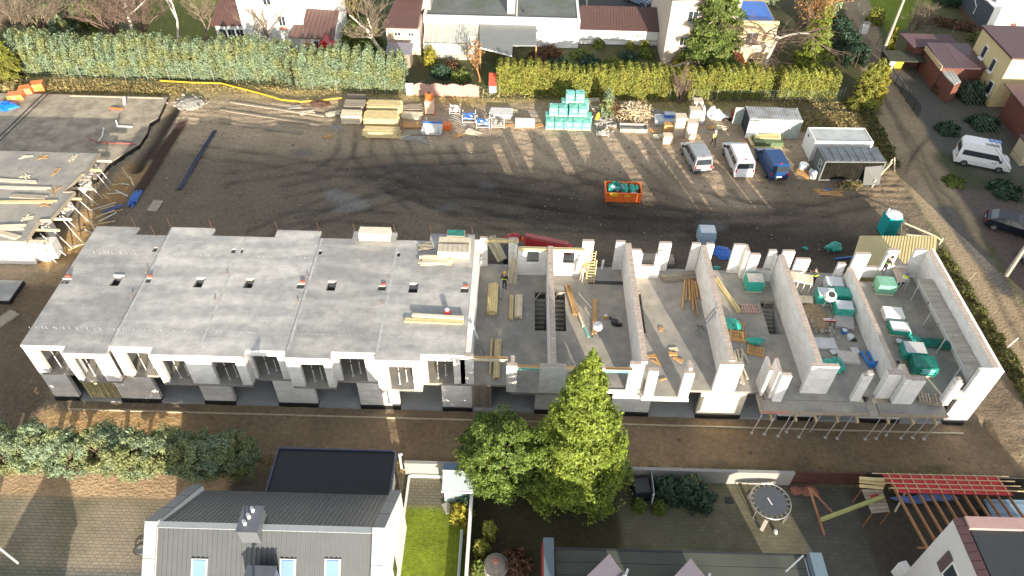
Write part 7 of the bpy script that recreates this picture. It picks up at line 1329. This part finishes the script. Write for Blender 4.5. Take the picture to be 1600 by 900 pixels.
t = thing('playhouse', 'small white playhouse with an orange-red hipped roof behind the thuja hedge', 'playhouse', at(1147, 112)); c = at(1147, 112); part('wall', MB().box(c.x-1.0, c.x+1.0, c.y, c.y+1.4, 0, 1.0), mRend, t); part('roof', MB().add([(c.x-1.2, c.y-.2, 1.0), (c.x+1.2, c.y-.2, 1.0), (c.x+1.2, c.y+1.6, 1.0), (c.x-1.2, c.y+1.6, 1.0), (c.x-.6, c.y+.7, 1.9), (c.x+.6, c.y+.7, 1.9)], [(0, 1, 5, 4), (1, 2, 5), (2, 3, 4, 5), (3, 0, 4), (0, 3, 2, 1)]), mat('orange_red_roof', (.62, .16, .08), .6, .08, 2), t)
solo('fence_rail', MB().box(0, 3.0, -.04, .04, .5, .58), mRend, 'thin white horizontal rail between spruce trunk and playhouse', 'rail', at(1104, 110))
# ---- right-hand houses
mPR = mat('purple_brown_roof', (.105, .06, .07), .5, .06, 1, stripe=(1, .35, .15))
t = thing('house', 'cream house with slanting roof windows and maroon roofs, right edge', 'house', (52, 74, 0))
part('west_wall', MB().box(50.9, 62, 72.2, 79.3, 0, 5.6), mCream, t); part('roof', MB().box(50.7, 62, 72.0, 79.5, 5.603, 5.8), mMaroon, t)
for (y, z, w_) in ((77.0, 3.2, .8), (74.6, 2.9, .8), (73.3, 1.0, .9)):
    f = part('window', MB().box(50.8, 50.895, y-w_/2, y+w_/2, z, z+1.4), mRend, t); part('pane', MB().box(50.76, 50.795, y-w_/2+.1, y+w_/2-.1, z+.1, z+1.3), mGlass, f); part('sill', MB().box(50.6, 50.79, y-w_/2-.05, y+w_/2+.05, z-.12, z-.02), mRend, f)
part('annex_wall', MB().box(46.2, 50.88, 75.6, 80.0, 0, 2.8), mat('brick_orange', (.17, .065, .045), .8, .12, 2), t); quadroof(t, [(46.0, 75.0, 2.85), (50.7, 75.0, 2.85), (50.7, 80.3, 3.1), (46.0, 80.3, 3.1)], mPR); part('peach_fascia', MB().box(45.9, 46.0, 75.2, 80, 2.5, 3.0), mPeach, t)  # annex roof edge carries a fascia in plain peach
quadroof(t, [(44.9, 80.6, 2.4), (50.8, 80.6, 2.4), (49.6, 82.9, 2.9), (44.0, 82.9, 2.9)], mPR, 'rear_roof'); part('rear_annex_wall', MB().box(45.2, 49.6, 80.7, 82.7, 0, 2.38), mat('brick_orange', (.17, .065, .045), .8, .12, 2), t)
t = thing('garage', 'small flat pale grey roofed shelter in front of the maroon roofs', 'shelter', (45, 77, 0)); p = [at(a, b, 2.3) for a, b in ((1462, 98), (1472, 95), (1489, 108), (1502, 127), (1491, 132), (1478, 119))]; part('roof', MB().prism([(q.x, q.y) for q in p], 2.2, 2.3), mat('pale_flat_roof', (.42, .44, .42), .7, .08, 1), t); part('wall', MB().prism([(q.x*.997+.15, q.y*.998+.1) for q in p], 0, 2.19), mat('brick_orange', (.17, .065, .045), .8, .12, 2), t)
t = thing('house', 'lower maroon roofed house with rust-red wall at the right edge behind the camper', 'house', (52, 67, 0)); quadroof(t, [(50.8, 63.2, 3.0), (60, 63.2, 3.0), (60, 70.6, 3.6), (50.2, 70.6, 3.6)], mPR); part('wall', MB().box(51.2, 60, 63.8, 70.2, 0, 2.95), mat('rust_render', (.16, .055, .04), .85, .1, 1.5), t)
t = thing('garage', 'cream garage wall below the lower maroon roof at the right edge', 'garage', (50, 62, 0)); part('wall', MB().box(49.2, 58, 61.2, 63.1, 0, 2.2), mat('cream_garage', (.52, .45, .29), .85, .08, 1), t); part('roof', MB().box(49.0, 58, 61.0, 63.15, 2.203, 2.35), mMaroon, t)
t = thing('house', 'modern white house with anthracite side wall and pale flat roof, top right corner', 'house', (60, 92, 0)); mAn = mat('anthracite_cladding', (.07, .085, .10), .6, .05, 1, stripe=(1, .5, .15))
part('south_wall', MB().box(57.9, 75, 89.9, 100, .35, 3.3), mRend, t); part('west_cladding', MB().box(57.8, 57.895, 89.8, 97.5, .35, 3.2), mAn, t); part('brick_plinth', MB().box(57.75, 75, 89.75, 100, 0, .34), mat('brick_orange', (.17, .065, .045), .8, .12, 2), t); part('roof', MB().box(58.6, 75, 91.2, 100, 3.303, 4.3), mat('pale_blue_grey_roof', (.30, .36, .38), .6, .06, 1), t); part('door_panel', MB().box(60.9, 61.6, 89.84, 89.895, .36, 1.4), mat('brick_orange', (.17, .065, .045), .8, .12, 2), t); part('rain_pipe', MB().tube([(57.72, 93.2, 1.0), (57.72, 93.2, 1.9), (57.72, 94.6, 2.6)], .07, 6), mRend, t)
quadroof(t, [(57.6, 92, 3.25), (58.5, 92, 3.3), (58.5, 99, 5.2), (57.6, 99, 5.0)], mTrimL, 'gable_trim')
fence('dark green garden fence in the upper right behind the maroon roofs', [at(1445, 55)[:2], at(1600, 82)[:2]], 1.6, mDark); 
t = thing('garden_fence', 'black metal driveway fence with arched gates along the dirt road', 'fence', (43, 74, 0)); q0, q1 = at(1389, 120), at(1434, 186)
for k in range(5):
    a = q0.lerp(q1, k/5+.01); b_ = q0.lerp(q1, (k+1)/5-.01); part('post', MB().tube([a, a+Vector((0, 0, 1.5))], .06, 6), mDark, t)
    b = MB()
    for j in range(9): p = a.lerp(b_, (j+.5)/9); b.beam(p+Vector((0, 0, .1)), p+Vector((0, 0, 1.1+.3*math.sin(math.pi*(j+.5)/9))), .04)
    b.beam(a+Vector((0, 0, .15)), b_+Vector((0, 0, .15)), .05).beam(a+Vector((0, 0, 1.0)), b_+Vector((0, 0, 1.0)), .05); part('gate_leaf', b, mDark, t, kind='stuff')
t = thing('carport', 'dark bin shelter and black shed at the top of the black fence', 'shelter', at(1408, 118)); c = at(1412, 116); part('roof', MB().box(c.x-2.2, c.x+2.4, c.y, c.y+2.6, 1.5, 1.6), mat('mossy_black', (.05, .055, .035), .9, .2, 2), t); bits('wall', MB().box(c.x-2.1, c.x-2.0, c.y+.1, c.y+2.5, 0, 1.49).box(c.x+2.2, c.x+2.3, c.y+.1, c.y+2.5, 0, 1.49), mDark, t)
c = at(1386, 108); t = thing('utility_cabinet', 'white utility cabinet at the roadside beside the pole', 'cabinet', c, -.15); part('body', MB().obox((c.x, c.y, .7), (1.05, .5, 1.4), -.15), mRend, t); part('lid', MB().obox((c.x, c.y, 1.43), (1.15, .6, .06), -.15), mTrimL, t)
c = at(1400, 105); t = thing('grit_bin', 'yellow-orange bin next to the white utility cabinet', 'bin', c); part('body', MB().obox((c.x, c.y, .5), (1.0, .7, .9)), mYellow, t); part('lid', MB().obox((c.x, c.y, 1.0), (1.1, .8, .1)), mYellow, t)
c = at(1348, 52); t = thing('gate_pillar', 'white gate pillar on the dark verge along the upper road', 'pillar', c); part('pillar', MB().box(c.x-.4, c.x+.4, c.y-.3, c.y+.3, 0, 1.3), mRend, t); part('cap', MB().box(c.x-.45, c.x+.45, c.y-.35, c.y+.35, 1.303, 1.4), mConc, t)
fence('green fence between the upper lawn and the dirt road', [at(1330, 8)[:2], at(1370, 72)[:2], at(1395, 78)[:2]], 1.3, mat('green_wire', (.05, .12, .06), .6))
# pole and overhead wires
c = at(1378, 85); pt = Vector((c.x+.1, c.y+.1, 8.2)); t = thing('utility_pole', 'grey concrete electricity pole with cross arm and lamp beside the dirt road', 'utility pole', c)
part('pole', MB().tube([c, pt], [.22, .12], 8), mConc, t); part('crossarm', MB().beam(pt+Vector((-.7, 0, -.3)), pt+Vector((.7, 0, -.3)), .1), mSteel, t); lm = part('lamp_arm', MB().tube([pt+Vector((0, 0, -1.6)), pt+Vector((-.9, -.2, -1.4))], .05, 6), mSteel, t); part('lamp_head', MB().lump(pt+Vector((-1.1, -.25, -1.4)), (.35, .16, .1), 8, 5, 0, .02), mTrimL, lm)
t = thing('overhead_wires', 'bundle of thin dark overhead wires running from the pole down the right side', 'wires', pt)
e = at(1640, 330, 6.8)
for k in range(5):
    o = Vector((-.6+.3*k, 0, -.15)); a = pt+o; b_ = e+o*1.2; part('wire', MB().tube([a.lerp(b_, f/12)-Vector((0, 0, 4*.6*(f/12)*(1-f/12))) for f in range(13)], .02, 4), mat('wire_sheath', (.05, .055, .03), .7), t)
c2 = Vector((e.x, e.y, 0)); t = thing('utility_pole', 'second concrete electricity pole just outside the right picture edge', 'utility pole', c2); part('pole', MB().tube([c2, c2+Vector((0, 0, 7.2))], [.2, .12], 8), mConc, t); part('crossarm', MB().beam(e+Vector((-.9, 0, -.1)), e+Vector((.9, 0, -.1)), .1), mSteel, t)
bare_tree('bare_tree', 'brown leafless shrub tree behind the electricity pole', *B3(1415, 62), 4.2, 1.0, mTwig, mTwig, 5, 71, stems=3); conifer('conifer_tree', 'yellow-orange young conifer at the foot of the electricity pole', *B3(1385, 82), 3.0, .8, lfYel, nl=1600, size=.2, z0=.2)
for q_, (px, py, r, h, lf, lb) in enumerate(((1470, 143, 1.0, 1.2, lfRedS, 'red-brown shrub below the pale shelter roof'), (1482, 140, .8, 1.2, lfDark, 'dark shrub beside the pale shelter roof'), (1515, 155, 1.5, 2.2, lfDark, 'large dark shrub in front of the cream house'), (1480, 205, 1.2, .8, lfDark, 'dark shrub in the shade above the camper van'), (1535, 195, 1.6, 1.0, lfDark, 'dark bed of shrubs beside the rust-red wall'), (1570, 300, 1.6, .7, lfDark, 'dark green ground shrub between camper and black car'), (1490, 285, 1.0, .3, lfGreen, 'low green plant patch below the camper'), (1450, 100, 1.2, .8, lfDark, 'dark shrub left of the pale shelter'), (1575, 72, 2.4, 1.2, lfGreen, 'long low hedge bush behind the maroon roofs'), (1540, 66, 2.0, 1.0, lfGreen, 'olive bush in front of the modern white house'), (1365, 35, 1.2, 1.6, lfThuja, 'sunlit bush between road and upper lawn'), (1480, 5, 1.8, 2.0, lfDark, 'dark bush at the top beside the modern house'))): bush('shrub', lb, *B3(px, py), r, h, lf, 1300, .24)
hedge('garden_hedge', 'dark beech hedge along the far edge of the upper lawn', [at(1440, 34)[:2], at(1520, 50)[:2]], 1.0, .9, lfRedS, dens=40, size=.25, peak=.15, seed=21)
for k, (px, py, h) in enumerate(((1290, 25, 4.0), (1190, 12, 4))): tufted('pine_tree', 'grey-green pine %s' % ('beside the top of the dirt road' if k == 0 else 'behind the blue terrace at the top edge'), *B3(px, py), .4, h, 1.9, 1.9, lfBlue, nt=90, per=40, tuft=.6, size=.26)

# ================================================================ vehicles
mSilvCar = mat('silver_car_paint', (.42, .45, .47), .25, .03, 1, metal=.3); mWhiteCar = mat('white_car_paint', (.78, .79, .80), .25, .02, 1); mBlueCar = mat('blue_car_paint', (.02, .07, .20), .25, .05, 1, metal=.2); mBlackCar = mat('black_car_paint', (.012, .016, .03), .2, .05, 1)
def vehicle(name, label, cat, c, a, L, Wd, lower, upper, paint, belt, top, wheels, side_w, ws, rw_, extra=None, wr=.33, inset=.16):
    t = thing(name, label, cat, c, a); T = Matrix.Translation(Vector((c.x, c.y, 0))) @ Matrix.Rotation(a, 4, 'Z')
    def tr(mb): mb.v = [tuple(T @ Vector(v)) for v in mb.v]; return mb
    tap = lambda z: max(0, inset*(z-belt)/(top-belt)); tl = lambda z: (.07 if z < .4 else (.0 if z < belt-.15 else .03))
    part('body', tr(MB().side(lower, -Wd/2, Wd/2, taper=tl)), paint, t); part('cabin', tr(MB().side(upper, -Wd/2+.03, Wd/2-.03, taper=tap)), paint, t)
    for s in (-1, 1):
        for poly in side_w:
            V = [(x, s*(Wd/2-.03-tap(z)+.012), z) for x, z in poly]; part('side_window', tr(MB().add(V, [tuple(range(len(V)))] if s < 0 else [tuple(range(len(V)))[::-1]])), mGlass, t)
    for nm, ((x0, z0), (x1, z1)) in (('windscreen', ws), ('rear_window', rw_)):
        dx = .02 if nm == 'windscreen' else -.02; y0, y1 = Wd/2-.12-tap(z0), Wd/2-.12-tap(z1); V = [(x0+dx, -y0, z0), (x0+dx, y0, z0), (x1+dx, y1, z1), (x1+dx, -y1, z1)]; part(nm, tr(MB().add(V, [(0, 1, 2, 3)] if nm == 'windscreen' else [(3, 2, 1, 0)])), mGlass, t)
    for wx in wheels:
        for s in (-1, 1):
            w = part('wheel', tr(MB().tube([(wx, s*(Wd/2-.2), wr), (wx, s*(Wd/2+.01), wr)], wr, 16)), mRubber, t); part('rim', tr(MB().tube([(wx, s*(Wd/2-.0), wr), (wx, s*(Wd/2+.025), wr)], wr*.6, 12)), mChrome, w)
    for s in (-1, 1):
        part('tail_light', tr(MB().box(-.03, .02, s*(Wd/2-.13)-.07, s*(Wd/2-.13)+.07, belt-.35, belt+.02)), mRedL, t); part('headlight', tr(MB().box(L-.16, L+.01, s*(Wd/2-.25)-.16, s*(Wd/2-.25)+.16, .62, .8)), mTrimL, t); part('mirror', tr(MB().box(ws[0][0]-.35, ws[0][0]-.15, s*(Wd/2+.12)-.1, s*(Wd/2+.12)+.1, belt, belt+.2)), mDark, t)
    bits('bumper', tr(MB().box(-.07, .06, -Wd/2+.08, Wd/2-.08, .3, .52).box(L-.06, L+.05, -Wd/2+.1, Wd/2-.1, .28, .5)), mDark if paint is not mWhiteCar else paint, t); part('number_plate', tr(MB().box(-.085, -.072, -.26, .26, .62, .73)), mRend, t)
    if extra: extra(t, tr)
    return t
def van(label, q0, q1, paint, L=4.7, Wd=1.85, H=1.95, windows=True, ribs=False, name='van'):
    p = at(*q0); f = at(*q1); a = math.atan2(f.y-p.y, f.x-p.x); b = 1.1
    lower = [(.04, .3), (0, .7), (.02, b), (L-1.15, b), (L-.2, .92), (L, .72), (L-.02, .3)]; upper = [(.02, b), (.14, H-.12), (.3, H), (L-2.0, H), (L-1.72, H-.08), (L-.95, b)]
    sw = [[(.45, b+.08), (.5, H-.28), (1.75, H-.28), (1.75, b+.08)], [(1.85, b+.08), (1.85, H-.28), (2.75, H-.28), (2.75, b+.08)], [(2.85, b+.08), (2.85, H-.28), (L-1.75, H-.3), (L-1.15, b+.08)]]
    if not windows: sw = sw[2:]
    def ex(t, tr):
        if ribs:
            for k in range(6): part('roof_rib', tr(MB().box(.5, L-2.2, -.6+k*.22, -.56+k*.22, H+.001, H+.03)), paint, t)
        part('roof_lamp', tr(MB().box(.3, .38, -.12, .12, H, H+.05)), mRedL, t)
    return vehicle('parked_van', label, 'van', p, a, L, Wd, lower, upper, paint, b, H, (.85, L-.95), sw, ((L-1.0, b+.05), (L-1.68, H-.12)), ((.03, b+.08), (.125, H-.2)), ex, inset=.13)
van('silver-grey passenger van with ribbed roof, leftmost of the three parked vans', (1096, 274), (1074, 233), mSilvCar, 4.5, 1.8, 1.9, ribs=True); van('bright white passenger van between the silver and the blue van', (1160, 280), (1138, 228), mWhiteCar, 5.0, 1.9, 1.95); van('dark blue van with open view through its rear window, rightmost of the three', (1214, 285), (1190, 240), mBlueCar, 4.6, 1.85, 1.9, windows=False)
# camper
p = at(1489, 252); f = at(1569, 268); a = math.atan2(f.y-p.y, f.x-p.x); L = 4.9; b = 1.15; H = 2.45
def cam_x(t, tr):
    part('roof_panel', tr(MB().box(2.3, 3.4, .25, .75, H+.005, H+.03)), mGlassL, t); part('roof_vent', tr(MB().box(2.0, 3.2, -.55, -.2, H+.005, H+.04)), mConc, t)
    for k in range(2): part('side_mark', tr(MB().box(3.1+.25*k, 3.2+.25*k, -.965, -.952, .85, .97)), mDark, t)
vehicle('camper_van', 'white high-roof camper van with long dark side windows in the shaded yard', 'camper van', p+Vector((.1, .4, 0)), a, L, 1.9, [(.05, .3), (0, .8), (.02, b), (L-1.1, b), (L-.25, .95), (L, .72), (L-.02, .3)], [(.02, b), (.1, H-.3), (.3, H-.03), (.6, H), (L-2.0, H), (L-1.45, H-.2), (L-1.3, 1.95), (L-1.1, b+.2), (L-.9, b)], mWhiteCar, b, H, (.85, L-.95), [[(.3, b+.08), (.35, 1.75), (L-1.55, 1.75), (L-1.15, b+.08)]], ((L-.92, b+.03), (L-1.28, 1.85)), ((.04, b+.1), (.09, 1.9)), cam_x, inset=.2)
# black car
def car(label, c, a, paint, L=4.4, Wd=1.78): 
    b = .88; H = 1.43; lower = [(.05, .28), (0, .55), (.05, .92), (.3, b+.1), (L-1.2, b), (L-.25, .78), (L, .6), (L-.03, .28)]; upper = [(.25, b), (.75, H-.12), (1.3, H), (2.3, H), (2.75, H-.1), (3.35, b)]
    return vehicle('parked_car', label, 'car', c, a, L, Wd, lower, upper, paint, b, H, (.8, L-.85), [[(.8, b+.06), (1.1, H-.16), (1.75, H-.1), (1.75, b+.06)], [(1.83, b+.06), (1.83, H-.1), (2.55, H-.16), (3.05, b+.06)]], ((3.3, b+.05), (2.78, H-.12)), ((.33, b+.1), (.76, H-.14)), None, .32, .2)
p = at(1538, 352); f = at(1605, 372); car('black estate car parked on the brick yard at the right edge', p+Vector((.1, .5, 0)), math.atan2(f.y-p.y, f.x-p.x), mBlackCar, 4.6)
car('silver car cut by the right picture edge below the black car', at(1593, 398), -.9, mSilvCar); car('pale blue car at the top picture edge behind the brown annex roof', at(1016, 12), 2.4, mat('pale_blue_paint', (.25, .33, .45), .25), 4.0, 1.7)

# ================================================================ people
def skin_body(name, J, E, Rd, matf, mats, parent):
    me = bpy.data.meshes.new(name); ks = list(J); me.from_pydata([J[k] for k in ks], [(ks.index(a), ks.index(b)) for a, b in E], []); o = bpy.data.objects.new(name, me); COL.objects.link(o)
    md = o.modifiers.new('s', 'SKIN'); sv = me.skin_vertices[0].data if me.skin_vertices else None
    for i, k in enumerate(ks): sv[i].radius = (Rd[k], Rd[k]*(.75 if k in ('pelvis', 'chest', 'waist') else 1)); sv[i].use_root = (k == 'pelvis')
    o.modifiers.new('u', 'SUBSURF').levels = 1; dg = bpy.context.evaluated_depsgraph_get(); ev = bpy.data.meshes.new_from_object(o.evaluated_get(dg)); bpy.data.objects.remove(o)
    for m in mats: ev.materials.append(m)
    P = {k: Vector(J[k]) for k in ks}
    for pl in ev.polygons: n_ = min(P, key=lambda k: (P[k]-pl.center).length); pl.material_index = matf(n_); pl.use_smooth = True
    ev.name = name; b = bpy.data.objects.new(name, ev); COL.objects.link(b); b.parent = parent; INV[b.name] = INV[parent.name]; ev.transform(INV[parent.name]); return b
def person(label, c, a, pose='stand', top=mHivis, legs=mCloth, hat=mHelm, z=0.0, skin_arms=False):
    t = thing('person', label, 'person', (c[0], c[1], z), a); ca, sa_ = math.cos(a), math.sin(a)
    def w(x, y, h): return Vector((c[0]+ca*x-sa_*y, c[1]+sa_*x+ca*y, z+h))   # x = forward
    K = dict(pelvis=(0, 0, .93), waist=(0, 0, 1.08), chest=(0, 0, 1.32), neck=(0, 0, 1.5), skull=(.02, 0, 1.64), crown=(.02, 0, 1.72), hipL=(0, .1, .88), kneeL=(.03, .11, .48), ankL=(-.02, .12, .1), toeL=(.14, .13, .05), hipR=(0, -.1, .88), kneeR=(.03, -.11, .48), ankR=(-.02, -.12, .1), toeR=(.14, -.13, .05), shL=(0, .19, 1.43), elL=(-.02, .27, 1.14), wrL=(.1, .28, .9), shR=(0, -.19, 1.43), elR=(-.02, -.27, 1.14), wrR=(.1, -.28, .9))
    if pose == 'work': K.update(elL=(.15, .26, 1.2), wrL=(.4, .18, 1.25), elR=(.12, -.27, 1.15), wrR=(.38, -.15, 1.1), chest=(.08, 0, 1.3), neck=(.14, 0, 1.46), skull=(.2, 0, 1.58), crown=(.22, 0, 1.66), shL=(.08, .19, 1.4), shR=(.08, -.19, 1.4))
    if pose == 'walk': K.update(kneeL=(.2, .1, .52), ankL=(.25, .1, .1), toeL=(.4, .1, .06), kneeR=(-.05, -.1, .48), ankR=(-.28, -.1, .14), toeR=(-.16, -.1, .04), elR=(.12, -.26, 1.18), wrR=(.3, -.24, 1.0), elL=(-.16, .26, 1.18), wrL=(-.2, .28, .94))
    if pose == 'bend': K.update(pelvis=(-.1, 0, .88), waist=(.05, 0, 1.0), chest=(.28, 0, 1.08), neck=(.42, 0, 1.1), skull=(.55, 0, 1.08), crown=(.63, 0, 1.08), hipL=(-.1, .1, .84), hipR=(-.1, -.1, .84), shL=(.35, .19, 1.1), shR=(.35, -.19, 1.1), elL=(.42, .24, .82), wrL=(.5, .16, .58), elR=(.42, -.24, .82), wrR=(.5, -.16, .58))
    if pose == 'crouch': K.update(pelvis=(-.15, 0, .38), waist=(-.05, 0, .5), chest=(.16, 0, .7), neck=(.28, 0, .82), skull=(.38, 0, .92), crown=(.43, 0, .98), hipL=(-.13, .1, .36), kneeL=(.3, .16, .48), ankL=(.08, .14, .1), toeL=(.24, .15, .05), hipR=(-.13, -.1, .36), kneeR=(.3, -.16, .48), ankR=(.08, -.14, .1), toeR=(.24, -.15, .05), shL=(.2, .19, .76), shR=(.2, -.19, .76), elL=(.42, .22, .55), wrL=(.6, .12, .4), elR=(.42, -.22, .55), wrR=(.6, -.12, .4))
    J = {k: w(*v) for k, v in K.items()}
    E = [('pelvis', 'waist'), ('waist', 'chest'), ('chest', 'neck'), ('neck', 'skull'), ('skull', 'crown')]
    for s in 'LR': E += [('pelvis', 'hip'+s), ('hip'+s, 'knee'+s), ('knee'+s, 'ank'+s), ('ank'+s, 'toe'+s), ('chest', 'sh'+s), ('sh'+s, 'el'+s), ('el'+s, 'wr'+s)]
    Rd = dict(pelvis=.15, waist=.145, chest=.165, neck=.06, skull=.10, crown=.08)
    for s in 'LR': Rd.update({'hip'+s: .095, 'knee'+s: .062, 'ank'+s: .042, 'toe'+s: .042, 'sh'+s: .07, 'el'+s: .048, 'wr'+s: .03})
    mf = lambda n: 2 if n in ('neck', 'skull', 'crown') or n[:2] == 'wr' else (1 if n[:3] in ('hip', 'kne', 'ank', 'pel') else (3 if n[:3] == 'toe' else 0))
    skin_body('body', J, E, Rd, mf, [top, legs, mSkin, mDark], t)
    up = (J['crown']-J['skull']).normalized(); hc = J['skull']+up*.05
    part('helmet' if hat is not mCloth else 'cap', MB().lump(hc+up*.045, (.125, .125, .1), 10, 6, 0, .02), hat, t, smooth=True)
    fw = Vector((ca, sa_, 0)); part('nose', MB().lump(J['skull']+fw*.1-up*.01, (.02, .02, .025), 5, 4, 0, 0), mSkin, t)
    for s in 'LR':
        wr = J['wr'+s]; d = (wr-J['el'+s]).normalized(); v = d.cross(Vector((0, 0, 1))); v = v.normalized() if v.length > .1 else Vector((0, 1, 0)); b = MB().beam(wr, wr+d*.09, .075, .03)
        for k in range(4): o = v*(k-1.5)*.02; b.tube([wr+d*.085+o, wr+d*(.13+.006*k)+o, wr+d*.155+o+Vector((0, 0, -.02))], [.009, .0085, .007], 5)
        b.tube([wr+d*.02+v*.035, wr+d*.06+v*.065, wr+d*.09+v*.07], [.011, .01, .008], 5); part('hand', b, mSkin, t)
    vest = MB(); ch = J['chest']; wst = J['waist']; vest.beam(wst.lerp(ch, .15)-fw*.0, wst.lerp(ch, .4), .36, .26); part('reflective_band', vest, mRend if top is mHivis else mHivis, t)
    return t
G2 = lambda px, py, zz: at(px, py, zz)
person('person in a pale yellow jacket and dark trousers walking between block towers and silver van', G2(1113, 228, 0), -1.2, 'walk', mat('pale_hivis_jacket', (.50, .50, .22), .8), mCloth, mHelm)
person('person in dark clothes with a yellow helmet on the first open floor', G2(788, 452, ZF), 1.2, 'stand', mCloth, mCloth, mYellow, z=ZF)
person('person with a bright yellow vest working at the white wall beside the yellow ladder tower', G2(908, 438, ZF+.9), .6, 'work', mat('pale_work_shirt', (.55, .42, .36), .8), mat('grey_trousers', (.35, .32, .28), .9), mHivis, z=ZF+.75)
person('person in dark jacket leaning on the rear wall of the fifth open house', G2(1268, 447, ZF), 2.0, 'work', mat('dark_green_jacket', (.03, .04, .025), .9), mCloth, mCloth, z=ZF)
person('person in black with a lime belt reaching over the white rear wall towards a bucket', G2(1378, 428, ZF+.9), .3, 'work', mCloth, mCloth, mCloth, z=ZF+.9)
person('person in a lime vest bending over the scaffold deck in the last house', G2(1404, 452, ZF), .9, 'bend', mHivis, mCloth, mat('blue_helmet', (.05, .1, .5), .4), z=ZF)
person('person crouching in black and lime workwear at the front end of the fifth cross wall', G2(1384, 577, ZF), -.4, 'crouch', mCloth, mHivis, mCloth, z=ZF)
person('person in a lime shirt standing beside the long trestle scaffold', G2(1451, 478, ZF), 1.0, 'work', mHivis, mCloth, mCloth, z=ZF)
